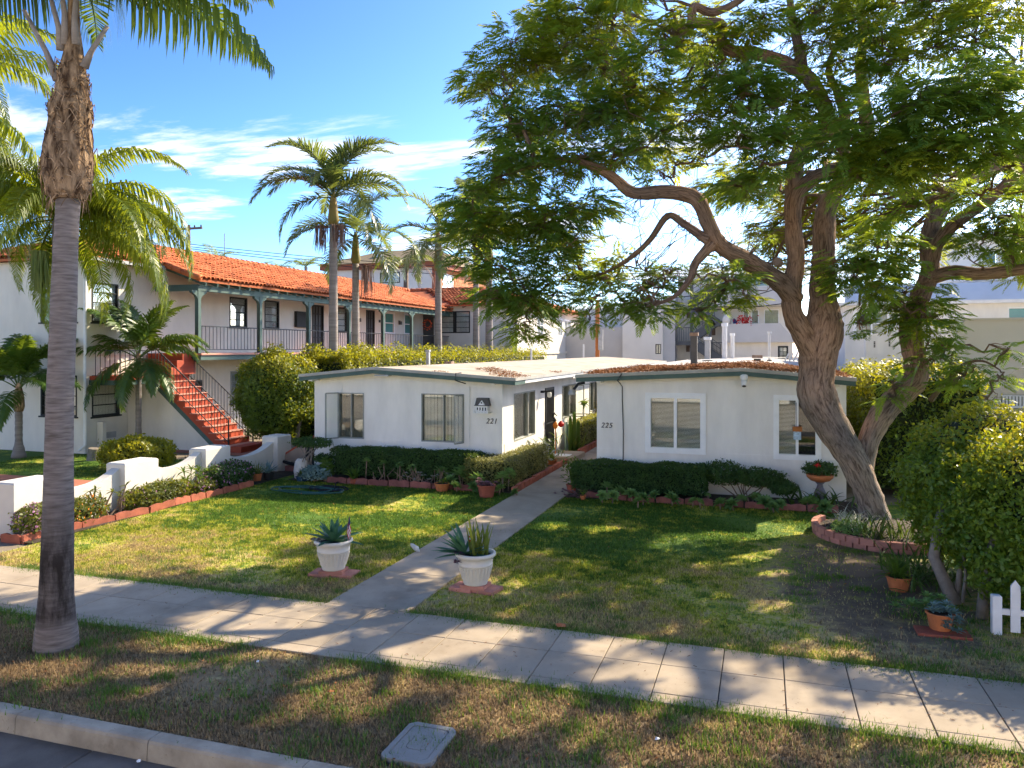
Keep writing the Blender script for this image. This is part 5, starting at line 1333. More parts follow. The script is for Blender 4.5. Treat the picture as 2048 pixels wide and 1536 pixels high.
# shaggy boots and fibre
m = MB(); ctr2 = [(137, 400, 66), (136, 385, 82), (134, 350, 100), (136, 300, 98), (140, 250, 84), (140, 215, 86), (143, 190, 66), (145, 160, 60), (146, 130, 50), (147, 100, 38), (147, 60, 26), (147, 0, 22)]
m.tube([at(u, v, D0) for u, v, w in ctr2], [w * D0 / FPX * .5 * .90 for u, v, w in ctr2], 22, True, .12); m.build('fibre_sheath', MT['pfibre'], t)
m = MB()
for k in range(420):   # loose strips and hairs
    i = rnd.random() * (len(ctr2) - 4); j = int(i); u, v, w = [ctr2[j][q] + (ctr2[j + 1][q] - ctr2[j][q]) * (i - j) for q in range(3)]
    a = rnd.uniform(0, 2 * math.pi); r = w * D0 / FPX * .45; c = at(u, v, D0); o = Vector((math.cos(a), math.sin(a), 0)); tg = Vector((-math.sin(a), math.cos(a), 0)); sd = rnd.choice((-1, 1))
    p0 = c + o * r * 1.0; l = rnd.uniform(.06, .3); 
    p1 = p0 + tg * sd * l * .3 + o * rnd.uniform(.0, .03) + Vector((0, 0, rnd.uniform(-.6, .5) * l)); p2 = p1 + tg * sd * l * .2 - o * .01 + Vector((0, 0, rnd.uniform(-.9, .1) * l))
    m.tube([p0, p1, p2], [rnd.uniform(.004, .012), .006, .002], 3, False)
m.build('fibre_strands', MT['pfibre'], t)
PF = [frond_mesh('street_frond_%d' % i, MT['pleaf'], R(e), 2.5, R(d), 80, 1.0, .78, .036, vee, .15, .2, 50 + i) for i, (e, d, vee) in enumerate(((42, 70, .1), (28, 78, .05), (58, 95, .1)))]
cz = at(147, -10, D0)
for (u0, v0, u1, v1) in ((115, 160, 48, 20), (122, 100, 100, -10), (168, 135, 215, 52), (152, 90, 154, -40), (130, 90, 118, -60)):
    m = MB(); a = at(u0, v0, D0 - .05); b = at(u1, v1, D0 - .1); m.tube([a, a.lerp(b, .4) + Vector((.03 if u1 < u0 else -.03, 0, .0)), b], [.05, .03, .022], 8); m.build('leaf_stalk', MT['kbark'], t, True)
put_fronds(t, PF, cz, [(a + rnd.uniform(-6, 6), rnd.uniform(-8, 12), rnd.uniform(.88, 1.02), k % 3) for k, a in enumerate((18, 30, 8, 355, 342, 20, 198, 188, 210, 200, 255, 285, 310, 325, 60, 95, 130, 165, 225, 240, 270, 300, 45, 12))])

# big queen palm behind it
qp = at(118, 440, 20.5)
t = thing('queen_palm', 'lush queen palm with drooping yellow-green fronds behind the street palm', 'palm tree', (qp.x, qp.y, 0))
m = MB(); q0 = at(118, 905, 21.0); m.tube([(q0.x, q0.y, 0), ((q0.x + qp.x) / 2, (q0.y + qp.y) / 2, qp.z / 2), (qp.x, qp.y, qp.z)], [.2, .17, .16], 12); m.build('trunk', MT['kbark'], t, True)
QF = [frond_mesh('queen_frond_%d' % i, MT['qleaf'], R(e), 4.4, R(d), 84, 1.0, .62, .05, vee, .14, .14, 70 + i) for i, (e, d, vee) in enumerate(((62, 118, .1), (45, 135, .05), (15, 110, 0)))]
put_fronds(t, QF, qp, [(18, 8, 1.0, 0), (12, 2, 1.05, 1), (28, -8, 1.0, 1), (0, -6, 1.02, 1)] + [(a * 137.5 % 360, rnd.uniform(-32, 20), rnd.uniform(.8, 1.05), rnd.randrange(3)) for a in range(34)])
m = MB()
c = at(80, 545, 20.0)
for k in range(160):
    a = rnd.uniform(0, 6.28); r = rnd.uniform(.02, .22); p = c + Vector((r * math.cos(a), r * math.sin(a), .55)); m.tube([p, p + Vector((rnd.gauss(0, .04), rnd.gauss(0, .04), -rnd.uniform(.5, 1.1)))], [.018, .014], 3, False)
m.build('fruit_cluster', MT['snake'], t)
qp2 = at(-150, 200, 19)
t = thing('queen_palm', 'taller queen palm whose fronds reach in at the upper left corner', 'palm tree', (qp2.x, qp2.y, 0))
m = MB(); m.tube([(qp2.x, qp2.y, 0), qp2], [.22, .16], 12); m.build('trunk', MT['kbark'], t, True)
put_fronds(t, QF, qp2, [(18, 2, 1.0, 1), (5, 8, 1, 0), (30, 12, 1, 0), (350, -6, 1, 1), (330, 0, 1, 1), (300, 0, .9, 1), (198, 0, 1, 0), (230, 0, 1, 1), (60, 5, 1, 0), (110, 0, 1, 1), (150, 0, 1, 0), (270, 0, .9, 1), (25, -14, 1, 2), (10, -20, .9, 2)])
# kentia-like palm by the stair and the small palm at the left edge
EF = [frond_mesh('broad_frond_%d' % i, MT['pleaf'], R(e), 2.5, R(d), 66, .72, .3, .064, vee, .09, .2, 90 + i) for i, (e, d, vee) in enumerate(((68, 70, .15), (42, 85, .05), (12, 85, -.05)))]
def smallpalm(label, base, zc, r, specs, kink=0):
    t = thing('feather_palm', label, 'palm tree', base)
    x, y, _ = base
    m = MB(); n = 20; m.tube([(x, y, zc * k / n) for k in range(n + 1)], [r * (1.9 - 1.0 * min(1, k / 5)) * (1 + (.08 if k % 2 else 0)) for k in range(n + 1)], 12); m.build('trunk', MT['kbark'], t, True)
    m = MB(); m.tube([(x, y, zc - .55), (x, y, zc - .4), (x, y, zc - .1), (x, y, zc + .35)], [r * 1.1, r * 1.5, r * 1.3, r * .5], 12, True, .2); m.build('leaf_bases', MT['pfibre'], t)
    put_fronds(t, EF, (x, y, zc + .15), specs)
smallpalm('dark green palm with broad fronds in front of the red stair', (-19.85, 20.75, 0), 2.95, .10,
          [(18, 0, 1, 1), (25, 10, 1, 0), (0, -8, 1.05, 1), (10, 4, 1.1, 1), (345, -12, 1, 2), (325, -8, .95, 2), (198, 2, 1.15, 1), (208, -10, 1.1, 1), (190, 12, 1.05, 0), (215, 6, 1, 0), (235, -22, 1, 2), (90, 4, 1, 0), (135, 0, 1, 1), (285, -30, .9, 2), (5, 22, .95, 0), (172, 24, .95, 0)])
smallpalm('small grey-trunked palm on the lawn at the left edge', (-22.3, 18.4, 0), 2.0, .115,
          [(18, 6, .95, 0), (10, -4, .95, 1), (345, -10, .9, 1), (198, 6, 1, 0), (205, -5, 1, 1), (180, 0, 1, 1), (60, 5, 1, 0), (110, 0, 1, 1), (280, 4, .85, 0), (300, -12, .85, 2), (140, 10, 1, 0), (330, 14, .9, 0)])

# ------------------------------------------------------------------ HEDGES AND BUSHES
def leafcloud(par, name, P, out, size, m, spread=.9): return npmesh(name, shell_leaves(P, out, size, spread), 4, m, par)
def ell(n, c, r, bot=-.5, inner=.75):
    d = rdirs(n * 2); d = d[d[:, 2] > bot][:n]
    k = inner + (1 - inner) * rng.random(len(d)) ** .6
    bump = 1 + .10 * np.sin(d[:, 0] * 6 + 1) * np.sin(d[:, 1] * 7 + 2) + .08 * np.sin(d[:, 2] * 9 + d[:, 0] * 5) + .05 * rng.normal(size=len(d)) * (rng.random(len(d)) < .3)
    sh = np.where(rng.random(len(d)) < .07, 1 + .16 * rng.random(len(d)), 1)   # stray shoots
    return np.array(c) + d * np.array(r) * (k * bump * sh)[:, None], d
def core_ball(par, c, r, m='shadecore'):
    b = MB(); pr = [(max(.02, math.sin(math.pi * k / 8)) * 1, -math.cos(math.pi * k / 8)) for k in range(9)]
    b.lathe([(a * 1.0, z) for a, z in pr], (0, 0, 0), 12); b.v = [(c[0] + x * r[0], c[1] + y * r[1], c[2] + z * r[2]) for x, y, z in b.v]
    b.build('dark_core', MT[m], par)
def bush(name, label, cat, c, r, n, size, m, bot=-.4, core=.72, group=None, extra=None):
    t = thing(name, label, cat, (c[0], c[1], 0), group)
    P, d = ell(n, c, r, bot); leafcloud(t, 'leaves', P, d, size, MT[m])
    if core: core_ball(t, c, [x * core for x in r])
    if extra:
        P, d = ell(extra[1], c, [x * 1.04 for x in r], extra[3] if len(extra) > 3 else bot); leafcloud(t, extra[4] if len(extra) > 4 else 'flowers', P, d, extra[2], MT[extra[0]])
    m_ = MB()
    for k in range(4): m_.tube([(c[0] + rnd.gauss(0, .05), c[1] + rnd.gauss(0, .05), 0), (c[0] + rnd.gauss(0, r[0] * .4), c[1] + rnd.gauss(0, r[1] * .4), c[2])], [.02, .01], 5)
    m_.build('stems', MT['skin_stem'], t)
    return t
def boxhedge(name, label, x0, y0, x1, y1, z0, z1, n, size, m, top=None, wob=.06, topm=None, dens=None, cat='hedge', core=True, corez=None):
    t = thing(name, label, cat, ((x0 + x1) / 2, (y0 + y1) / 2, 0))
    a = np.array([(x1 - x0) * (z1 - z0), (x1 - x0) * (z1 - z0), (y1 - y0) * (z1 - z0), (y1 - y0) * (z1 - z0), (x1 - x0) * (y1 - y0)]); a = a / a.sum()
    P, O = [], []
    for f, k in enumerate((a * n).astype(int)):
        u, v = rng.random(k), rng.random(k)
        if dens is not None and f in (2, 3, 4): u_ = dens(u)
        else: u_ = u
        if f == 0: p = np.stack([x0 + u * (x1 - x0), np.full(k, y0), z0 + v * (z1 - z0)], 1); o = (0, -1, 0)
        if f == 1: p = np.stack([x0 + u * (x1 - x0), np.full(k, y1), z0 + v * (z1 - z0)], 1); o = (0, 1, 0)
        if f == 2: p = np.stack([np.full(k, x1), y0 + u_ * (y1 - y0), z0 + v * (z1 - z0)], 1); o = (1, 0, 0)
        if f == 3: p = np.stack([np.full(k, x0), y0 + u_ * (y1 - y0), z0 + v * (z1 - z0)], 1); o = (-1, 0, 0)
        if f == 4: p = np.stack([x0 + v * (x1 - x0), y0 + u_ * (y1 - y0), np.full(k, z1)], 1); o = (0, 0, 1)
        o = np.tile(np.array(o, float), (k, 1))
        w = wob * (np.sin(p[:, 0] * 5 + p[:, 2] * 4) * np.sin(p[:, 1] * 4.3 + p[:, 2] * 3) + .6 * rng.normal(size=k))
        P.append(p + o * w[:, None]); O.append(o)
    P, O = np.concatenate(P), np.concatenate(O)
    if top is not None: P[:, 2] += top(P) * (P[:, 2] - z0) / (z1 - z0)
    if topm:  # yellow top leaves: the sunlit look is in their colour
        k = P[:, 2] > z1 - (z1 - z0) * topm[1] + rng.normal(size=len(P)) * .12
        leafcloud(t, 'yellow_top_leaves', P[k], O[k] + np.array([0, 0, .3]), size * 1.05, MT[topm[0]]); P, O = P[~k], O[~k]
    leafcloud(t, 'leaves', P, O, size, MT[m])
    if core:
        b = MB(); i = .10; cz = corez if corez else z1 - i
        b.box(x0 + i, y0 + i, max(0, z0 - .02), x1 - i, y1 - i, cz); b.build('dark_core', MT['shadecore'], t)
    return t
# long hedge between the houses
ht = lambda P: .16 * np.sin(P[:, 1] * 1.9) + .14 * np.sin(P[:, 1] * 4.1 + P[:, 0] * 3) + .10 * np.sin(P[:, 1] * 9 + 1)
t = boxhedge('long_hedge', 'long tall hedge with sunlit yellow tops between the tiled house and 221', -15.0, 22.3, -13.0, 47, .3, 3.15, 60000, .085, 'hedge', ht, .12, ('hedgey', .24), lambda u: u ** 1.8, corez=2.95)
P = np.stack([rng.uniform(-15.0, -12.9, 9000), 22.5 + 24 * rng.random(9000) ** 1.6, np.full(9000, 3.1)], 1); k = np.sin(P[:, 1] * 3.1) + np.sin(P[:, 1] * 7.3 + P[:, 0] * 4)
P[:, 2] += rng.random(9000) * (.12 + .22 * np.clip(k, 0, 2)); leafcloud(t, 'shoots', P, np.tile([0, 0, 1.0], (9000, 1)), .09, MT['hedgey'], 1.4)
# rounded shrub at its front end, on short trunks
rs = (-14.6, 21.0, 1.95); rr3 = (1.28, 1.3, 1.42)
t = thing('rounded_shrub', 'large rounded green shrub on two short trunks at the end of the long hedge', 'shrub', (-14.6, 21, 0))
P, d = ell(26000, rs, rr3, -.95, .8); lo = P[:, 2] < 2.75 + rng.normal(size=len(P)) * .2
leafcloud(t, 'leaves', P[lo], d[lo], .085, MT['hedge']); leafcloud(t, 'yellow_top_leaves', P[~lo], d[~lo], .085, MT['hedgey'])
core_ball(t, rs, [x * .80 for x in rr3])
m = MB(); m.tube([(-14.15, 20.9, 0), (-14.2, 20.9, .4), (-14.5, 21, 1.2)], [.12, .10, .08], 8); m.tube([(-14.1, 20.95, 0), (-13.95, 21, .5), (-13.8, 21, 1.2)], [.11, .09, .07], 8); m.build('trunk', MT['ltrunk'], t)
# clipped dark hedges under the windows
wv = lambda P: .02 * np.sin(P[:, 0] * 3.3 + 1) + .015 * np.sin(P[:, 0] * 8.0) + .015 * np.sin(P[:, 1] * 6)
boxhedge('clipped_hedge', 'dark clipped hedge under the front windows of 221', -10.75, 17.75, -6.75, 18.5, .16, .80, 30000, .042, 'box', wv, .028)
boxhedge('clipped_hedge', 'sunlit variegated hedge along the garden path beside 221', -6.95, 17.65, -5.75, 20.9, .12, .72, 24000, .042, 'boxv', wv, .035)
boxhedge('clipped_hedge', 'dark clipped hedge under the large white window of 225', -4.30, 17.75, -1.25, 18.5, .14, .72, 26000, .042, 'box', wv, .028)
t = thing('loose_shrub', 'straggly dark shrub with a gap beneath, right of the hedge of 225', 'shrub', (-.6, 18.1, 0))
for c, r in (((-.9, 18.1, .62), (.55, .35, .28)), ((-.1, 18.1, .55), (.6, .35, .22)), ((.38, 18.0, .38), (.3, .25, .16))):
    P, d = ell(3800, c, r, -1, .45); leafcloud(t, 'leaves', P, d, .05, MT['box'])
m = MB()
for k in range(9): x = -.9 + rnd.random() * .9; m.tube([(-.45 + rnd.gauss(0, .12), 18.1, 0), (x, 18.1 + rnd.gauss(0, .1), .35), (x + rnd.gauss(0, .2), 18.1, .7)], [.018, .012, .006], 5)
m.build('stems', MT['skin_stem'], t)
boxhedge('clipped_hedge', 'low green and cream hedge beyond the cactus beside 221', -6.25, 25.2, -5.72, 29.0, .15, .95, 9000, .05, 'boxv', wv, .05, ('hedgey', .12))
bush('red_tipped_shrub', 'orange-tipped shrub at the far end of the path bed', 'shrub', (-5.95, 30.6, .95), (.42, .8, .55), 3500, .06, 'hedgey', -.6, .7, None, ('orange', 700, .05))
# big leafy hedge at the right edge
t = thing('big_hedge', 'big loose privet hedge on crooked trunks at the right edge', 'hedge', (3.6, 12.2, 0))
P, O = [], []
for c, r, n in (((3.35, 13.6, 1.45), (1.25, 1.5, 1.05), 20000), ((3.85, 11.6, 1.35), (1.3, 1.25, 1.16), 24000), ((3.05, 12.3, 1.3), (.75, .9, .9), 9000), ((4.6, 10.9, 1.3), (1.3, 1.0, 1.15), 16000), ((3.15, 11.75, .95), (.92, .85, .62), 10000), ((3.5, 11.05, .78), (.8, .6, .5), 8000), ((3.15, 11.15, .48), (.6, .42, .4), 4500), ((2.75, 12.9, 1.15), (.75, 1.0, .85), 9000), ((4.6, 13.5, 1.6), (1.5, 1.6, 1.0), 12000)):
    p, d = ell(n, c, r, -.9, .82); P.append(p); O.append(d)
P, O = np.concatenate(P), np.concatenate(O)
yl = P[:, 2] > 2.15 + rng.normal(size=len(P)) * .22
leafcloud(t, 'leaves', P[~yl], O[~yl], .066, MT['privet'], 1.1); leafcloud(t, 'yellow_top_leaves', P[yl], O[yl], .062, MT['hedgey'], 1.1)
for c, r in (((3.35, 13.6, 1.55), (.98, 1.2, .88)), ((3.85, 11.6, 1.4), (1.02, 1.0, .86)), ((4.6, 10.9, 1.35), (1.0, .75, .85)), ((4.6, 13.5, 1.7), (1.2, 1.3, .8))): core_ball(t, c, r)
for (b, mid, e, r) in (((2.42, 11.62, 0), (2.22, 11.9, .55), (2.4, 12.2, 1.3), .075), ((2.62, 11.15, 0), (2.68, 11.2, .6), (2.9, 11.4, 1.3), .062), ((2.45, 11.7, 0), (2.52, 11.8, .5), (2.7, 11.9, 1.0), .035), ((2.5, 12.9, .0), (2.45, 12.9, .8), (2.75, 12.9, 1.5), .05), ((2.5, 11.6, .05), (2.55, 11.65, .4), (2.53, 11.7, .75), .02)):
    m = MB(); m.tube([b, mid, e], [r * 1.25, r, r * .8], 8, True, .1); m.build('trunk', MT['ltrunk'], t, True)
# hedge with bright top behind the tree, right of 225
boxhedge('tall_hedge', 'tall hedge with bright yellow top between 225 and the white house', 2.35, 19.6, 4.7, 26, .2, 2.85, 26000, .085, 'hedge', lambda P: .12 * np.sin(P[:, 0] * 4) * np.sin(P[:, 1] * 3), .12, ('hedgey', .2))
# bushes on the neighbour's side
bush('yellow_bush', 'low bushy yellow-green shrub behind the scalloped wall', 'shrub', (-16.9, 17.6, .42), (1.15, .8, .5), 6500, .085, 'hedgey', -.5, .75)
t = thing('red_bromeliad', 'small clump of dark red strap leaves beside the stair wall', 'plant', (-16.6, 19.6, 0))
m = MB()
for k in range(26): m.blade((-16.6 + rnd.gauss(0, .1), 19.6 + rnd.gauss(0, .1), 0), rnd.uniform(0, 6.28), rnd.uniform(.5, 1.4), rnd.uniform(.25, .42), .035, .5)
m.build('leaves', MT['purple'], t)
t = thing('tree_stump', 'short grey tree stump at the foot of the cream house', 'stump', (-19.6, 18.7, 0))
m = MB(); m.tube([(-19.6, 18.7, -.02), (-19.6, 18.7, .2), (-19.58, 18.7, .36)], [.22, .17, .18], 12, True, .15); m.build('stump', MT['ltrunk'], t)

# ------------------------------------------------------------------ THE JACARANDA
TB = gnd(1735, 1056)
J = thing('jacaranda_tree', 'huge leaning jacaranda tree with forked grey-brown trunk in the brick ring', 'tree', (TB.x, TB.y, 0))
def limb(name, pts, n=14, rough=.05, par=J):
    """pts: (u, v, distance, width in photo pixels): the limb's centre line as seen, placed at its own distance"""
    P = [at(u, v, D) for u, v, D, w in pts]; Rr = [w * D / FPX * .5 * math.cos(math.atan((u - 1024) / FPX)) for u, v, D, w in pts]
    Q, r = [], []
    for i in range(len(P) - 1):       # Catmull-Rom
        a, b, c, d = P[max(i - 1, 0)], P[i], P[i + 1], P[min(i + 2, len(P) - 1)]
        st = 5
        for k in range(st):
            t = k / st
            Q.append(.5 * ((2 * b) + (c - a) * t + (2 * a - 5 * b + 4 * c - d) * t * t + (3 * b - a - 3 * c + d) * t ** 3)); r.append(Rr[i] + (Rr[i + 1] - Rr[i]) * t)
    Q.append(P[-1]); r.append(Rr[-1])
    r = [x * (1 + rnd.uniform(-.05, .05)) for x in r]
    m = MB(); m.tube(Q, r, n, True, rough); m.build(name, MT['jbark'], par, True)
    return Q
limbs = []
LB = lambda *a, **k: limbs.append(limb(*a, **k))
LB('trunk', [(1752, 1080, 15.0, 104), (1751, 1052, 15.0, 74), (1746, 1020, 15.0, 60), (1733, 980, 15.0, 55), (1703, 915, 15.05, 62), (1657, 840, 15.1, 70), (1633, 785, 15.15, 80), (1634, 745, 15.2, 72), (1637, 705, 15.2, 78), (1646, 660, 15.2, 84), (1648, 628, 15.3, 68), (1645, 585, 15.4, 46)], 28, .04)
LB('limb', [(1634, 720, 15.15, 54), (1606, 668, 15.05, 46), (1585, 625, 14.95, 42), (1584, 580, 14.85, 40), (1592, 520, 14.7, 38), (1587, 460, 14.6, 36), (1588, 400, 14.5, 36), (1618, 362, 14.5, 32), (1660, 342, 14.4, 26), (1700, 330, 14.2, 22), (1740, 300, 13.8, 14)])
LB('limb', [(1590, 600, 14.9, 42), (1560, 565, 14.7, 40), (1500, 525, 14.4, 37), (1440, 490, 14.2, 35), (1418, 450, 14.1, 31), (1392, 398, 14.1, 32), (1335, 384, 14.2, 28), (1268, 386, 14.3, 25), (1230, 358, 14.4, 22), (1196, 338, 14.4, 18), (1140, 320, 14.5, 12), (1080, 330, 14.6, 8), (1010, 350, 14.6, 4)])
LB('limb', [(1420, 480, 14.1, 26), (1400, 470, 14.2, 20), (1366, 446, 14.4, 16), (1335, 432, 14.6, 14), (1300, 480, 14.8, 12), (1260, 516, 15, 10), (1210, 545, 15.2, 6), (1150, 560, 15.4, 4)], 8)
LB('limb', [(1425, 488, 14.15, 26), (1392, 525, 14.0, 18), (1380, 558, 13.9, 14), (1350, 592, 13.8, 9), (1310, 610, 13.7, 5)], 8)
LB('limb', [(1650, 650, 15.28, 62), (1644, 580, 15.4, 53), (1647, 520, 15.5, 48), (1648, 470, 15.6, 46), (1653, 420, 15.7, 42), (1675, 378, 15.8, 40), (1712, 330, 15.9, 34), (1735, 280, 16, 30), (1728, 200, 16, 26), (1720, 124, 16, 22), (1726, 84, 16, 20), (1722, 0, 16, 14), (1715, -120, 16, 8)])
LB('limb', [(1590, 330, 14.6, 34), (1604, 296, 14.7, 33), (1650, 262, 14.8, 33), (1656, 232, 14.8, 32), (1642, 200, 14.8, 32), (1618, 158, 14.8, 32), (1567, 124, 14.7, 29), (1505, 106, 14.6, 25), (1448, 96, 14.5, 22), (1444, 52, 14.4, 22), (1418, 46, 14.3, 22), (1384, 48, 14.2, 18), (1362, 68, 14.1, 12)])
LB('limb', [(1588, 410, 14.55, 40), (1588, 370, 14.58, 37), (1590, 330, 14.6, 34)])
LB('limb', [(1384, 48, 14.2, 18), (1388, 14, 14.2, 18), (1426, 25, 14.3, 17), (1480, 0, 14.4, 14), (1540, -50, 14.6, 10)], 9)
LB('limb', [(1606, 150, 14.8, 26), (1599, 100, 14.9, 23), (1586, 44, 15, 18), (1580, 0, 15.1, 14), (1570, -90, 15.2, 7)], 9)
LB('limb', [(1690, 335, 14.3, 22), (1688, 233, 14.6, 20), (1674, 182, 14.8, 18), (1658, 146, 14.9, 15), (1666, 106, 15, 11), (1694, 92, 15, 7)], 8)
LB('limb', [(1726, 86, 16, 20), (1755, 82, 15.8, 18), (1790, 68, 15.5, 17), (1842, 50, 15.2, 15), (1896, 28, 15, 12), (1960, 8, 14.8, 9), (2040, -10, 14.5, 6)], 8)
# right fork
LB('trunk_fork', [(1728, 968, 15.05, 36), (1732, 900, 15.15, 44), (1757, 840, 15.25, 50), (1795, 795, 15.35, 54), (1830, 760, 15.4, 54), (1830, 720, 15.4, 48), (1823, 680, 15.45, 49), (1822, 640, 15.5, 46), (1842, 590, 15.5, 42), (1860, 545, 15.5, 40), (1858, 500, 15.6, 36)], 24, .05)
LB('limb', [(1860, 535, 15.5, 38), (1872, 490, 15.4, 32), (1905, 452, 15.2, 29), (1955, 415, 15.0, 27), (2000, 380, 14.8, 26), (2050, 330, 14.5, 24), (2120, 270, 14.2, 20)])
LB('limb', [(1858, 520, 15.6, 38), (1862, 460, 15.8, 40), (1890, 400, 16.1, 40), (1925, 364, 16.3, 38), (1975, 342, 16.5, 36), (2035, 312, 16.7, 32), (2100, 290, 17, 20)])
LB('limb', [(1850, 560, 15.5, 34), (1900, 545, 15.3, 32), (1950, 548, 15.1, 30), (2000, 545, 14.9, 28), (2060, 536, 14.7, 26), (2140, 520, 14.5, 16)])
LB('limb', [(2030, 540, 14.8, 12), (2022, 500, 14.8, 10), (2035, 450, 14.8, 8), (2048, 380, 14.8, 6)], 7)
LB('limb', [(1862, 800, 15.4, 14), (1890, 765, 15.0, 10), (1925, 730, 14.6, 8), (1965, 722, 14.2, 5), (2000, 740, 14, 3)], 6)
m = MB(); p = at(1560, 528, 14.55); m.tube([p, p + Vector((-.06, -.12, .04))], [.07, .085], 10); m.build('cut_stub', MT['skin_stem'], J)

# foliage clumps: (u, v, radius px, distance)
CL = [(1000,130,50,14.2),(985,190,52,14.2),(1060,130,58,14.5),(1105,60,58,14.6),(1150,15,60,14.6),(1150,105,70,14.3),(1225,50,60,14.8),(1205,145,70,14.2),(1015,255,56,13.8),(1080,215,70,13.8),(1150,225,72,13.6),(1228,235,72,13.5),(1295,180,60,14),(1010,335,62,13.4),(945,400,56,13.2),(935,460,52,13.1),(965,520,56,13.0),(1015,430,74,12.9),(1085,330,72,13.0),(1090,430,74,12.9),(1160,315,66,12.9),(1165,415,58,13.2),(1095,515,64,13),(1020,540,62,12.8),(1060,615,48,12.8),(1050,668,34,12.8),(985,600,34,12.8),(1235,310,60,13.3),(1300,285,60,13.1),(1370,240,58,13.2),(1350,325,46,13.4),(1425,310,60,13.1),(1440,235,58,13.3),(1500,185,58,13.6),(1420,165,46,14),(1500,265,62,13.0),(1540,330,60,13.0),(1490,380,46,13.4),(1555,215,50,13.8),(1570,275,46,13.2),(1690,290,78,11.8),(1770,235,88,11.6),(1850,200,88,11.5),(1930,175,88,11.5),(2010,225,88,11.6),(1715,365,76,12.0),(1790,325,88,11.8),(1870,300,88,11.6),(1950,290,88,11.6),(2030,330,80,11.8),(1965,390,64,12.6),(1890,395,58,13.2),(1760,430,56,13.4),(1825,380,62,12.8),(2030,120,80,12.8),(1940,70,66,13.5),(1850,100,62,14),(1780,130,56,14),(1700,40,56,14.5),(1640,20,52,14.6),(1800,5,60,14.2),(1900,0,66,14),(2000,20,80,13.6),
 (1245,600,50,13.9),(1300,618,46,13.8),(1195,590,46,14),(1180,640,30,14),(1330,560,44,14),(1470,560,40,13.8),(1440,598,36,13.8),(1392,622,24,13.8),(1245,530,46,14.2),(1165,540,48,14.2),(1140,480,46,14.2),(1095,570,46,13.5),(1500,600,26,13.7),(1690,520,52,14.2),(1725,580,50,14),(1750,530,48,14.2),(1780,475,44,14.4),(1850,605,44,14.9),(1862,660,50,14.7),(1845,702,34,14.7),(1885,716,28,14.7),(1800,615,34,14.8),(1960,490,50,14.6),(2000,450,46,14.5),(2025,500,44,14.5),(1925,455,40,15),(1660,555,30,14.7),(1915,765,26,14.2),(1950,735,30,14.0),(2000,755,26,13.9),(1975,800,22,13.9),(2015,700,20,13.9),(1720,660,22,14.4),
 (1790,770,22,14.8),(1770,800,20,14.8)]
CL = [(u, v, r * (1.09 if u < 1250 else 1.04 if u < 1450 else 1), D + (1.5 if u < 1250 else .7 if u < 1450 else 0)) for u, v, r, D in CL]
for (u, v, r, D) in list(CL):
    if rnd.random() < .62: CL.append((u + rnd.uniform(-1, 1) * r, v + rnd.uniform(-.9, .7) * r, r * .72, D + rnd.uniform(-.3, 1.1)))
for (u, v) in ((1480, 60), (1530, 30), (1520, 150), (1600, 180), (1570, 250), (1660, 200), (1640, 80), (1700, 120), (1750, 170), (1460, 130), (1410, 90), (1340, 60), (1300, 110), (1620, 250), (1680, 240), (1740, 60)):
    CL.append((u, v, 52, rnd.uniform(13.6, 15.6)))
CL += [(1830, 640, 46, 14.9), (1872, 632, 44, 15), (1880, 690, 38, 14.8), (1815, 585, 46, 14.8), (1740, 600, 46, 14.3), (1700, 560, 48, 14.3), (1790, 545, 48, 14.6), (1860, 560, 44, 15.0), (1845, 735, 26, 14.8), (1760, 490, 48, 14.5), (1040, 590, 52, 14.4), (1120, 600, 46, 14.7), (1210, 560, 50, 15), (1290, 570, 46, 14.8), (970, 460, 56, 14.5)]
# deeper, back-lit boughs and the part of the crown that hangs outside the picture
for _ in range(48):
    u, v = rnd.uniform(1010, 2150), rnd.uniform(-150, 540)
    if 1230 < u < 1520 and 395 < v < 540: continue
    if u < 1180 and v < 60: continue
    CL.append((u, v, rnd.uniform(40, 62), rnd.uniform(14.6, 15.8) if u < 1330 else rnd.uniform(15.6, 18.3)))
for _ in range(30):
    CL.append((rnd.uniform(1440, 1830), rnd.uniform(320, 560), rnd.uniform(50, 62), rnd.uniform(18.3, 21)))
for _ in range(20):
    u, v = rnd.uniform(1120, 2300), rnd.uniform(-350, -40)
    CL.append((u, v, rnd.uniform(55, 80), rnd.uniform(13, 19)))
for _ in range(10):
    u, v = rnd.uniform(2050, 2400), rnd.uniform(-100, 520); CL.append((u, v, rnd.uniform(60, 85), rnd.uniform(11.5, 18)))
allp = np.array([p[:] for Q in limbs[1:] for p in Q[3:]])
fp, fd = [], []; yp, yd = [], []; ny = 0
tw = MB(); br = MB()
def wig(a, b, n, amp):
    a, b = Vector(a), Vector(b); out = []
    for k in range(n + 1):
        t = k / n; w = math.sin(math.pi * t) * amp
        out.append(a.lerp(b, t) + Vector((rnd.uniform(-w, w), rnd.uniform(-w, w), rnd.uniform(-w, w) + .25 * w)))
    return out
anchors = allp
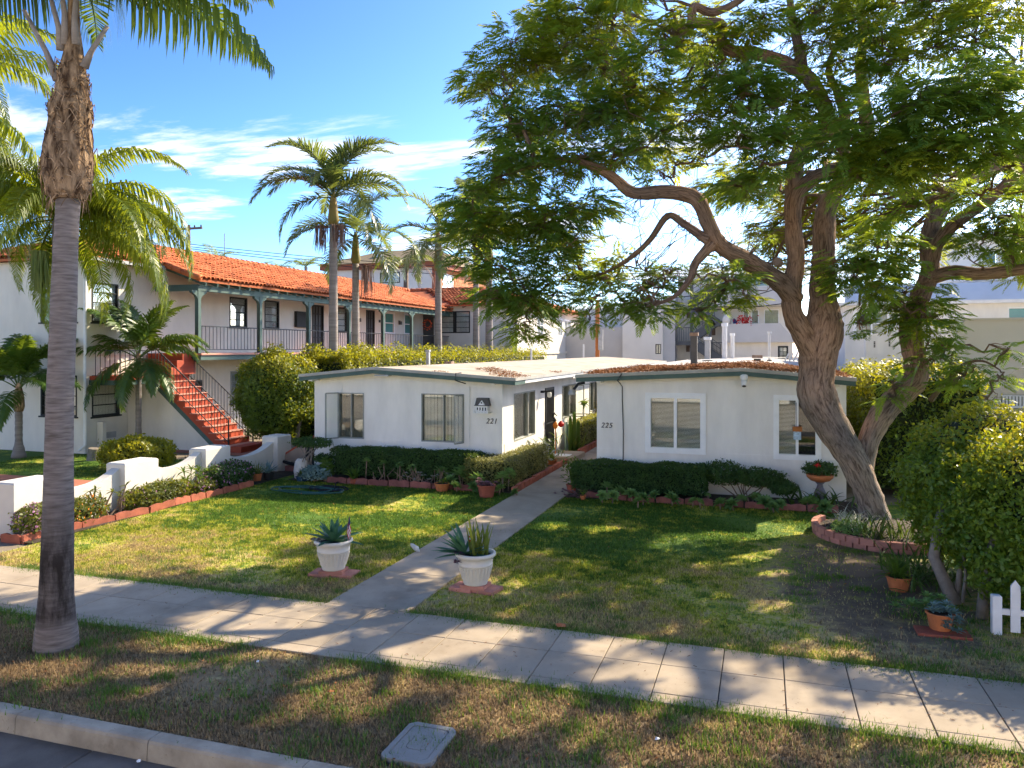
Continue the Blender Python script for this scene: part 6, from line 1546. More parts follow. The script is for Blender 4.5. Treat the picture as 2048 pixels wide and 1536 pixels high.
for i, (u, v, r, D) in enumerate(CL):
    r *= .80; c = np.array(at(u, v, D)[:]); rad = r * D / FPX
    k = np.argmin(((anchors - c) ** 2).sum(1) + np.maximum(0, anchors[:, 2] - c[2]) * .3); a = anchors[k]
    dist = np.linalg.norm(a - c); pts = wig(a, c, 7, .06 + .07 * dist)
    br.tube(pts, [max(.012, .014 + .012 * min(dist, 3) * (1 - j / 7.5)) for j in range(8)], 6, False)
    if i < 160: anchors = np.concatenate([anchors, np.array([p[:] for p in pts[2:]])])
    n = int(112 * (.78 if D < 13 else 1) * (r / 55) ** 2 * (D / 14) ** 0.6)
    d = rdirs(n); d[:, 2] = d[:, 2] * .75 + .1
    P = c + d * (rad * (.35 + .75 * rng.random(n) ** .7))[:, None] * np.array([1.1, 1.1, .85])
    out = unit(d * np.array([1, 1, .25]) + rdirs(n) * .55 + np.array([0, 0, -.05]))
    (yp if D > 15.5 or (u < 1080 and v < 200) or rnd.random() < .14 else fp).append(P); (yd if len(yp) > ny else fd).append(out); ny = len(yp)
    for k in range(9):
        e = P[rnd.randrange(n)]; s = pts[rnd.randrange(3, 8)]; tw.tube(wig(s, e, 4, .06), [.009, .008, .006, .005, .003], 4, False)
# bare fine twigs seen against the sky in the gaps
for _ in range(330):
    u, v = rnd.choice(((rnd.uniform(1190, 1420), rnd.uniform(30, 130)), (rnd.uniform(1180, 1560), rnd.uniform(400, 590)), (rnd.uniform(1400, 1700), rnd.uniform(20, 240)), (rnd.uniform(1080, 1400), rnd.uniform(180, 520))))
    D = rnd.uniform(13.6, 16.5); c = at(u, v, D); k = np.argmin(((anchors - np.array(c[:])) ** 2).sum(1)); a = Vector(anchors[k])
    if (a - c).length > 2.2: continue
    pts = wig(a, c, 6, .12 * (a - c).length + .03); tw.tube(pts, [.012, .011, .009, .008, .006, .005, .003], 4, False)
    for q in range(2): s = pts[rnd.randrange(3, 6)]; tw.tube(wig(s, s + Vector((rnd.gauss(0, .22), rnd.gauss(0, .22), rnd.gauss(-.02, .2))), 3, .05), [.007, .005, .004, .002], 3, False)
    if rnd.random() < .35: fp.append(np.array([c[:]])); fd.append(unit(rng.normal(size=(1, 3)) * np.array([1, 1, .3])))
tag(br.build('branches', MT['jbark'], J, True), kind='stuff'); tag(tw.build('twigs', MT['jbark'], J), kind='stuff')
fp, fd = np.concatenate(fp), np.concatenate(fd)
def feather(P, F, Lf, K=9):
    """twice-feathered jacaranda leaves: a drooping stalk with pairs of narrow pinnae"""
    n = len(P); F = unit(F * np.array([1, 1, .6])); up = np.tile([0, 0, 1.0], (n, 1)) + rdirs(n) * .35
    S = unit(np.cross(F, up)); Nn = unit(np.cross(S, F)); L_ = Lf * (.7 + .55 * rng.random(n))
    out = []; droop = .25 + .5 * rng.random(n)
    for j in range(K):
        t = .12 + .88 * j / (K - 1)
        pos = P + F * (L_ * t)[:, None] - np.array([0, 0, 1.0]) * (L_ * droop * t * t)[:, None] * .6
        ln = L_ * (.46 - .30 * abs(t - .45)) * (1.0 if j < K - 1 else .8)
        for sg in (-1, 1):
            a = unit(S * sg * (1.0 - .45 * t) + F * (.35 + .6 * t) - np.array([0, 0, 1.0]) * (.25 + .3 * droop[:, None] * t) + rdirs(n) * .10)
            out.append(leafquads(pos, a, unit(Nn + rdirs(n) * .25), ln, ln * .27))
    return np.concatenate(out)
yp, yd = np.concatenate(yp), np.concatenate(yd)
# crown openings carved along the sun's line to put lit patches on the ground
GAPS = [(60,1340,.35),(130,1368,.3),(250,1300,.3),(330,1325,.35),(420,1318,.35),(235,1400,.2),(640,1378,.3),(720,1395,.35),(700,1425,.25),(905,1370,.15),(980,1395,.25),(930,1440,.3),(995,1450,.25),(1060,1425,.3),(1190,1470,.25),(1250,1440,.2),(1420,1460,.2),(1480,1510,.2),(540,1440,.2),(1330,1500,.2),
 (480,1270,.3),(565,1290,.35),(430,1240,.2),(600,1225,.3),(700,1250,.3),(640,1305,.25),(760,1290,.2),(860,1290,.2),(940,1300,.2),(1190,1300,.3),(1220,1340,.3),(1255,1290,.2),(1300,1355,.25),(1350,1390,.2),(1480,1345,.12),(1550,1360,.2),(1560,1402,.3),(1700,1440,.15),(1800,1455,.25),
 (1080,1190,.25),(1230,1215,.2),(1420,1190,.3),(1540,1212,.3),(1545,1150,.2),(1340,1080,.35),(1430,1070,.3),(1200,1060,.3),(1100,1050,.3),(1280,1170,.25),(1060,1110,.25),(1370,1250,.2),(600,1170,.3),(760,1130,.2),(560,1130,.25),(800,1215,.2),(1150,1130,.2)]
Sn = np.array(SUN[:])
def openings(P, d):
    keep = np.ones(len(P), bool)
    for u, v, r in GAPS:
        q = P + d * .15 - np.array(gnd(u, v)[:]); q = q - (q @ Sn)[:, None] * Sn
        keep &= (q ** 2 * np.array([1, 1, 1])).sum(1) > (r * .76 + .09) ** 2
    return P[keep], d[keep]
fp, fd = openings(fp, fd); yp, yd = openings(yp, yd)
npmesh('foliage', feather(fp, fd, .33), 4, MT['jleaf'], J)
npmesh('backlit_foliage', feather(yp, yd, .33), 4, MT['jleafy'], J)

# ------------------------------------------------------------------ POTS AND PLANTS
def pot(par, c, r, h, m, rim=.12, taper=.7):
    b = MB(); b.lathe([(r * taper, 0), (r * (taper + .02), .01), (r * .93, h * (1 - rim)), (r, h * (1 - rim)), (r * 1.03, h * (1 - rim * .5)), (r, h), (r * .88, h), (r * .84, h * .9)], c, 22)
    b.build('pot', MT[m], par, False)
    s = MB(); s.lathe([(r * .86, h * .86), (r * .8, h * .93), (.01, h * .96)], c, 16); s.build('potting_soil', MT['soil'], par)
def rosette(mb, c, n, Lr, Wr, el0=.2, el1=1.3, droop=.3, seed=None):
    for k in range(n):
        t = k / n; mb.blade(c, k * 2.39996 + rnd.uniform(-.1, .1), el0 + (el1 - el0) * t + rnd.uniform(-.08, .08), Lr * (1 - .45 * t) * rnd.uniform(.9, 1.08), Wr * (1 - .35 * t), droop * (1 - t), 4, .22)
def bigpot(label, c):
    t = thing('planter_pot', label, 'planter', c, 'cream planters flanking the garden path')
    x, y, z = c; b = MB(); n = 40
    prof = [(.165, 0), (.172, .015), (.176, .04), (.235, .27), (.243, .275), (.243, .295), (.238, .30), (.255, .375), (.268, .385), (.285, .40), (.29, .42), (.285, .44), (.262, .446), (.25, .43), (.245, .39)]
    b.lathe(prof, c, n); b.build('pot_body', MT['pot'], t, True)
    f = MB()
    for k in range(26):
        a = 2 * math.pi * k / 26; p0 = Vector((x + .181 * math.cos(a), y + .181 * math.sin(a), z + .065)); p1 = Vector((x + .2335 * math.cos(a), y + .2335 * math.sin(a), z + .25)); f.tube([p0, p1], [.010, .012], 5)
    f.build('flutes', MT['pot'], t)
    s = MB(); s.lathe([(.248, .385), (.22, .40), (.01, .41)], c, 18); s.build('potting_soil', MT['soil'], t)
    return t
def pavers(label, x, y, rz):
    t = thing('paver_stack', label, 'pavers', (x, y, 0))
    for (dx, dy, w, h, z0, r) in ((-.17, .0, .34, .34, 0, .02), (.17, .03, .34, .34, .0, -.06), (0, .0, .36, .30, .05, .1)):
        cs, sn = math.cos(rz + r), math.sin(rz + r); q = MB(); q.box(-w / 2, -h / 2, z0 - .01, w / 2, h / 2, z0 + .048, .008)
        q.v = [(x + dx * math.cos(rz) + a * cs - b * sn, y + dx * math.sin(rz) + dy + a * sn + b * cs, c) for a, b, c in q.v]; q.build('paver', MT['paver'], t)
p1, p2 = gnd(667, 1150), gnd(951, 1180)
pavers('pink concrete pavers under the left cream planter', p1.x, p1.y, .1); pavers('pink concrete pavers under the right cream planter', p2.x, p2.y, -.1)
bigpot('cream fluted planter on pavers left of the garden path', (p1.x, p1.y, .098)); bigpot('cream fluted planter on pavers right of the garden path', (p2.x, p2.y, .098))
t = thing('agave', 'large blue-green agave rosette in the left cream planter', 'agave', (p1.x, p1.y, .5))
for k in range(24):
    m = MB(); q = k / 24; m.blade((p1.x, p1.y, .50), k * 2.39996, .0 + 1.35 * q + rnd.uniform(-.08, .08), .50 * (1 - .3 * q) * rnd.uniform(.9, 1.08), .155 * (1 - .3 * q), .15 * (1 - q), 5, .2); m.build('leaf', MT['agave'], t)
t = thing('agave', 'blue-green agave leaning left out of the right cream planter', 'agave', (p2.x - .17, p2.y, .5))
for k in range(22):
    m = MB(); m.blade((p2.x - .15, p2.y - .05, .50), R(205) + rnd.uniform(-1.5, 1.5) if k < 15 else rnd.uniform(0, 6.28), rnd.uniform(-.1, 1.25), rnd.uniform(.38, .52), .12, .2, 5, .2); m.build('leaf', MT['agave'], t)
t = thing('snake_plant', 'yellow-edged upright snake plants in the right cream planter', 'snake plant', (p2.x + .08, p2.y, .5))
for k in range(26):
    m = MB(); m.blade((p2.x + rnd.uniform(-.06, .17), p2.y + rnd.uniform(-.1, .1), .49), rnd.uniform(0, 6.28), rnd.uniform(1.2, 1.55), rnd.uniform(.32, .56) if k else .68, .055, .1, 4, .3); m.build('leaf', MT['snake'], t)
for k, (p, lab, nn, cc) in enumerate(((p1, 'maroon and grey trailing succulents over the rim of the left planter', 6, (-.24, -.12)), (p2, 'dark red trailing succulents over the rim of the right planter', 8, (-.14, -.22)))):
    t = thing('trailing_succulent', lab, 'succulent', (p.x, p.y, .5)); m = MB(); m2 = MB()
    for q in range(nn):
        c = (p.x + cc[0] + rnd.gauss(0, .06), p.y + cc[1] + rnd.gauss(0, .04), .53 - (.13 * rnd.random() if q % 2 else -.02)); rosette(m if (q % 3 or k) else m2, c, 10, .055, .03, -.2, 1.2)
    m.build('rosettes', MT['purple'], t)
    if m2.v: m2.build('grey_rosettes', MT['silver'], t)
t = thing('small_flag', 'small striped flag on a stick in the left planter', 'flag', (p1.x + .22, p1.y, .5))
m = MB(); s0 = Vector((p1.x + .20, p1.y - .05, .48)); s1 = s0 + Vector((.10, .0, .44)); m.tube([s0, s1], .005, 6); m.build('stick', MT['wood'], t)
fm = [MT['red'], MT['whitepaint'], MT['blue']]; m = MB(); u_ = (s1 - s0).normalized(); w_ = Vector((.45, -.55, -.75)).normalized()
def fp_(a, b): return s1 - u_ * (.01 + a * .19) + w_ * (b * .22) + Vector((0, .012 * math.sin(b * 7 + a * 2), 0))
for r in range(7):
    for c in range(6):
        m.cur = 2 if (r < 4 and c < 3) else (0 if r % 2 == 0 else 1)
        m.quad(fp_(r / 7, c / 6), fp_((r + 1) / 7, c / 6), fp_((r + 1) / 7, (c + 1) / 6), fp_(r / 7, (c + 1) / 6))
m.build('flag_cloth', fm, t)
t = thing('small_flag', 'rolled striped flag on a stick among the agave of the right planter', 'flag', (p2.x - .05, p2.y + .05, .5))
m = MB(); a = Vector((p2.x - .06, p2.y - .02, .48)); b = a + Vector((-.02, 0, .46)); m.tube([a, b], .005, 6); m.build('stick', MT['wood'], t)
m = MB()
for k in range(8): m.cur = k % 2; m.tube([a.lerp(b, .45 + k * .06), a.lerp(b, .45 + k * .06 + .058)], [.016, .016], 7)
m.build('flag_cloth', fm, t)
# terracotta and other pots with their plants
def potted(label, c, r, h, m, plant, pm='terra'):
    t = thing('potted_plant', label, 'potted plant', c); pot(t, c, r, h, m); top = (c[0], c[1], c[2] + h * .95)
    q = MB(); plant(q, top); q.build('plant', MT[pm], t); return t
def leafy(n, L_, W_, e0=.2, e1=1.3, dr=.8):
    def f(q, c):
        for k in range(n): q.blade((c[0] + rnd.gauss(0, L_ * .12), c[1] + rnd.gauss(0, L_ * .12), c[2]), rnd.uniform(0, 6.28), rnd.uniform(e0, e1), L_ * rnd.uniform(.6, 1.1), W_, dr, 4)
    return f
def rosettes(n, sp, L_, W_):
    def f(q, c):
        for k in range(n): rosette(q, (c[0] + rnd.gauss(0, sp), c[1] + rnd.gauss(0, sp), c[2] + abs(rnd.gauss(0, sp * .4))), 14, L_, W_, 0, 1.2)
    return f
def bushy(n, rad, L_, W_, hh=1.0):
    def f(q, c):
        for k in range(n):
            d = Vector((rnd.gauss(0, 1), rnd.gauss(0, 1), rnd.gauss(0, .8))).normalized() * rad * rnd.random() ** .4
            q.blade((c[0] + d.x, c[1] + d.y, c[2] + rad * hh + d.z * hh), rnd.uniform(0, 6.28), rnd.uniform(-.3, 1.0), L_ * rnd.uniform(.7, 1.2), W_, .7, 2)
        for k in range(5): q.bar((c[0], c[1], c[2]), (c[0] + rnd.gauss(0, rad * .4), c[1] + rnd.gauss(0, rad * .4), c[2] + rad * hh), .012)
    return f
G_ = lambda u, v: tuple(gnd(u, v, 0.0)[:2]) + (0,)
potted('orange terracotta bowl with small leaves and a white bloom before the hedge of 221', G_(884, 982), .19, .19, 'terra', bushy(40, .13, .08, .04, .5), 'weed')
potted('large dark terracotta pot of mauve succulents at the lawn corner of 221', G_(973, 994), .22, .29, 'terradk', rosettes(26, .1, .09, .045), 'purple')
potted('spiky yucca in a glazed orange pot against the scalloped wall', G_(513, 962), .15, .2, 'terra', leafy(60, .34, .022, .1, 1.5, .2), 'snake')
potted('blue-grey agave in a black pot at the last pillar of the scalloped wall', G_(537, 960), .15, .2, 'blackpot', leafy(24, .4, .06, .3, 1.4, .4), 'bluesuc')
potted('bright green leafy plant in a blue glazed bowl beside the hose', G_(604, 962), .17, .13, 'bluepot', leafy(60, .2, .035, .2, 1.4, .7), 'weed')
potted('broad-leaved green plant in a small red pot at the left end of the dark hedge', G_(708, 968), .11, .14, 'terradk', leafy(17, .36, .10, .4, 1.5, .9), 'weed')
potted('leafy citrus-like plant in a purple-fringed pot at the path corner of 225', G_(1143, 985), .13, .2, 'terradk', bushy(150, .27, .11, .05, 1.3), 'weed')
potted('tiny terracotta pot of green sprigs beside the path corner pot', G_(1166, 1000), .07, .11, 'terra', bushy(40, .1, .06, .025, .8), 'weed')
t = thing('trailing_succulent', 'mauve trailing succulents spilling round the path corner pot of 225', 'succulent', G_(1140, 1000)); m = MB(); c = G_(1142, 998)
for k in range(24): rosette(m, (c[0] + rnd.gauss(0, .14), c[1] + rnd.gauss(0, .08), .04 + rnd.random() * .16), 10, .075, .035, -.1, 1.2)
m.build('rosettes', MT['purple'], t)
potted('terracotta pot of arching green strap leaves under the big right hedge', G_(1797, 1180), .17, .2, 'terra', leafy(70, .42, .035, .1, 1.4, 1.3), 'weed')
tp = G_(1880, 1262); tp = (tp[0], tp[1], .03)
potted('tilted terracotta pot overflowing with blue-green succulents near the picket fence', tp, .16, .2, 'terra', rosettes(12, .10, .11, .05), 'bluesuc')
t = thing('trailing_succulent', 'pale blue rosettes spilling down the pot near the picket fence', 'succulent', tp); m = MB()
for k in range(12): rosette(m, (tp[0] + .10 + rnd.gauss(0, .05), tp[1] - .14 - rnd.random() * .05, .05 + rnd.random() * .2), 10, .07, .035, -.2, 1.2)
m.build('rosettes', MT['bluesuc'], t)
t = thing('aeonium_clump', 'clump of green rosettes behind the pot near the picket fence', 'succulent', (tp[0] - .25, tp[1] + .3, 0)); m = MB()
for k in range(16): rosette(m, (tp[0] - .16 + rnd.gauss(0, .16), tp[1] + .25 + rnd.gauss(0, .12), .12 + rnd.random() * .2), 16, .13, .055, .05, 1.2)
m.build('rosettes', MT['aeon'], t)
m = MB(); m.box(tp[0] - .28, tp[1] - .24, -.01, tp[0] + .3, tp[1] + .05, .028, .006); tag(m.build('stepping_slab', MT['terradk']), 'flat red slab under the pot near the picket fence', 'slab')
# stepped-up flower bowl on a pedestal
fb = (onY(1640, 960, 18.25).x, 18.25, 0)
t = thing('flower_bowl', 'terracotta bowl of red geraniums on a grey baluster pedestal', 'flower bowl', fb)
m = MB(); m.lathe([(.14, 0), (.14, .04), (.07, .06), (.06, .1), (.12, .2), (.125, .26), (.07, .38), (.055, .44), (.08, .47), (.1, .49)], fb, 18); m.build('pedestal', mat('pedestal_stone', (.17, .15, .16), .9, .25, 8), t, True)
m = MB(); m.lathe([(.07, .49), (.2, .53), (.275, .6), (.29, .665), (.27, .67), (.24, .63)], fb, 22); m.build('bowl', MT['terra'], t, True)
P, d = ell(1500, (fb[0], fb[1], .76), (.34, .3, .17), -.4, .4); leafcloud(t, 'leaves', P, d, .06, MT['box'])
P, d = ell(60, (fb[0] - .06, fb[1] - .2, .88), (.07, .06, .06), -1, .2); leafcloud(t, 'geranium_blooms', P, d, .05, MT['red'])
# succulents along the beds
AE = []
for k in range(3):
    m = MB(); rosette(m, (0, 0, 0), 32, .21, .13, -.15, 1.25, .1); AE.append(m.mesh('rosette_%d' % k, MT['aeon']))
def aeonium(x, y, z, s, label, stem=True, grp='pale green succulents along the front beds'):
    t = thing('aeonium', label, 'succulent', (x, y, 0), grp)
    o = link('rosette', AE[rnd.randrange(3)], t, (0, 0, z)); o.scale = (s,) * 3; o.rotation_euler = (rnd.uniform(-.25, .25) + .6, rnd.uniform(-.3, .3), rnd.uniform(0, 6))
    if stem: m = MB(); m.tube([(x + rnd.gauss(0, .02), y + .03, 0), (x, y, z)], [.015, .018], 6); m.build('stem', MT['skin_stem'], t)
B225 = 'pale green succulent rosette in the bed along the foot of 225'
for (u, v, s) in ((1218, 965, 1.0), (1226, 985, .9), (1240, 978, 1.1), (1262, 982, 1.0), (1287, 990, 1.0), (1308, 984, .8), (1276, 996, .8), (1344, 992, 1.2), (1386, 996, .7), (1400, 998, .7), (1416, 985, .5), (1440, 1000, 1.0), (1464, 1003, 1.1), (1483, 992, .8), (1512, 985, 1.0), (1530, 1000, 1.3), (1546, 1008, .9), (1560, 1002, .8), (1622, 985, .9), (1615, 1000, 1.2), (1634, 1005, 1.1), (1650, 1008, 1.1), (1205, 985, .8)):
    z = .12 + .10 * (1010 - v) / 45; p = gnd(u, v + 6, z); aeonium(p.x, min(p.y, 17.7), z, s, B225)
B221 = 'pale green succulent on a stalk before the hedges of 221'
for (u, v, z, s) in ((885, 945, .35, 1.5), (900, 962, .2, 1.2), (918, 950, .34, 1.3), (930, 940, .42, 1.2), (912, 972, .15, 1.0), (955, 958, .3, 1.3), (948, 974, .12, 1.0), (1005, 955, .36, 1.2), (1018, 948, .42, 1.2), (1000, 978, .15, .9), (1030, 985, .08, .8), (775, 925, .5, .8), (800, 930, .5, .7), (830, 935, .42, .8), (757, 915, .55, .7)):
    p = gnd(u, v, z); aeonium(p.x, min(p.y, 17.72), z, s, B221)
# bare twiggy stems in front of the dark hedge
t = thing('bare_succulent_stems', 'leggy bare succulent stems before the dark hedge of 221', 'plant', (-8.5, 17.6, 0)); m = MB()
for k in range(46):
    x = rnd.choice((rnd.uniform(-9.3, -7.4), rnd.uniform(-8.4, -7.3))); y = rnd.uniform(17.45, 17.68); h = rnd.uniform(.15, .5)
    m.tube([(x, y, 0), (x + rnd.gauss(0, .06), y - .02, h * .5), (x + rnd.gauss(0, .12), y - rnd.random() * .05, h)], [.012, .011, .008], 5)
m.build('stems', MT['skin_stem'], t)
m = MB()
for k in range(26): rosette(m, (rnd.uniform(-8.6, -7.2), rnd.uniform(17.45, 17.65), rnd.uniform(.06, .42)), 8, .07, .03, -.1, 1.0)
tag(m.build('withered_rosettes', MT['silver'], t), kind='stuff')
# beds: fence flowers
def spot(x, y): return (x, y)
def flowerbush(label, c, r, n, m, fl=None, nf=0, fsz=.045, size=.06):
    bush('flower_bush', label, 'flower bush', c, r, n, size, m, -.5, .55, None, (fl, nf, fsz) if fl else None)
flowerbush('mauve-flowered bush at the foot of the first pillar, left of the street palm', (-12.62, 10.75, .28), (.36, .38, .30), 1700, 'lantana', 'pink', 420)
flowerbush('orange-flowered bush at the garden wall, right of the street palm', (-12.62, 11.75, .25), (.3, .55, .27), 1700, 'lantana', 'orange', 150)
flowerbush('low green lantana mound in front of the second wall panel', (-12.6, 13.75, .22), (.34, .95, .27), 4200, 'lantana', 'pink', 160, .04)
flowerbush('mauve-flowered dark bush in front of the third wall panel', (-12.55, 16.0, .28), (.4, .85, .36), 3600, 'box', 'pink', 520)
flowerbush('small pink-flowered bush left of the yellow-leaved plant', (-12.5, 15.0, .16), (.28, .4, .18), 1200, 'lantana', 'pink', 160)
t = thing('plumeria', 'bare-branched plumeria with pale leaves in the wall bed', 'plant', (-12.6, 12.5, 0)); m = MB(); q = MB()
for k in range(11):
    y = rnd.uniform(12.0, 13.2); a = Vector((-12.62, y, 0)); b = a + Vector((rnd.gauss(0, .12), rnd.gauss(0, .22), rnd.uniform(.35, .62))); m.tube([a, a.lerp(b, .5) + Vector((rnd.gauss(0, .04), rnd.gauss(0, .04), 0)), b], [.022, .018, .014], 6)
    for j in range(7): q.blade(b, rnd.uniform(0, 6.28), rnd.uniform(-.4, .9), rnd.uniform(.12, .2), .045, .6, 3)
m.build('branches', MT['skin_stem'], t); q.build('leaves', MT['lantana'], t)
t = thing('yellow_leaf_plant', 'pale yellow-green leafy plant against the wall by the third pillar', 'plant', (-12.65, 14.9, 0)); q = MB(); m = MB()
for k in range(7):
    b = Vector((-12.68 + rnd.gauss(0, .08), 14.85 + rnd.gauss(0, .22), rnd.uniform(.3, .62))); m.tube([(-12.68, 14.85, 0), b], [.015, .01], 5)
    for j in range(12): q.blade(b, rnd.uniform(0, 6.28), rnd.uniform(-.6, .9), rnd.uniform(.16, .26), .05, .9, 3)
q.build('leaves', MT['weed'], t); m.build('stems', MT['skin_stem'], t)
# left end of 221: cloud-pruned shrub, creepers
t = thing('topiary_shrub', 'flat-topped shrub with bare twisted stems at the left corner of 221', 'shrub', (-11.4, 17.9, 0))
P, d = ell(2600, (-11.35, 17.8, .95), (.6, .4, .14), -.8, .5); leafcloud(t, 'leaves', P, d, .05, MT['box'])
P, d = ell(900, (-11.0, 17.8, .55), (.25, .25, .12), -.8, .4); leafcloud(t, 'lower_leaves', P, d, .05, MT['box'])
m = MB()
for k in range(9): m.tube([(-11.35 + rnd.gauss(0, .08), 17.85, 0), (-11.45 + rnd.gauss(0, .18), 17.8 + rnd.gauss(0, .1), .45), (-11.35 + rnd.gauss(0, .3), 17.8, .9)], [.03, .022, .012], 6)
m.build('stems', MT['ltrunk'], t)
bush('creeping_succulent', 'grey-green creeping succulents at the foot of the corner shrub', 'succulent', (-11.0, 17.45, .16), (.42, .3, .24), 1500, .06, 'bluesuc', -.3, .5)
bush('upright_succulent', 'yellow-green upright succulent beside the corner shrub', 'succulent', (-10.75, 17.55, .3), (.16, .16, .3), 600, .07, 'weed', -.6, .3)
m = MB(); m.lathe([(.17, 0), (.2, .2), (.16, .45), (.1, .52)], (-11.62, 17.75, 0), 12); tag(m.build('pale_urn', MT['stone']), 'pale weathered urn behind the corner shrub of 221', 'urn')
# side bed plants along the path
t = thing('silver_shrub', 'silvery leafy plants spilling beyond the variegated hedge', 'plant', (-6.0, 21.3, 0)); m = MB(); q = MB()
for k in range(60): m.blade((-6.05 + rnd.gauss(0, .18), 21.2 + rnd.gauss(0, .45), .2 + rnd.random() * .55), rnd.uniform(0, 6.28), rnd.uniform(-.3, 1.1), rnd.uniform(.2, .4), .09, 1.0)
for k in range(70): q.blade((-6.0 + rnd.gauss(0, .2), 21.8 + rnd.gauss(0, .5), .15 + rnd.random() * .6), rnd.uniform(0, 6.28), rnd.uniform(-.2, 1.2), rnd.uniform(.15, .35), .05, .9)
m.build('leaves', MT['silver'], t); q.build('green_leaves', MT['weed'], t)
t = thing('column_cactus', 'tall grey-green column cactus beside the security door', 'cactus', (-5.95, 24.35, 0))
for (dx, dy, h) in ((0, 0, 1.25), (.12, .05, 1.4), (-.14, .1, 1.05), (.22, .2, 1.1)):
    m = MB(); n = 12; 
    for k in range(10): a = 0
    m.tube([(-5.95 + dx, 24.4 + dy, 0), (-5.95 + dx, 24.4 + dy, h * .5), (-5.95 + dx, 24.4 + dy, h - .08), (-5.95 + dx, 24.4 + dy, h)], [.06, .065, .055, .02], 12, True, .25); m.build('stem', MT['bluesuc'] if dx == -.14 else MT['weed'], t)
t = thing('yellow_bromeliad', 'golden strap-leaved plants in the bed beyond the door step', 'plant', (-5.9, 24.9, 0)); m = MB()
for k in range(34): m.blade((-5.85 + rnd.gauss(0, .08), 24.8 + rnd.gauss(0, .35), .1), rnd.uniform(0, 6.28), rnd.uniform(.7, 1.5), rnd.uniform(.4, .75), .07, .5)
m.build('leaves', MT['snake'], t)
t = thing('sapling', 'thin sapling with a tuft of bright green leaves by the side window of 221', 'plant', (-5.9, 25.9, 0)); m = MB(); q = MB()
m.tube([(-5.9, 25.9, 0), (-5.93, 25.9, .9), (-5.85, 25.9, 1.55)], [.012, .01, .007], 5)
for k in range(26): q.blade((-5.85 + rnd.gauss(0, .06), 25.9 + rnd.gauss(0, .06), 1.5 + rnd.random() * .12), rnd.uniform(0, 6.28), rnd.uniform(-.6, .8), .22, .09, .9, 3)
m.build('stem', MT['skin_stem'], t); q.build('leaves', MT['weed'], t)
t = thing('garden_ornament', 'red and orange bird ornament on a stand by the security door', 'ornament', (-6.1, 23.2, 0)); m = MB()
m.lathe([(.02, .0), (.06, .05), (.085, .12), (.05, .2), (.02, .24)], (-6.1, 23.1, .95), 12); m.tube([(-6.1, 23.1, 0), (-6.1, 23.1, 1.0)], .015, 6); m.build('body', MT['orange'], t)
m = MB(); m.lathe([(.02, .0), (.09, .05), (.10, .12), (.02, .2)], (-6.0, 23.4, .98), 12); m.build('red_bird', MT['red'], t)
m = MB(); m.tube([(-6.1, 23.1, 1.2), (-6.17, 23.05, 1.35), (-6.12, 23.0, 1.46), (-6.02, 23.0, 1.36)], [.05, .035, .04, .01], 8); m.build('neck', MT['iron'], t)
potted('red bromeliad in a low terracotta pot beside the door step', (-5.95, 22.1, 0), .16, .16, 'terra', leafy(30, .3, .05, .2, 1.3, .7), 'weed')
m = MB(); m.box(-6.25, 22.75, .17, -5.6, 23.2, .19); tag(m.build('newspaper', MT['whitepaint']), 'folded white newspaper on the concrete door step', 'newspaper')
t = thing('fallen_bag', 'crumpled pale bag lying on the garden path beside 225', 'bag', (-4.6, 25.6, 0)); m = MB(); m.lathe([(.18, .02), (.2, .1), (.12, .18), (.02, .2)], (-4.6, 25.6, 0), 9); m.build('paper', MT['stone'], t)
# plants in the brick ring
t = thing('spider_plant', 'pale striped spider plant and lily leaves inside the brick ring', 'plant', (1.55, 15.2, .1)); m = MB(); q = MB()
for k in range(110): m.blade((1.5 + rnd.gauss(0, .16), 15.45 + rnd.gauss(0, .25), .16), rnd.uniform(0, 6.28), rnd.uniform(.4, 1.4), rnd.uniform(.25, .5), .02, 1.4)
for k in range(80): q.blade((2.05 + rnd.gauss(0, .3), 14.75 + rnd.gauss(0, .18), .14), rnd.uniform(0, 6.28), rnd.uniform(.5, 1.4), rnd.uniform(.35, .62), .035, 1.0)
m.build('striped_leaves', MT['silver'], t); q.build('lily_leaves', MT['box'], t)
bush('ground_cover', 'low grey-green succulents inside the left curve of the brick ring', 'succulent', (1.45, 15.0, .2), (.32, .35, .14), 900, .05, 'aeon', -.2, .5)
t = thing('dark_fern', 'dark broad leaves at the wall behind the big tree', 'plant', (1.0, 18.0, 0)); q = MB()
for k in range(40): q.blade((1.1 + rnd.gauss(0, .3), 17.9 + rnd.gauss(0, .15), .05), rnd.uniform(0, 6.28), rnd.uniform(.3, 1.3), rnd.uniform(.3, .6), .08, 1.0)
q.build('leaves', MT['box'], t)
t = thing('strap_leaf_plant', 'dark strap-leaved plants in the shade below the big right hedge', 'plant', (2.3, 12.9, 0)); q = MB()
for k in range(90): q.blade((2.25 + rnd.gauss(0, .22), 12.7 + rnd.gauss(0, .5), .02), rnd.uniform(0, 6.28), rnd.uniform(.3, 1.4), rnd.uniform(.3, .6), .04, 1.0)
q.build('leaves', MT['box'], t)

